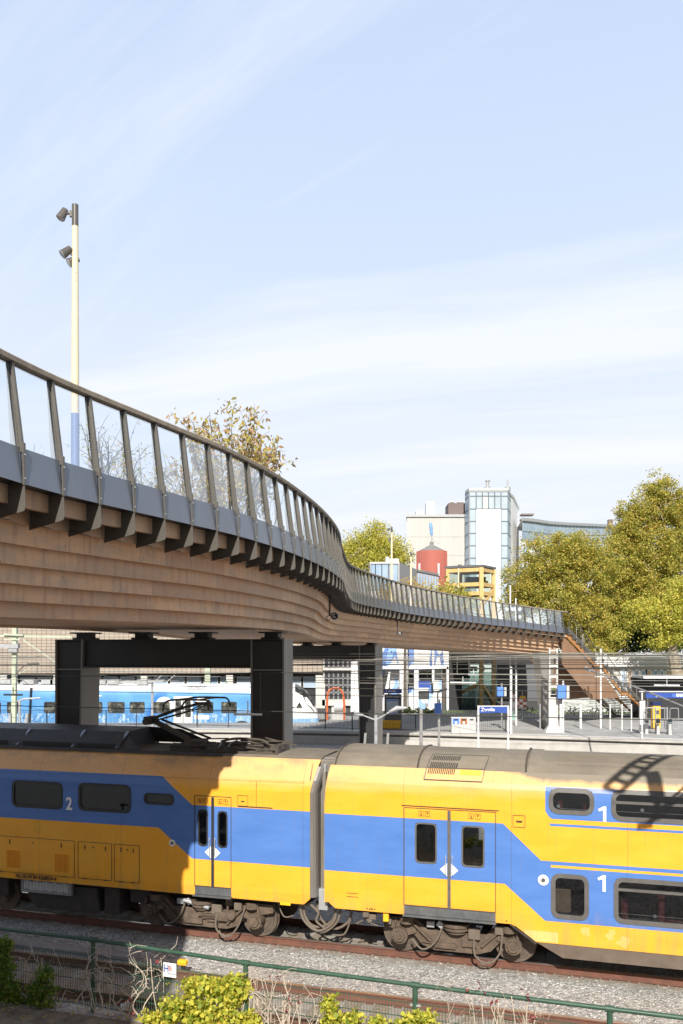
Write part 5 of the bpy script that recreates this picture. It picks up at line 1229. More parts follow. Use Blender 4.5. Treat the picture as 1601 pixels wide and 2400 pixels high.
# ------------------------------------------------------------------ blue and white train at the far platform
def blue_liv():
    m, nt = nodes('blue and white livery'); N = NT(nt); co = N.coord(); X = N.sep(co); t, z = X[0], X[2]
    n1 = N.noise(N.mapping(co, (.5, 1, 1)), 1.3, 5, .6)
    c = N.mix(N.mr(n1, .4, .6), (.09, .27, .56), (.12, .33, .64))
    pat = N.noise(N.mapping(co, (1.4, 1, .6)), 1.8, 6, .75)
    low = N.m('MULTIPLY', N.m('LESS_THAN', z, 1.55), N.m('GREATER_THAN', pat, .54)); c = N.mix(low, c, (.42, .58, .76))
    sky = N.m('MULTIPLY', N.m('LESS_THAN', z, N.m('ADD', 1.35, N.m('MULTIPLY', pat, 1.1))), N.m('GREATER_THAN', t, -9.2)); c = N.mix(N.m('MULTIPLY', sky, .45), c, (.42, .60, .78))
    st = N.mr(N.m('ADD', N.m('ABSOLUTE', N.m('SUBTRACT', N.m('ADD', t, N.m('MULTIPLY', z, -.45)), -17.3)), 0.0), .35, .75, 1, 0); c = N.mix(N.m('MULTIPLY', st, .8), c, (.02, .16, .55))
    top = N.m('GREATER_THAN', z, N.m('SUBTRACT', 3.60, N.m('MULTIPLY', N.mr(t, -8.2, -6.9), 2.1))); c = N.mix(top, c, (.80, .80, .80))
    wh = N.m('MULTIPLY', N.m('GREATER_THAN', t, -6.9), N.m('GREATER_THAN', z, 1.12)); c = N.mix(wh, c, (.80, .80, .80))
    N.out(N.pbr(c, .3, spec=.5)); return m
M['blue_liv'] = blue_liv()
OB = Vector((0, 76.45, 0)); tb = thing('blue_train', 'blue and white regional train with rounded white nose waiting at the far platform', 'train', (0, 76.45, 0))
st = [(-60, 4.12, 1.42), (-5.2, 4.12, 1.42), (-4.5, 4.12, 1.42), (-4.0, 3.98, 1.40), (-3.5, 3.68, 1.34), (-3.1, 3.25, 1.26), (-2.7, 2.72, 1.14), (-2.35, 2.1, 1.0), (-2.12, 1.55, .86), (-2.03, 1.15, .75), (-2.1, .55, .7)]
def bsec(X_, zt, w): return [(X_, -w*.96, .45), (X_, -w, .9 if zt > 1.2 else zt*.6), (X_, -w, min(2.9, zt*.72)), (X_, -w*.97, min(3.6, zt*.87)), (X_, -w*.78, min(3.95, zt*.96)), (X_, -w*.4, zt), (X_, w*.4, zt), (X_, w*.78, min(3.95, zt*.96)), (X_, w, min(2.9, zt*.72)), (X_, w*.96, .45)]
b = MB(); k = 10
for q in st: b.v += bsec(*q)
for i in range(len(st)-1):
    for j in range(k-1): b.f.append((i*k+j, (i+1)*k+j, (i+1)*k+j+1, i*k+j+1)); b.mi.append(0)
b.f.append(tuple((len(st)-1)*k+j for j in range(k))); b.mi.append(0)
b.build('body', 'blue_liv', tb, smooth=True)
sx = F/75.0
def bX(px): return (px-CX)/sx
def bZ(py): return H+(HY-py)/sx
def bwin(px0, py0, px1, py1, mat='train_glass', yy=-1.435, nm='window'):
    O = rnd_rect(bX(px0), bX(px1), bZ(py1), bZ(py0), .12); b = MB(); b.add([(a, yy, c) for a, c in O], [tuple(range(len(O)))]); f = b.build(nm, 'win_frame_dark', tb)
    I = rnd_rect(bX(px0)+.05, bX(px1)-.05, bZ(py1)+.05, bZ(py0)-.05, .09); g = MB(); g.add([(a, yy-.008, c) for a, c in I], [tuple(range(len(I)))]); g.build('pane', M['bw'], f)
m, nt = nodes('blue train window glass'); N = NT(nt); co = N.coord(); f = N.noise(co, 2.2, 3, .6); N.out(N.pbr(N.ramp(f, [(.4, (.02, .022, .02)), (.55, (.07, .07, .06)), (.68, (.22, .21, .17))]), .08, 0, spec=.7)); M['bw'] = m
for a, c in ((-60, -10), (-8, 2), (16, 47), (103, 134), (214, 240), (252.5, 292), (304, 339), (356, 398), (463, 500), (518.6, 555)): bwin(a, 1645, c, 1671.5)
for a, c in ((-2, 0),): pass
bwin(411, 1641, 424.5, 1681, nm='door_window'); bwin(434, 1641, 447, 1681, nm='door_window')
def plate(px0, py0, px1, py1, mat, name, yy=-1.43, parent=None, r=.02):
    O = rnd_rect(bX(px0), bX(px1), bZ(py1), bZ(py0), r); b = MB(); b.add([(a, yy, c) for a, c in O], [tuple(range(len(O)))]); return b.build(name, mat, parent or tb)
plate(407, 1632, 451.5, 1705, 'white_metal', 'door', -1.424); b = MB(); b.bar((bX(429), -1.43, bZ(1638)), (bX(429), -1.43, bZ(1705)), .06); b.build('door_seal', 'rubber', tb)
plate(455, 1676, 490, 1686, 'white_metal', 'white_stripe', -1.424)
b = MB()
def arcband(cx, cy, r0, r1, a0, a1, n=16):
    vs = []
    for i in range(n+1):
        a = R(a0+(a1-a0)*i/n); vs += [(bX(cx)+r0*math.cos(a), -1.426, bZ(cy)+r0*math.sin(a)), (bX(cx)+r1*math.cos(a), -1.426, bZ(cy)+r1*math.sin(a))]
    b.add(vs, [(2*i, 2*i+1, 2*i+3, 2*i+2) for i in range(n)])
arcband(385, 1655, .42, .82, -60, 150); arcband(474, 1655, .40, .80, 40, 160); b.build('large_letter', 'decal', tb)
for a, c in ((436, 458.5), (459.5, 480)):
    p0, p1 = 3.62, 4.02
    b = MB(); b.add([(bX(a+0), -1.36, 3.66), (bX(c), -1.36, 3.66), (bX(c+2), -1.10, 4.0), (bX(a+2), -1.10, 4.0)], [(0, 1, 2, 3)]); b.v = [(v[0], v[1]-.04, v[2]+.02) for v in b.v]; b.build('roof_grille', 'galv', tb)
# windscreen and cab side window, skirts
b = MB()
wsn = [(-4.15, 4.06, 1.36), (-3.5, 3.70, 1.30), (-3.1, 3.27, 1.2), (-2.7, 2.74, 1.1), (-2.45, 2.3, 1.0)]
vs = []
for X_, z, w in wsn:
    for yy, zz_ in ((-w*1.03, z*(.70 if X_ > -3.3 else .86)), (-w*.80, z*.965), (-w*.4, z+.02), (w*.4, z+.02), (w*.80, z*.965)): vs.append((X_+.05, yy*1.02, zz_+.03))
for i in range(len(wsn)-1):
    for j in range(4): b.add([vs[i*5+j], vs[(i+1)*5+j], vs[(i+1)*5+j+1], vs[i*5+j+1]], [(0, 1, 2, 3)])
b.build('windscreen', 'bw', tb, smooth=True)
b = MB(); O = [(-4.55, 2.78), (-4.55, 2.02), (-3.55, 2.0), (-3.42, 2.1), (-3.75, 2.62), (-4.0, 2.78)]; b.add([(a, -1.37-(.06 if a < -4 else 0), c) for a, c in O], [tuple(range(6))]); b.build('cab_side_window', 'bw', tb)
b = MB(); b.add([(-2.95, -1.12, 2.2), (-2.95, -1.16, 1.9), (-2.45, -.98, 1.75), (-2.55, -.98, 2.1)], [(0, 1, 2, 3)]); b.build('headlight', 'bw', tb)
b = MB(); b.box((-30, 0, .35), (50, 2.5, .5)); b.box((-2.0, 0, .7), (.8, 1.2, .35)); b.box((-2.6, -.9, .35), (1.2, .5, .4)); b.cyl((-1.6, 0, .75), .2, .5, 'X', 10); b.build('coupler', 'under_dark', tb)
b = MB(); b.cyl((bX(567), -1.43, bZ(1716)), 1.0, .02, 'Y', 24, 0); b.build('bogie_cover', 'under_dark', tb)
b = MB()
for px in (5, 60, 105, 126, 195, 230, 260, 330): b.box((bX(px), -.3, 4.3), (1.0, 1.2, .4))
for px in (0, 350, 380): b.bar((bX(px), 0, 4.2), (bX(px+22), 0, 4.9), .06)
b.build('roof_equipment', 'galv', tb)
b = MB(); b.bar((bX(70), -1.45, bZ(1700)), (bX(74), -1.45, bZ(1612)), .5, .1); b.build('bellows', 'rubber', tb)

# ------------------------------------------------------------------ fences on the platform
def rail_fence(label, pts, h, post_every, bar_every, mat, name='platform_fence', zb=.76, rails=(1.0, .12), bw=.018, cat='fence'):
    t = thing(name, label, cat, (pts[0][0], pts[0][1], zb)); O = Vector(t.location)
    b = MB(); pb_ = []; 
    for (x0, y0), (x1, y1) in zip(pts, pts[1:]):
        A_ = Vector((x0, y0, zb))-O; B_ = Vector((x1, y1, zb))-O; L = (B_-A_).length
        for rr2 in rails: b.bar(A_+Vector((0, 0, h*rr2)), B_+Vector((0, 0, h*rr2)), .045, .04)
        if bar_every:
            k = int(L/bar_every)
            for i in range(k): p = A_.lerp(B_, (i+.5)/k); b.bar(p+Vector((0, 0, h*rails[-1])), p+Vector((0, 0, h*rails[0])), bw, bw)
        k = max(1, int(round(L/post_every)))
        for i in range(k+1): pb_.append(A_.lerp(B_, i/k))
    b.build('railing', mat, t)
    p0 = None
    for p in pb_[:95]:
        if p0 is None: q = MB(); q.box((0, 0, h*.52), (.07, .07, h*1.04)); p0 = q.build('post', mat, t); p0.location = p
        else: c2 = p0.copy(); C.objects.link(c2); c2.parent = t; c2.location = p
    return t
rail_fence('dark bar fence on the platform in front of the blue train', [(-60, 73.4), (-25, 72.4), (-12, 70.9), (-1.3, 68.6), (3.0, 66.8), (8.5, 65.8)], 1.28, 2.6, .115, 'fence_black')
rail_fence('short black gate fence behind the blue and white station name sign', [(at(1122, 0, 66.5).x, 66.5), (at(1184, 0, 66.5).x, 66.2)], 1.25, 2.1, .14, 'fence_black', rails=(1.0, .08))
rail_fence('white picket bicycle fence beside the lift tower', [(at(1045, 0, 82).x, 82), (at(1262, 0, 80).x, 80)], .62, 3.0, .17, 'white_metal', bw=.07, rails=(1.0, .1))
rail_fence('white picket bicycle fence in front of the slate wall', [(at(1320, 0, 80).x, 80), (at(1412, 0, 79).x, 79)], .62, 3.0, .17, 'white_metal', bw=.07, rails=(1.0, .1))
gp = [(1267, 1707, 'galv'), (1314, 1708, 'white_metal'), (1361, 1707, 'white_metal'), (1430, 1710, 'white_metal'), (1458, 1711, 'white_metal'), (1480, 1714, 'white_metal')]
g0 = [(at(px, 0, gY(py)).x, gY(py)) for px, py, _ in gp]
rf = thing('platform_railing', 'light railing of separate round posts along the right part of the platform', 'fence', (g0[0][0], g0[0][1], .76)); b = MB()
for (a, c), (px, py, mt) in zip(g0, gp):
    q = MB(); hh = (py-1650)*gY(py)/F; q.cyl((a-g0[0][0], c-g0[0][1], hh/2), .10 if px < 1400 else .05, hh, 'Z', 10); q.build('post', mt, rf)
for (a, c), (a2, c2) in zip(g0, g0[1:]):
    for z in (1.75, ): b.bar((a-g0[0][0], c-g0[0][1], z), (a2-g0[0][0], c2-g0[0][1], z), .03)
b.build('rail_wire', 'galv', rf)

# ------------------------------------------------------------------ things on the platform
def stand(px, py_foot, z=.76): Y = gY(py_foot, z); return (at(px, 0, Y).x, Y, z), Y/F
# station name sign
YN = 57.5; s = YN/F; c = at(1156, 1700, YN)
t = thing('station_name_sign', 'blue station name board on two white posts in front of the platform bins', 'sign', (c.x, YN, -.2))
for px in (1121, 1191): b = MB(); b.box(((px-1156)*s, 0, at(0, 1654, YN).z/2+.1), (.11, .11, at(0, 1654, YN).z+.2)); b.build('post', 'white_metal', t)
zc = at(0, 1663.5, YN).z+.2
b = MB(); b.box((0, -.02, zc), (68*s, .06, 14.5*s)); b.build('board', 'blue_sign' if 'blue_sign' in M else 'blue', t); b = MB(); b.box((0, -.0, zc+8.6*s), (73*s, .09, 2*s)); b.build('top_rail', 'white_metal', t)
text('lettering', 'Zwolle', .33, (-29*s, -.055, zc+.01), (PI/2, 0, 0), 'decal', t, align='LEFT', bold=.006)
b = MB(); b.box((-33*s, -.056, zc+5*s), (.05, .01, .05)); b.build('corner_mark', 'decal', t)
# bins
(pos, s) = stand(1087, 1719); t = thing('recycling_bins', 'grey triple recycling bin with blue and orange openings left of the station name sign', 'bin', pos)
w = 57*s; b = MB(); b.box((0, .3, .6), (w, .6, 1.16)); b.box((0, .3, 1.2), (w+.06, .66, .05)); b.build('body', 'silver', t, bevel=.02)
for i, mt in enumerate(('blue_light', 'copper', 'silver')):
    b = MB(); b.box(((i-1)*w*.32, -.01, .93), (w*.27, .03, .42)); f = b.build('front_panel', mt, t)
    b = MB(); b.prism(rnd_rect((i-1)*w*.32-.16, (i-1)*w*.32+.16, 1.0, 1.10, .05), (1, 0, 0), (0, 0, 1), (0, .01, 0), (0, -.04, 0)); b.build('opening', 'rubber', f); b = MB(); b.box(((i-1)*w*.32, -.035, .83), (.16, .01, .16)); b.build('sticker', 'decal', f)
# notice board
(pos, s) = stand(921, 1708); t = thing('notice_board', 'dark framed station notice board with a blue header and a pale blue timetable', 'notice board', pos)
def NB(px0, py0, px1, py1, mt, nm, dy, dep=.04): 
    Y = pos[1]; x0, x1, z0, z1 = P2(px0, py0, px1, py1, Y); b = MB(); b.box(((x0+x1)/2-pos[0], dy, (z0+z1)/2-pos[2]), (x1-x0, dep, z1-z0)); return b.build(nm, mt, t)
NB(900, 1614.5, 942, 1625, 'blue', 'header', 0, .12); NB(901, 1627, 941.5, 1690, 'anth', 'frame', .05, .10); NB(902.5, 1628.5, 938, 1637.5, 'navy', 'sub_header', -.02); NB(906, 1639, 933, 1675, 'pale_glass', 'timetable', -.02); NB(907, 1640, 932, 1643, 'blue_light', 'timetable_stripe', -.045, .01); NB(907, 1671, 932, 1674, 'blue_light', 'timetable_stripe', -.045, .01)
for px in (903, 940): NB(px-1.5, 1688, px+1.5, 1708, 'anth', 'post', .05)
z = at(0, 1619.5, pos[1]).z-pos[2]; text('lettering', 'Zwolle', .30, (at(903, 0, pos[1]).x-pos[0], -.07, z), (PI/2, 0, 0), 'decal', t, align='LEFT')
z = at(0, 1632.5, pos[1]).z-pos[2]; text('lettering', 'Stationsweg', .20, (at(905, 0, pos[1]).x-pos[0], -.05, z), (PI/2, 0, 0), 'decal', t, align='LEFT')
# grit box
(pos, s) = stand(914, 1714); t = thing('grit_box', 'low yellow storage box behind the black bar fence', 'box', (pos[0], 69.2, .76)); b = MB(); b.box((0, 0, .28), (1.9, .7, .5)); b.build('body', 'yellow', t, bevel=.04); b = MB(); b.prism([(-.38, .52), (.38, .52), (.34, .66), (-.30, .70)], (0, 1, 0), (0, 0, 1), (1.96, 0, 0), (-.98, 0, 0)); b.build('lid', 'yellow', t)
# double head lamps on low poles between the tracks
def twin_lamp(px, py, Y, label, s=1.0, arm=1.3, zf=-.24):
    top = at(px, py, Y); t = thing('twin_lamp', label, 'street lamp', (top.x, Y, zf), 0, 'twin headed platform lamps'); h = top.z-zf
    b = MB(); b.cyl((0, 0, h/2), .085*s, h, 'Z', 12); b.build('pole', 'galv', t)
    for sg, up in ((-1, -.02), (1, .32)):
        b = MB(); b.tube([(0, 0, h-.25), (sg*arm*.45, -.1, h-.02+up*.4), (sg*arm*.6, -.1, h+.05+up*.5)], .04, 8); b.tube([(sg*arm*.5, -.1, h+.02+up*.45), (sg*arm*.8, -.14, h+.10+up*.8), (sg*arm*1.15, -.16, h+.05+up)], [.07, .13, .06], 10); b.build('lamp_head', 'galv', t, smooth=True)
    return t
twin_lamp(881, 1676, 42, 'grey twin headed lamp in front of the second bridge support')
# pale pointed posts
for px, py, Y, lab in ((987, 1657, 48, 'thick grey post with pointed top left of the recycling bins'), (1029, 1684, 50, 'thinner dark grey post directly left of the recycling bins')):
    c = at(px, py, Y); t = thing('signal_post', lab, 'post', (c.x, Y, -.24)); h = c.z+.24; b = MB(); b.cyl((0, 0, h/2-.1), .095 if px < 1000 else .075, h-.2, 'Z', 10); b.tube([(0, 0, h-.2), (0, 0, h)], [.095, .01], 10); b.build('post', 'concrete_dark', t)
# slanted posts and small lamps at the left
for px, py, Y, mt, lab, w in ((46, 1640, 55, 'galv', 'grey single arm lamp in front of the blue train at the left', .08),):
    c = at(px, py, Y); t = thing('platform_lamp', lab, 'street lamp', (c.x, Y, -.24)); h = c.z+.24; b = MB(); b.cyl((0, 0, h/2), w, h, 'Z', 10); b.build('pole', mt, t); b = MB(); b.tube([(-.15, 0, h-.1), (.3, 0, h+.05), (1.35, 0, h+.12)], [.05, .07, .05], 8); b.build('lamp_head', 'galv', t, smooth=True)
for px, lab in ((29, 'leftmost short leaning grey track post'), (59, 'short leaning grey track post right of the single arm lamp')):
    c = at(px, 1672, 55); t = thing('track_post', lab, 'post', (c.x, 55, -.24)); b = MB(); b.bar((-.1, 0, 0), (.14 if px > 40 else -.14, 0, c.z+.24), .22, .14); b.build('post', 'galv', t)
for px, lab in ((852, 'small leaning post beside the right column of the second bridge support'), (905, 'small leaning post right of the twin headed lamp')):
    c = at(px, 1718, 52); t = thing('track_post', lab, 'post', (c.x, 52, -.24)); b = MB(); b.bar((-.05, 0, 0), (.12, 0, c.z+.24), .2, .14); b.build('post', 'concrete_dark', t)
c = at(341, 1604, 66.5); t = thing('canopy_lamp', 'tall grey pole with a broad flat lamp roof in front of the blue train', 'street lamp', (c.x, 68.9, .76)); h = c.z-.6; b = MB(); b.cyl((0, 0, h/2), .10, h, 'Z', 10); b.build('pole', 'galv', t)
b = MB(); b.prism([(-3.4, h-.12), (-2.0, h+.05), (0, h+.10), (1.0, h+.12), (1.0, h-.02), (-.1, h-.10), (-2.5, h-.18)], (1, 0, 0), (0, 0, 1), (0, .5, 0), (0, -.25, 0)); b.build('lamp_roof', 'galv', t)
# gull wing lamp with info box
(pos, s) = stand(1026, 1704); t = thing('gull_wing_lamp', 'grey lamp post with two wing shaped lamps in front of the mural building', 'street lamp', pos); h = at(0, 1622, pos[1]).z-.76
b = MB(); b.cyl((0, 0, h/2), .06, h, 'Z', 10); b.build('pole', 'galv', t); b = MB(); b.prism([(-1.6, h-.12), (-.1, h-.02), (.1, h-.05), (.75, h+.22), (.75, h+.32), (.05, h+.10), (-1.6, h+.0)], (1, 0, 0), (0, 0, 1), (0, .5, 0), (0, -.25, 0)); b.build('lamp_wings', 'concrete_dark', t)
def info_box(px, pyf, py0, py1, w, label, postmat='white_metal', side=1):
    pos, s = stand(px, pyf); t = thing('info_box', label, 'cabinet', pos, 0, 'blue information boxes on posts'); z1 = at(0, py0, pos[1]).z-pos[2]; z0 = at(0, py1, pos[1]).z-pos[2]
    b = MB(); b.cyl((0, 0, z1/2+.15), .07, z1+.3, 'Z', 10); b.build('post', postmat, t)
    b = MB(); b.box((-.14*side, -.05, (z0+z1)/2), (w, .28, z1-z0)); b.build('cabinet', 'blue_light', t, bevel=.03); b = MB(); b.box((w*.5+.02, .0, (z0+z1)/2), (w*.35, .3, (z1-z0)*.95)); b.build('side_panel', 'silver', t)
info_box(1030, 1705, 1648, 1672, .55, 'small blue box on a post in front of the mural building', 'galv'); info_box(1176, 1708, 1610, 1632, .5, 'small blue box above the right end of the station name sign', 'concrete_dark'); info_box(1320, 1718, 1605, 1637, .62, 'tall white post with blue box immediately right of the lattice mast')
# lattice mast
(pos, s) = stand(1296, 1716); t = thing('lattice_mast', 'white ladder like concrete mast with square openings standing on the platform', 'mast', pos)
zt_ = at(0, 1520, pos[1]).z-pos[2]; b = MB(); w = .68
zo = at(0, 1628, pos[1]).z-pos[2]
for sg in (-1, 1): b.bar((sg*w/2*.86, 0, .45), (sg*w/2*.86, 0, zt_), .13, .34, up=(0, 1, 0))
b.box((0, 0, zo*.5+.1), (w*.9, .3, zo-.2))
for py in (1522, 1537, 1558, 1583, 1606, 1628): z = at(0, py, pos[1]).z-pos[2]; b.box((0, 0, z-.08), (w*.9, .3, .12 if py < 1530 else .22))
b.build('ladder_frame', 'mastconc' if 'mastconc' in M else 'wall_white', t, bevel=.01)
b = MB(); b.add([(-.68, -.45, 0), (.68, -.45, 0), (.68, .45, 0), (-.68, .45, 0), (-.3, -.2, .62), (.3, -.2, .62), (.3, .2, .62), (-.3, .2, .62)], [(0, 1, 5, 4), (1, 2, 6, 5), (2, 3, 7, 6), (3, 0, 4, 7), (4, 5, 6, 7)]); b.box((0, 0, .02), (1.4, .95, .05)); b.build('base', 'silver', t)
# white poles with floodlights
def flood(px, pyf, pyt, r, label, heads, bars=()):
    pos, s = stand(px, pyf); t = thing('floodlight_pole', label, 'light pole', pos, 0, 'thin white light poles'); h = at(0, pyt, pos[1]).z-pos[2]; b = MB(); b.cyl((0, 0, h/2), r, h, 'Z', 10); b.build('pole', 'white_metal', t)
    for py in heads:
        z = at(0, py, pos[1]).z-pos[2]
        for sg in (-1, 1): b = MB(); b.bar((0, 0, z), (sg*.32, 0, z), .05); b.cyl((sg*.34, -.1, z), .16, .18, (sg*.3, 1, .3), 14); b.build('floodlight', 'white_metal', t, smooth=True)
    for py, x0, x1 in bars: z = at(0, py, pos[1]).z-pos[2]; b = MB(); b.bar((x0, -.06, z), (x1, -.06, z), .06); b.build('crossbar', 'white_metal', t)
flood(1408, 1707, 1521, .075, 'thin white floodlight pole in front of the stairs', (1537, 1554), ((1586, -.5, .5),))
flood(1198, 1720, 1563, .085, 'thicker white pole left of the yellow sign under the bridge', ()); flood(1210, 1700, 1568, .075, 'second white pole standing close behind the thicker one under the bridge', ())
flood(1196, 1690, 1372, .07, 'thin white pole rising above the balustrade left of the plane tree', (1428,)); flood(1209, 1688, 1402, .06, 'shorter thin white pole seen through the balustrade beside the taller one', (1428, 1446))
# signs under the bridge
(pos, s) = stand(1225, 1700); Y = pos[1]+6; pos = (at(1225, 0, Y).x, Y-6, .6); t = thing('yellow_sign', 'plain yellow rectangular sign on a pole above a red and white barrier', 'sign', (pos[0], Y, .6))
b = MB(); x0, x1, z0, z1 = P2(1218, 1631, 1232, 1642, Y); b.box((0, 0, (z0+z1)/2-.6), (x1-x0, .05, z1-z0)); b.build('board', 'yellow', t); b = MB(); b.cyl((0, .06, (z0+z1)/4), .04, (z0+z1)/2, 'Z', 8); b.build('pole', 'galv', t)
b = MB(); x0, x1, z0, z1 = P2(1210, 1644, 1233, 1658, Y-1); 
for i in range(3):
    for j in range(3): b.box(((x0+x1)/2-pos[0]+(i-1)*.33, -1, z0-.6+.12+j*.24), (.33, .05, .24), mi=(i+j) % 2)
o = b.build('barrier', ['road_red' if 'road_red' in M else 'red', 'decal'], None); o.name = 'road_barrier'; o.location = t.location; tag(o, 'small red and white checked road barrier below the yellow sign', 'barrier')
(pos, s) = stand(1204, 1702); Y = 76; c = at(1205, 1633, Y); t = thing('round_sign', 'round white traffic sign with red rim next to the white poles', 'sign', (c.x, Y, .76)); b = MB(); b.cyl((0, 0, c.z-.76), .30, .03, 'Y', 24, 0); b.cyl((0, -.02, c.z-.76), .22, .03, 'Y', 24, 1); b.build('disc', ['red', 'decal'], t); b = MB(); b.cyl((0, .05, (c.z-.76)/2), .03, c.z-.76, 'Z', 8); b.build('pole', 'galv', t)
c = at(1205, 1672, 78); t = thing('green_bin', 'pale green litter bin beside the white poles under the bridge', 'bin', (c.x, 78, .76)); b = MB(); b.cyl((0, 0, .35), .18, .7, 'Z', 14); b.cyl((0, 0, .73), .19, .06, 'Z', 14); b.build('body', plain('mint paint', (.3, .6, .5), .5), t, smooth=True)
# white slanted column left of the second support
c = at(832, 1697, 84); t = thing('white_column', 'broad white tapering wall slab left of the second bridge support', 'column', (c.x, 84, .55)); s = 84/F; zt_ = at(0, 1551, 84).z-.55; b = MB(); b.prism([(-10*s, 0), (10.5*s, 0), (8*s, zt_*.5), (5.5*s, zt_), (-9*s, zt_)], (1, 0, 0), (0, 0, 1), (0, .6, 0), (0, 0, 0)); b.build('slab', 'wall_clean', t)
c = at(786, 1700, 78); t = thing('bicycle_hoop', 'orange hoop shaped frame behind the nose of the blue train', 'frame', (c.x, 78, .55)); s = 78/F; b = MB(); b.tube(catmull([(-19*s, 0, 0), (-19*s, 0, 2.2), (-13*s, 0, 2.95), (0, 0, 3.1), (13*s, 0, 2.95), (20*s, 0, 2.1), (21*s, 0, 0)], 6), .10, 8); b.build('hoop', 'orange', t, smooth=True)
b = MB(); b.box((.3, .6, .7), (1.3, .8, 1.3)); b.cyl((.3, .3, 1.4), .45, .8, 'X', 14); b.build('tank', 'silver', t)
# gate pillar, card gates, blue hanging sign, ticket machine
(pos, s) = stand(1505, 1719); t = thing('gate_pillar', 'tall white pillar with round signs at the entrance to the platform gates', 'pillar', pos); h = at(0, 1643, pos[1]).z-.76
for dx, dy, hh, ww in ((0, 0, h, .32), (.28, .35, h+.05, .16)): b = MB(); b.prism(rnd_rect(dx-ww/2, dx+ww/2, 0, hh, ww*.45), (1, 0, 0), (0, 0, 1), (0, .22, 0), (0, dy, 0)); b.build('pillar', 'wall_clean', t)
b = MB(); b.cyl((0, -.02, h-.22), .10, .02, 'Y', 16, 0); b.box((0, -.02, h-.50), (.16, .02, .12), mi=1); b.cyl((0, -.02, h-1.4), .03, .02, 'Y', 10, 0); b.build('sticker', ['galv', 'yellow'], t)
gates = [(1515, 1720), (1542, 1721), (1570, 1722)]
for i, (px, py) in enumerate(gates):
    pos, s = stand(px, py); t = thing('card_gate', ['grey card reader post at the left end of the gate row', 'middle card reader post with teal screen', 'card reader post with teal screen nearest the right edge'][i], 'ticket gate', pos, 0, 'card reader gates')
    b = MB(); b.box((0, 0, .16), (.22, .2, .32)); b.box((0, 0, .55), (.16, .12, .5)); b.build('post', 'silver', t); b = MB(); b.box((0, -.06, 1.02), (.26, .16, .34), rx=-.3); b.build('reader', 'anth', t, bevel=.03)
    if i: b = MB(); b.box((0, -.16, 1.05), (.14, .01, .12), rx=-.3); b.build('screen', plain('teal screen', (.05, .3, .35), .2), t)
    b = MB(); x0 = .18; w = .62
    for sg in ((1,) if i == 0 else (-1, 1)): b.tube(catmull([(sg*.2, .5, 1.9), (sg*.2, .5, .5), (sg*.3, .5, .38), (sg*.72, .5, .38), (sg*.84, .5, .5), (sg*.84, .5, 1.8), (sg*.72, .5, 1.95), (sg*.2, .5, 1.95)], 4), .028, 6)
    b.bar((0, .5, 0), (0, .5, 2.05), .07); b.build('hoop_rail', 'galv', t, smooth=True)
Y = 61.5; x0, x1, z0, z1 = P2(1514, 1622.5, 1612, 1636, Y); t = thing('overhead_sign', 'long blue overhead direction sign with white pictograms at the right edge', 'sign', (x0, Y, .76))
b = MB(); b.box(((x1-x0)/2, 0, (z0+z1)/2-.76), (x1-x0, .12, z1-z0)); b.build('board', 'blue', t); b = MB(); b.box(((x1-x0)/2-.2, 0, z1-.76+.05), (x1-x0+.6, .14, .06)); b.cyl((at(1505, 0, Y).x-x0, 0, (z1-.76)/2), .05, z1-.76, 'Z', 8); b.cyl((x1-x0, 0, (z1-.76)/2), .05, z1-.76, 'Z', 8); b.build('frame', 'white_metal', t)
for i, px in enumerate((1578.5, 1587.5, 1595.5)):
    xx = at(px, 0, Y).x-x0; b = MB(); b.box((xx, -.065, (z0+z1)/2-.76), (.21, .01, .21), mi=0 if i else 1); b.bar((xx-.05, -.075, (z0+z1)/2-.82), (xx+.05, -.075, (z0+z1)/2-.70), .025, mi=2); b.cyl((xx, -.075, (z0+z1)/2-.70), .025, .01, 'Y', 8, 2); b.build('pictogram', ['decal', 'blue_light', 'navy'], t)
b = MB(); b.box((at(1540, 0, Y).x-x0, -.065, z0+(z1-z0)*.35-.76), (.2, .01, .12)); b.build('arrow_mark', 'decal', t)
c = at(1537, 1700, 69); t = thing('ticket_machine', 'yellow ticket machine with dark blue top behind the card gates', 'ticket machine', (c.x, 69, .76)); b = MB(); b.box((0, 0, .95), (.62, .5, 1.9)); b.build('body', 'yellow', t, bevel=.04); b = MB(); b.box((0, 0, 2.05), (.72, .6, .3)); b.build('header', 'navy', t); b = MB(); b.box((.05, -.26, 1.35), (.3, .02, .3)); b.build('screen', 'rubber', t)
c = at(1540, 1600, 80); t = thing('kiosk', 'dark glazed kiosk behind the yellow ticket machine', 'kiosk', (c.x, 80, .76)); b = MB(); b.box((.4, 1, 1.9), (4.2, 2.5, 3.8)); b.build('body', 'dark_hall', t); b = MB(); b.box((.4, -.3, 3.9), (4.6, 3, .25)); b.build('roof', 'white_metal', t)
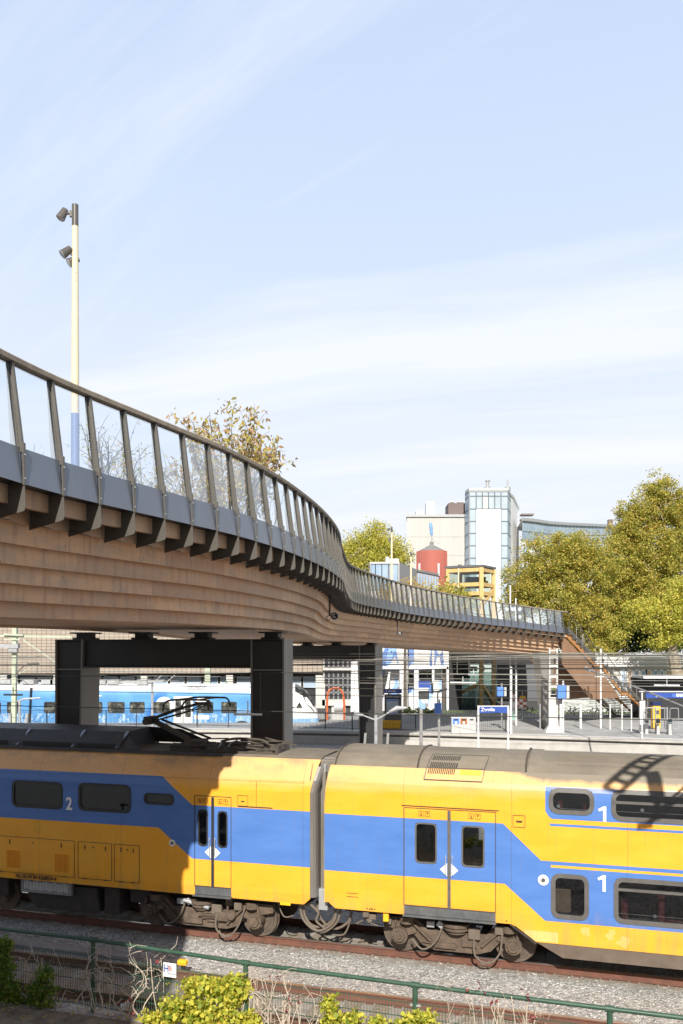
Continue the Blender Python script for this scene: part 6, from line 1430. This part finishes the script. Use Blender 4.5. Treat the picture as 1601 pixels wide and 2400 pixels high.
# bicycles
def bike(px, pyf, label, rz=0.0):
    pos, s = stand(px, pyf, .55); pos = (pos[0], 84+rz, .55); pos = (at(px, 0, pos[1]).x, pos[1], .55); t = thing('bicycle', label, 'bicycle', pos, rz, 'bicycles parked under the stairs')
    for x in (-.52, .52):
        b = MB(); n = 20; b.tube([(x+.34*math.cos(2*PI*i/n), 0, .35+.34*math.sin(2*PI*i/n)) for i in range(n+1)], .035, 5)
        for i in range(5): b.bar((x, 0, .35), (x+.33*math.cos(i*1.257), 0, .35+.33*math.sin(i*1.257)), .012)
        b.build('wheel', 'rubber', t)
    b = MB()
    for a, c in (((-.52, .35), (-.15, .85)), ((-.52, .35), (-.05, .33)), ((-.05, .33), (-.15, .85)), ((-.05, .33), (.36, .80)), ((-.15, .82), (.34, .88)), ((.52, .35), (.36, .95)), ((-.15, .85), (-.18, .98))): b.bar((a[0], 0, a[1]), (c[0], 0, c[1]), .055)
    b.build('frame', 'fence_black', t); b = MB(); b.box((-.2, 0, 1.0), (.26, .14, .06)); b.build('saddle', 'rubber', t); b = MB(); b.bar((.36, 0, .95), (.32, 0, 1.08), .03); b.bar((.3, -.28, 1.08), (.3, .28, 1.08), .03); b.build('handlebar', 'galv', t)
bike(1340, 1690, 'leftmost parked bicycle beside the white post with blue box', .3); bike(1352, 1690, 'parked bicycle partly behind the leftmost one', -.2); bike(1392, 1690, 'parked bicycle with high handlebar in front of the slate wall', .1); bike(1416, 1690, 'dark bicycle immediately right of the floodlight pole', -.3); bike(1445, 1690, 'rightmost parked bicycle in front of the slate wall', .2); bike(1240, 1690, 'bicycle parked on the grass verge under the bridge', .1)
# hedge below the mural
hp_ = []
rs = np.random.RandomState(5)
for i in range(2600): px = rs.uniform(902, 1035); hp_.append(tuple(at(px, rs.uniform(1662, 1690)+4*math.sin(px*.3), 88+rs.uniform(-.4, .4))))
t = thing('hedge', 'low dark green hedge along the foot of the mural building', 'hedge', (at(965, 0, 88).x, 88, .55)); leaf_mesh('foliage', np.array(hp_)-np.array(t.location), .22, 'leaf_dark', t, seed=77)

# ------------------------------------------------------------------ overhead line equipment
(pos, s) = stand(33, 1700); Y = 61
t = thing('catenary_mast', 'pale green steel catenary mast with cross arm at the left edge', 'mast', (at(32, 0, Y).x, Y, -.24)); s = Y/F
def mz(py): return at(0, py, Y).z+.24
def mx(px): return (px-32)*s
b = MB(); b.bar((0, 0, 0), (mx(37), 0, mz(1440)+3), .32, .3); b.bar((mx(37), -.1, mz(1440)), (mx(36), -.1, 2), .04); b.build('mast', 'pale_green', t)
b = MB(); b.bar((mx(-40), -.1, mz(1490)), (mx(170), -.1, mz(1493)), .09, .14); b.bar((mx(12), -.2, mz(1487)), (mx(58), -.2, mz(1489)), .3, .12); b.bar((mx(12), -.2, mz(1499)), (mx(50), -.2, mz(1499)), .1, .1); b.bar((mx(55), -.1, mz(1499)), (mx(132), -.1, mz(1552)), .07, .07); b.bar((mx(45), -.1, mz(1580)), (mx(95), -.1, mz(1552)), .04); b.build('cross_arm', 'pale_green', t)
b = MB(); b.bar((mx(-60), -.2, mz(1515)), (mx(24), -.2, mz(1514)), .3, .28); b.box((mx(34), -.2, mz(1514)), (.8, .5, .32)); b.box((mx(34), -.2, mz(1522)), (.6, .4, .5)); b.build('clamp', 'galv', t)
b = MB(); b.tube([(mx(40), -.2, mz(1578)), (mx(55), -.3, mz(1565)), (mx(68), -.3, mz(1556))], .03, 6)
for i in range(7): b.cyl((mx(70+4*i), -.3, mz(1557-.3*i)), .10, .05, 'X', 10)
b.bar((mx(55), -.2, mz(1592)), (mx(70), -.2, mz(1605)), .03); b.build('insulator', 'copper_wire', t)
# further catenary mast seen between the columns
c = at(487, 0, 88); t = thing('catenary_mast', 'pale green catenary mast behind the roof of the blue train', 'mast', (c.x, 88, .5)); b = MB(); b.box((0, 0, 5), (.55, .4, 10)); b.build('mast', 'pale_green', t)
# wires: contact, messenger with droppers, per track; slight height differences as on the real layout
wi = 0
WL = 'thin dark overhead wire crossing the whole view between the train and the station platform'
def wire(q, z, r, mat='copper_wire', sag=0.0, zr=None, label=WL, t0=-70, t1=75, drop=None, grp='overhead wires above the tracks'):
    global wi
    pts = []
    n = 24
    for i in range(n+1):
        f = i/n; tt = t0+(t1-t0)*f; zz_ = z+(zr-z if zr else 0)*f
        if sag: u = ((tt % 50)/50-.5)*2; zz_ += sag*(u*u-1)
        pts.append(qpt(tt, q, zz_))
    o0 = pts[n//2]; t = thing('overhead_wire', label, 'wire', tuple(o0), 0, grp)
    b = MB(); b.tube([p-o0 for p in pts], r, 4); b.build('wire', mat, t)
    return t
def track_wires(q, r, mat='copper_wire', z0=5.5, z1=6.75, sag=.5):
    a = wire(q, z0, r, mat); c = wire(q, z1, r, mat, sag)
    b = MB(); o0 = Vector(a.location)
    for k in range(-6, 8):
        tt = k*8.3; u = ((tt % 50)/50-.5)*2; zt_ = z1+sag*(u*u-1); b.bar(qpt(tt, q, z0)-o0, qpt(tt, q, zt_)-o0, r*1.2)
    b.build('dropper', mat, a)
track_wires(20.49, .011); track_wires(29.4, .012, z0=5.45, z1=6.6); track_wires(34, .013, z0=5.5, z1=6.85); track_wires(38.6, .014, 'wire_light', z0=5.55, z1=6.9); track_wires(43.2, .015, z0=5.5, z1=6.7)
track_wires(47.5, .016, 'wire_light', 5.5, 6.95); track_wires(53, .017, 'wire_light', 5.6, 7.0); track_wires(58.2, .018, 'wire_light', 5.5, 6.8)
for q, z, zr in ((31, 6.2, 7.0), (36, 6.95, 6.2), (41, 6.3, 7.1), (45, 7.15, 6.5), (50, 6.4, 7.2), (54.5, 7.2, 6.6), (56, 6.6, 7.3), (33, 7.1, 6.7)): wire(q, z, .014, 'wire_light' if q > 40 else 'copper_wire', 0, zr)
for q, z in ((27.2, 4.35), (32.5, 3.5)): pass
b = MB(); A_ = at(1375, 1567, 60); B_ = at(1660, 1680, 44); b.tube(catmull([A_, A_.lerp(B_, .25)+Vector((0, 0, -.0)), A_.lerp(B_, .6)+Vector((0, 0, .05)), B_], 8), .055, 6); o = b.build('feeder_cable', 'concrete_dark', None); tag(o, 'thick black feeder cable sloping down to the right past the stairs', 'cable')
b = MB(); b.cyl(A_.lerp(B_, .02), .13, 1.0, tuple(B_-A_), 10); o = b.build('insulator', 'galv', None); tag(o, 'pale insulator at the upper end of the thick sloping cable', 'insulator')
for px, py, Y, L, lab in ((215, 1630.5, 45, 46, 'light horizontal insulator rod in front of the left bridge column'), (581, 1674, 22, 66, 'light horizontal insulator rod left of the right bridge column'), (1085, 1599.5, 50, 60, 'white horizontal rod in front of the dark passage'), (1110, 1581, 56, 26, 'short white horizontal rod above the dark passage'), (1563, 1606, 52, 60, 'white horizontal rod above the blue overhead sign'), (31, 1628, 40, 44, 'dark horizontal rod in front of the pale green mast')):
    A_ = at(px-L/2, py, Y); B_ = at(px+L/2, py+.6, Y); b = MB(); b.cyl((A_+B_)/2, .045 if Y > 30 else .03, (B_-A_).length, tuple(B_-A_), 8); b.bar((A_+B_)/2, (A_+B_)/2+Vector((0, 0, .35)), .03); o = b.build('section_insulator', 'white_metal' if px > 40 else 'rubber', None, smooth=False); tag(o, lab, 'insulator', 'insulator rods in the overhead wires')
# lattice catenary boom that stands outside the picture on the right and throws its shadow on the coach
cb = thing('catenary_boom', 'lattice catenary boom on a mast outside the right picture edge that shadows the coach', 'mast', (10.6, 17.0, -.1))
o0 = Vector(cb.location); BD = Vector((.62, .78, 0)).normalized(); BN = Vector((BD.y, -BD.x, 0)); B0 = Vector((5.35, 9.6, 0))
def nb(d, off, z): p = B0+BD*d+BN*off; p.z = z; return p-o0
b = MB()
for off in (-.19, .19): b.bar(nb(0, off, 10.6), nb(9.2, off, 10.6), .09, .09)
for i in range(26): b.bar(nb(i*.36, -.19, 10.6), nb(i*.36, .19, 10.6), .08, .07)
b.build('boom', 'galv', cb)
b = MB(); b.bar(nb(.9, .42, 10.6), nb(.9, .42, 10.0), .3, .3); b.bar(nb(.9, .42, 10.0), nb(.9, .42, 9.5), .14, .14); b.bar(nb(.9, .1, 10.55), nb(.9, .5, 10.55), .1, .1)
b.bar((7.9-o0.x, 12.1-o0.y, 9.5-o0.z), (6.05-o0.x, 12.0-o0.y, 7.85-o0.z), .05); b.bar((7.6-o0.x, 12.3-o0.y, 8.8-o0.z), (6.1-o0.x, 12.0-o0.y, 7.85-o0.z), .05); b.cyl((6.1-o0.x, 12.0-o0.y, 7.9-o0.z), .06, .3, 'X', 8); b.bar((7.9-o0.x, 12.1-o0.y, 9.5-o0.z), nb(3.6, 0, 10.5), .05); b.build('drop_arm', 'galv', cb)
b = MB(); b.bar((0, 0, 0), (0, 0, 10.7), .3, .3); b.build('mast', 'galv', cb)

# ------------------------------------------------------------------ foreground: mesh fence, creepers, sign, marker
FP = [(-10.6, 16.98), (-7.35, 15.97), (-4.37, 15.02), (-1.56, 13.90), (1.12, 12.98), (3.81, 12.12), (6.5, 11.25), (9.2, 10.4)]
FZ = .73; FT = 1.97
mf = thing('mesh_fence', 'green tubular fence with wire mesh panels along the track in the foreground', 'fence', (FP[3][0], FP[3][1], FZ)); O = Vector(mf.location)
pts = [Vector((x, y, FT))-O for x, y in FP]
b = MB(); b.tube(pts, .034, 10); b.build('top_rail', 'green_paint', mf, smooth=True)
for i, (x, y) in enumerate(FP):
    b = MB(); b.tube([Vector((x, y, FZ-.3))-O, Vector((x, y, FT-.02))-O], .042, 12); b.cyl(Vector((x, y, FT-.0))-O, .048, .13, (1, -.33, 0), 12); b.build('post', 'green_paint', mf, smooth=True)
for (x0, y0), (x1, y1) in zip(FP, FP[1:]):
    A_ = Vector((x0, y0, 0))-O; B_ = Vector((x1, y1, 0))-O; L = (B_-A_).length; d = (B_-A_).normalized(); A_ += d*.07; B_ -= d*.07; b = MB(); k = int(L/.052)
    for i in range(k+1): p = A_.lerp(B_, i/k); b.bar(p+Vector((0, 0, FZ+.06)), p+Vector((0, 0, FT-.26)), .0065, .0065)
    for z in (FZ+.08, FZ+.3, FZ+.52, FZ+.74, FT-.28):
        for dy in (-.006, .006): b.bar(A_+Vector((0, dy, z)), B_+Vector((0, dy, z)), .008, .008)
    b.build('mesh_panel', 'green_paint', mf)
    b = MB()
    for z in (FT-.3, FZ+.35): b.box(A_-d*.02+Vector((0, -.01, z)), (.07, .04, .03)); b.box(B_+d*.02+Vector((0, -.01, z)), (.07, .04, .03))
    b.build('clamp', 'galv', mf)
def fence_at(px, lift=0):     # point of the fence plane under the pixel column
    best = None
    for (x0, y0), (x1, y1) in zip(FP, FP[1:]):
        k = (px-CX)/F; den = (x1-x0)-k*(y1-y0)
        f = (k*y0-x0)/den
        if 0 <= f <= 1: return Vector((x0+(x1-x0)*f, y0+(y1-y0)*f, FZ))
fa = math.atan2(12.98-13.90, 1.12+1.56)
# sign on the fence
p = fence_at(399); Y = p.y-.03; zt_ = at(0, 2257, Y).z; zb_ = at(0, 2290, Y).z
sg = thing('fence_sign', 'small white square sign wired to the green mesh fence', 'sign', (p.x, Y, zb_), fa)
b = MB(); b.box((0, 0, (zt_-zb_)/2), (.245, .008, zt_-zb_)); b.build('plate', 'white', sg)
text('lettering', 'H', .19, (-.065, -.008, .135), (PI/2, 0, 0), 'blue', sg, ext=.001, bold=.002, sx=.72); text('lettering', 'B', .115, (.01, -.008, .145), (PI/2, 0, 0), 'red', sg, ext=.001, bold=.002); text('lettering', 'ekwerk', .05, (.045, -.008, .062), (PI/2, 0, 0), 'anth', sg, ext=.001)
# creepers
def creeper(label, pxs, n, lsize, mat, seed, blobs, name='creeper', cat='creeper', stems=10):
    c = fence_at(sum(pxs)/2); t = thing(name, label, cat, tuple(c), 0, 'creepers climbing the green fence'); rs = np.random.RandomState(seed); out = []
    for (px, py, rx, ry, dep) in blobs:
        f = fence_at(px); k = int(n*rx*ry/900)
        for i in range(k):
            u = rs.normal(size=3); u /= np.linalg.norm(u); rad = rs.uniform(.35, 1.0)*(1+.28*math.sin(u[0]*7+px)*math.cos(u[2]*8+py))+(rs.uniform(0, .35) if rs.uniform() < .12 else 0)
            if math.sin(u[0]*11+py)*math.sin(u[2]*9+px) < -.62: continue
            cx_ = px+u[0]*rx*rad; cy_ = py+u[2]*ry*rad*(1+.15*math.sin(cx_*.13)); q = fence_at(cx_)
            if q is None: continue
            yy = q.y+u[1]*dep*rad-.08; P_ = at(cx_, cy_, yy); out.append((P_.x, P_.y, max(P_.z, FZ+.01)))
    out = np.array(out)-np.array(t.location); leaf_mesh('foliage', out, lsize, mat, t, .95, droop=.25, seed=seed, vary=.5)
    b = MB(); rnd = random.Random(seed)
    for (px, py, rx, ry, dep) in blobs:
        for i in range(max(2, int(stems*rx/60))):
            q = fence_at(px+rnd.uniform(-rx, rx)*.8); 
            if q is None: continue
            top = at((q.x*F/q.y)+CX, py, q.y).z; pp = [q-c, q+Vector((rnd.uniform(-.1, .1), rnd.uniform(-.05, .05), (top-FZ)*.5))-c, q+Vector((rnd.uniform(-.15, .15), rnd.uniform(-.06, .06), top-FZ))-c]; b.tube(catmull(pp, 4), .008, 5)
    b.build('stem', 'twig', t)
    return t
creeper('sunlit yellow green creeper left of the second green post, below the white sign', (400, 600), 360, .076, 'leaf_ivy', 3, [(470, 2310, 62, 28, .28), (530, 2330, 55, 45, .3), (430, 2360, 60, 35, .3), (560, 2320, 28, 40, .2), (380, 2385, 60, 22, .3), (500, 2385, 90, 30, .35), (590, 2390, 30, 24, .2)])
creeper('sunlit yellow creeper clump between the second and third green posts', (750, 870), 380, .072, 'leaf_ivy', 5, [(772, 2352, 20, 24, .18), (775, 2390, 26, 28, .22), (820, 2385, 36, 20, .22)])
creeper('low creeper clump around the third green post', (900, 1030), 560, .068, 'leaf_ivy', 6, [(985, 2388, 40, 22, .22), (885, 2395, 28, 12, .16), (950, 2398, 30, 10, .16)])
creeper('green creeper column rising at the left picture edge', (-40, 50), 640, .06, 'leaf_green', 7, [(10, 2215, 24, 22, .2), (8, 2260, 28, 36, .22), (15, 2315, 34, 36, .24), (25, 2345, 42, 16, .24)])
creeper('dark green rounded creeper bush in the shade between the left edge and first green post', (60, 130), 560, .055, 'leaf_green', 8, [(105, 2285, 26, 22, .2), (95, 2320, 42, 28, .25), (90, 2352, 46, 16, .25)])
creeper('small red leaved creeper hanging on the mesh right of the second post', (660, 740), 34, .06, 'leaf_red', 9, [(690, 2342, 34, 14, .06), (650, 2285, 30, 10, .05), (668, 2360, 12, 14, .05)], 'red_creeper')
creeper('red leaved creeper over the top rail right of the third post', (1100, 1240), 30, .055, 'leaf_red', 10, [(1115, 2320, 22, 16, .05), (1150, 2345, 26, 10, .05), (1232, 2335, 20, 18, .05), (1245, 2382, 12, 10, .05)], 'red_creeper')
creeper('scattered red creeper leaves on the mesh right of the first post', (300, 360), 30, .06, 'leaf_red', 11, [(303, 2350, 20, 12, .05), (380, 2246, 14, 8, .04), (330, 2372, 40, 8, .1)], 'red_creeper')
# dry stems
def dry_stems(label, px0, px1, n, top, seed, spread=.25, mat='twig', r=.011):
    c = fence_at((px0+px1)/2); t = thing('dry_vine', label, 'vine', tuple(c), 0, 'dry vines on the green fence'); rnd = random.Random(seed); b = MB()
    for i in range(n):
        q = fence_at(rnd.uniform(px0, px1)); h = (at(0, top, q.y).z-FZ)*rnd.uniform(.55, 1.05); pp = [q-c+Vector((0, rnd.uniform(-.1, .02), -.02))]; k = 5
        for j in range(1, k+1): pp.append(Vector((pp[-1].x+rnd.uniform(-1, 1)*spread*.5, rnd.uniform(-.10, .05)+q.y-c.y, h*j/k)))
        cc = catmull(pp, 4); b.tube(cc, [r*rnd.uniform(.9, 1.1)*(1-.75*m_/len(cc)) for m_ in range(len(cc))], 5)
        for w in range(6):
            st_ = cc[rnd.randint(6, len(cc)-1)]; a = rnd.uniform(0, 2*PI); L = rnd.uniform(.12, .4); e1 = st_+Vector((math.cos(a)*L*.5, rnd.uniform(-.05, .05), abs(math.sin(a))*L*.5+rnd.uniform(-.1, .1))); e2 = e1+Vector((math.cos(a+.6)*L*.5, rnd.uniform(-.04, .04), math.sin(a+.6)*L*.4)); b.tube([st_, e1, e2], [r*.55, r*.4, r*.2], 4)
    b.build('stems', mat, t)
    return t
dry_stems('pale dry vine stems tangled over the fence left of the first post', 55, 205, 12, 2215, 3, .3)
dry_stems('bundle of pale dry stems climbing beside the first green post', 215, 260, 7, 2205, 4, .16)
dry_stems('white twisted dry twigs spreading left of the small white sign', 290, 345, 6, 2215, 7, .5, r=.013)
dry_stems('thin pale stems twisted round the second green post', 572, 600, 5, 2255, 6, .10)
dry_stems('dry vine stems on the mesh between second and third posts', 610, 745, 9, 2270, 7, .28)
dry_stems('dry twiggy vines right of the third post', 1040, 1180, 10, 2310, 8, .34, r=.006)
dry_stems('sparse dry twigs near the right picture edge', 1190, 1290, 6, 2330, 9, .3, r=.005)
# yellow track marker, white plastic scrap, litter, ballast stones
c = at(428, 2190, 19.0); t = thing('track_marker', 'small yellow track marker on a black foot beside the rail', 'marker', (c.x, c.y, -.18)); b = MB(); b.box((0, 0, .30), (.22, .14, .12), rz=-.3); b.build('head', 'yellow', t, bevel=.03); b = MB(); b.box((.01, 0, .12), (.09, .08, .24)); b.box((.0, 0, .01), (.22, .12, .05)); b.box((-.15, -.1, .0), (.2, .12, .05)); b.build('foot', 'rubber', t)
rs = np.random.RandomState(2); b = MB()
for i in range(2600):
    q = rs.uniform(17.3, 19.55) if i % 3 else rs.uniform(14.2, 15.0); tt = rs.uniform(-16, 9); z = interp(q, prof); P_ = qpt(tt, q, z+.012); s_ = rs.uniform(.015, .034)
    vv = [P_+Vector((rs.uniform(-1, 1)*.3*s_+dx*s_, rs.uniform(-1, 1)*.3*s_+dy*s_, dz*s_*.8)) for dx, dy, dz in ((1, 0, 0), (0, 1, 0), (-1, 0, 0), (0, -1, 0), (0, 0, 1), (0, 0, -1))]
    b.add(vv, [(0, 1, 4), (1, 2, 4), (2, 3, 4), (3, 0, 4), (1, 0, 5), (2, 1, 5), (3, 2, 5), (0, 3, 5)])
def stone_m():
    m, nt = nodes('loose ballast stones'); N = NT(nt); g = N.n('ShaderNodeNewGeometry').outputs['Random Per Island']; N.out(N.pbr(N.ramp(g, [(0, (.14, .135, .125)), (.4, (.32, .31, .29)), (1, (.62, .60, .56))]), .9)); return m
o = b.build('loose_gravel', stone_m(), None); tag(o, 'loose grey ballast stones lying along the rails', 'gravel', None, 'stuff')
b = MB()
pts = np.array([(rs.uniform(-9, 6), rs.uniform(-.5, .75)) for _ in range(900)])
lit = []
for x_, d_ in pts:
    k = (x_+10.6)/19.8; y_ = np.interp(x_, [p_[0] for p_ in FP], [p_[1] for p_ in FP]); lit.append((x_, y_-d_, FZ+.012))
o = leaf_mesh('leaf_litter', np.array(lit), .055, 'leaf_brown', None, .7, seed=50); tag(o, 'fallen brown leaves along the foot of the fence', 'leaf litter', None, 'stuff')
c = fence_at(290); b = MB(); b.cyl((0, 0, 0), .09, .14, (1, .2, .3), 7); o = b.build('plastic_scrap', 'decal', None); o.location = (c.x, c.y+.15, FZ+.08); tag(o, 'crumpled white plastic scrap lying behind the mesh right of the first post', 'litter')
b = MB(); b.prism([(-30, .0), (-7.3, .0), (-7.3, .14), (-30, .14)], (1, 0, 0), (0, 0, 1), (0, .34, 0)); o = b.build('cable_trough', 'concrete_dark', None); o.location = qpt(-3, 17.55, -.19); o.rotation_euler = (0, 0, -TH); tag(o, 'grey concrete cable trough lying between the two tracks at the left', 'cable trough')

# ------------------------------------------------------------------ light, sky, camera
SUN_AZ = Vector((-.05, -1, 0)).normalized(); EL = R(37)
S = Vector((SUN_AZ.x*math.cos(EL), SUN_AZ.y*math.cos(EL), math.sin(EL)))
sun = bpy.data.lights.new('sun', 'SUN'); sun.energy = 5.0; sun.use_shadow = True; sun.angle = R(.53); sun.color = (1, .95, .87)
so = bpy.data.objects.new('sun', sun); C.objects.link(so); so.rotation_euler = S.to_track_quat('Z', 'Y').to_euler(); so.location = (-20, -40, 40)
w = bpy.data.worlds.new('World'); bpy.context.scene.world = w; w.use_nodes = True; nt = w.node_tree; nt.nodes.clear(); N = NT(nt)
sky = N.n('ShaderNodeTexSky', sky_type='NISHITA'); sky.sun_disc = False; sky.sun_elevation = EL; sky.sun_rotation = math.atan2(S.x, S.y); sky.air_density = 1.0; sky.dust_density = 1.6; sky.ozone_density = 1.4; sky.altitude = 0
G = N.n('ShaderNodeTexCoord').outputs['Generated']; X = N.sep(G)
# planar projection of the view direction on a cloud layer, so the cirrus streaks thin out towards the horizon
dz = N.m('MAXIMUM', N.m('ADD', X[2], .12), .05); cbx = N.n('ShaderNodeCombineXYZ'); N.put(cbx.inputs[0], N.m('DIVIDE', X[0], dz)); N.put(cbx.inputs[1], N.m('DIVIDE', X[1], dz))
cv = cbx.outputs[0]
warp = N.n('ShaderNodeVectorMath', operation='ADD'); N.put(warp.inputs[0], cv); wn = N.noise(cv, .5, 3, .5, out=1); ws = N.n('ShaderNodeVectorMath', operation='SCALE'); N.put(ws.inputs[0], wn); ws.inputs['Scale'].default_value = .55; N.put(warp.inputs[1], ws.outputs[0]); cw = warp.outputs[0]
c1 = N.noise(N.mapping(N.mapping(cw, rot=(0, 0, R(14))), (.22, 1.5, 1), loc=(5.1, 1.89, 0)), 1.0, 9, .60)
c2 = N.noise(N.mapping(N.mapping(cw, rot=(0, 0, R(42))), (.30, 2.2, 1), loc=(4, 2.4, 0)), 1.1, 9, .66)
cl_ = N.m('MAXIMUM', N.m('MULTIPLY', N.mr(c1, .51, .655), .78), N.m('MULTIPLY', N.mr(c2, .52, .70), .5))
skyc = N.n('ShaderNodeVectorMath', operation='SCALE'); N.put(skyc.inputs[0], sky.outputs[0]); skyc.inputs['Scale'].default_value = .032
grad = N.ramp(X[2], [(0, (.72, .75, .79)), (.25, (.64, .695, .785)), (.42, (.525, .62, .78)), (.62, (.455, .555, .745)), (1, (.30, .42, .66))])
low = N.mix(N.m('MINIMUM', N.m('MULTIPLY', cl_, .8), 1.0), grad, (.78, .795, .82))
north = N.m('MULTIPLY', N.mr(X[1], -.85, -.15), N.mr(X[2], .95, .65))
col = N.mix(north, skyc.outputs[0], low)
bg = N.n('ShaderNodeBackground'); N.put(bg.inputs[0], col); bg.inputs[1].default_value = 1.0
wo = N.n('ShaderNodeOutputWorld'); nt.links.new(bg.outputs[0], wo.inputs[0])
cam = bpy.data.cameras.new('camera'); co_ = bpy.data.objects.new('camera', cam); C.objects.link(co_); co_.location = (0, 0, H); co_.rotation_euler = (PI/2, 0, 0)
cam.sensor_fit = 'VERTICAL'; cam.sensor_height = 36; cam.lens = 36*F/2400; cam.shift_y = (HY-1200)/2400; cam.shift_x = -(CX-800.5)/2400; cam.clip_start = .1; cam.clip_end = 4000
sc = bpy.context.scene; sc.camera = co_
sc.view_settings.view_transform = 'Standard'; sc.view_settings.look = 'None'; sc.view_settings.exposure = .38; sc.view_settings.gamma = 1
sc.render.engine = 'CYCLES'; sc.cycles.max_bounces = 8; sc.cycles.transparent_max_bounces = 24; sc.cycles.use_denoising = True
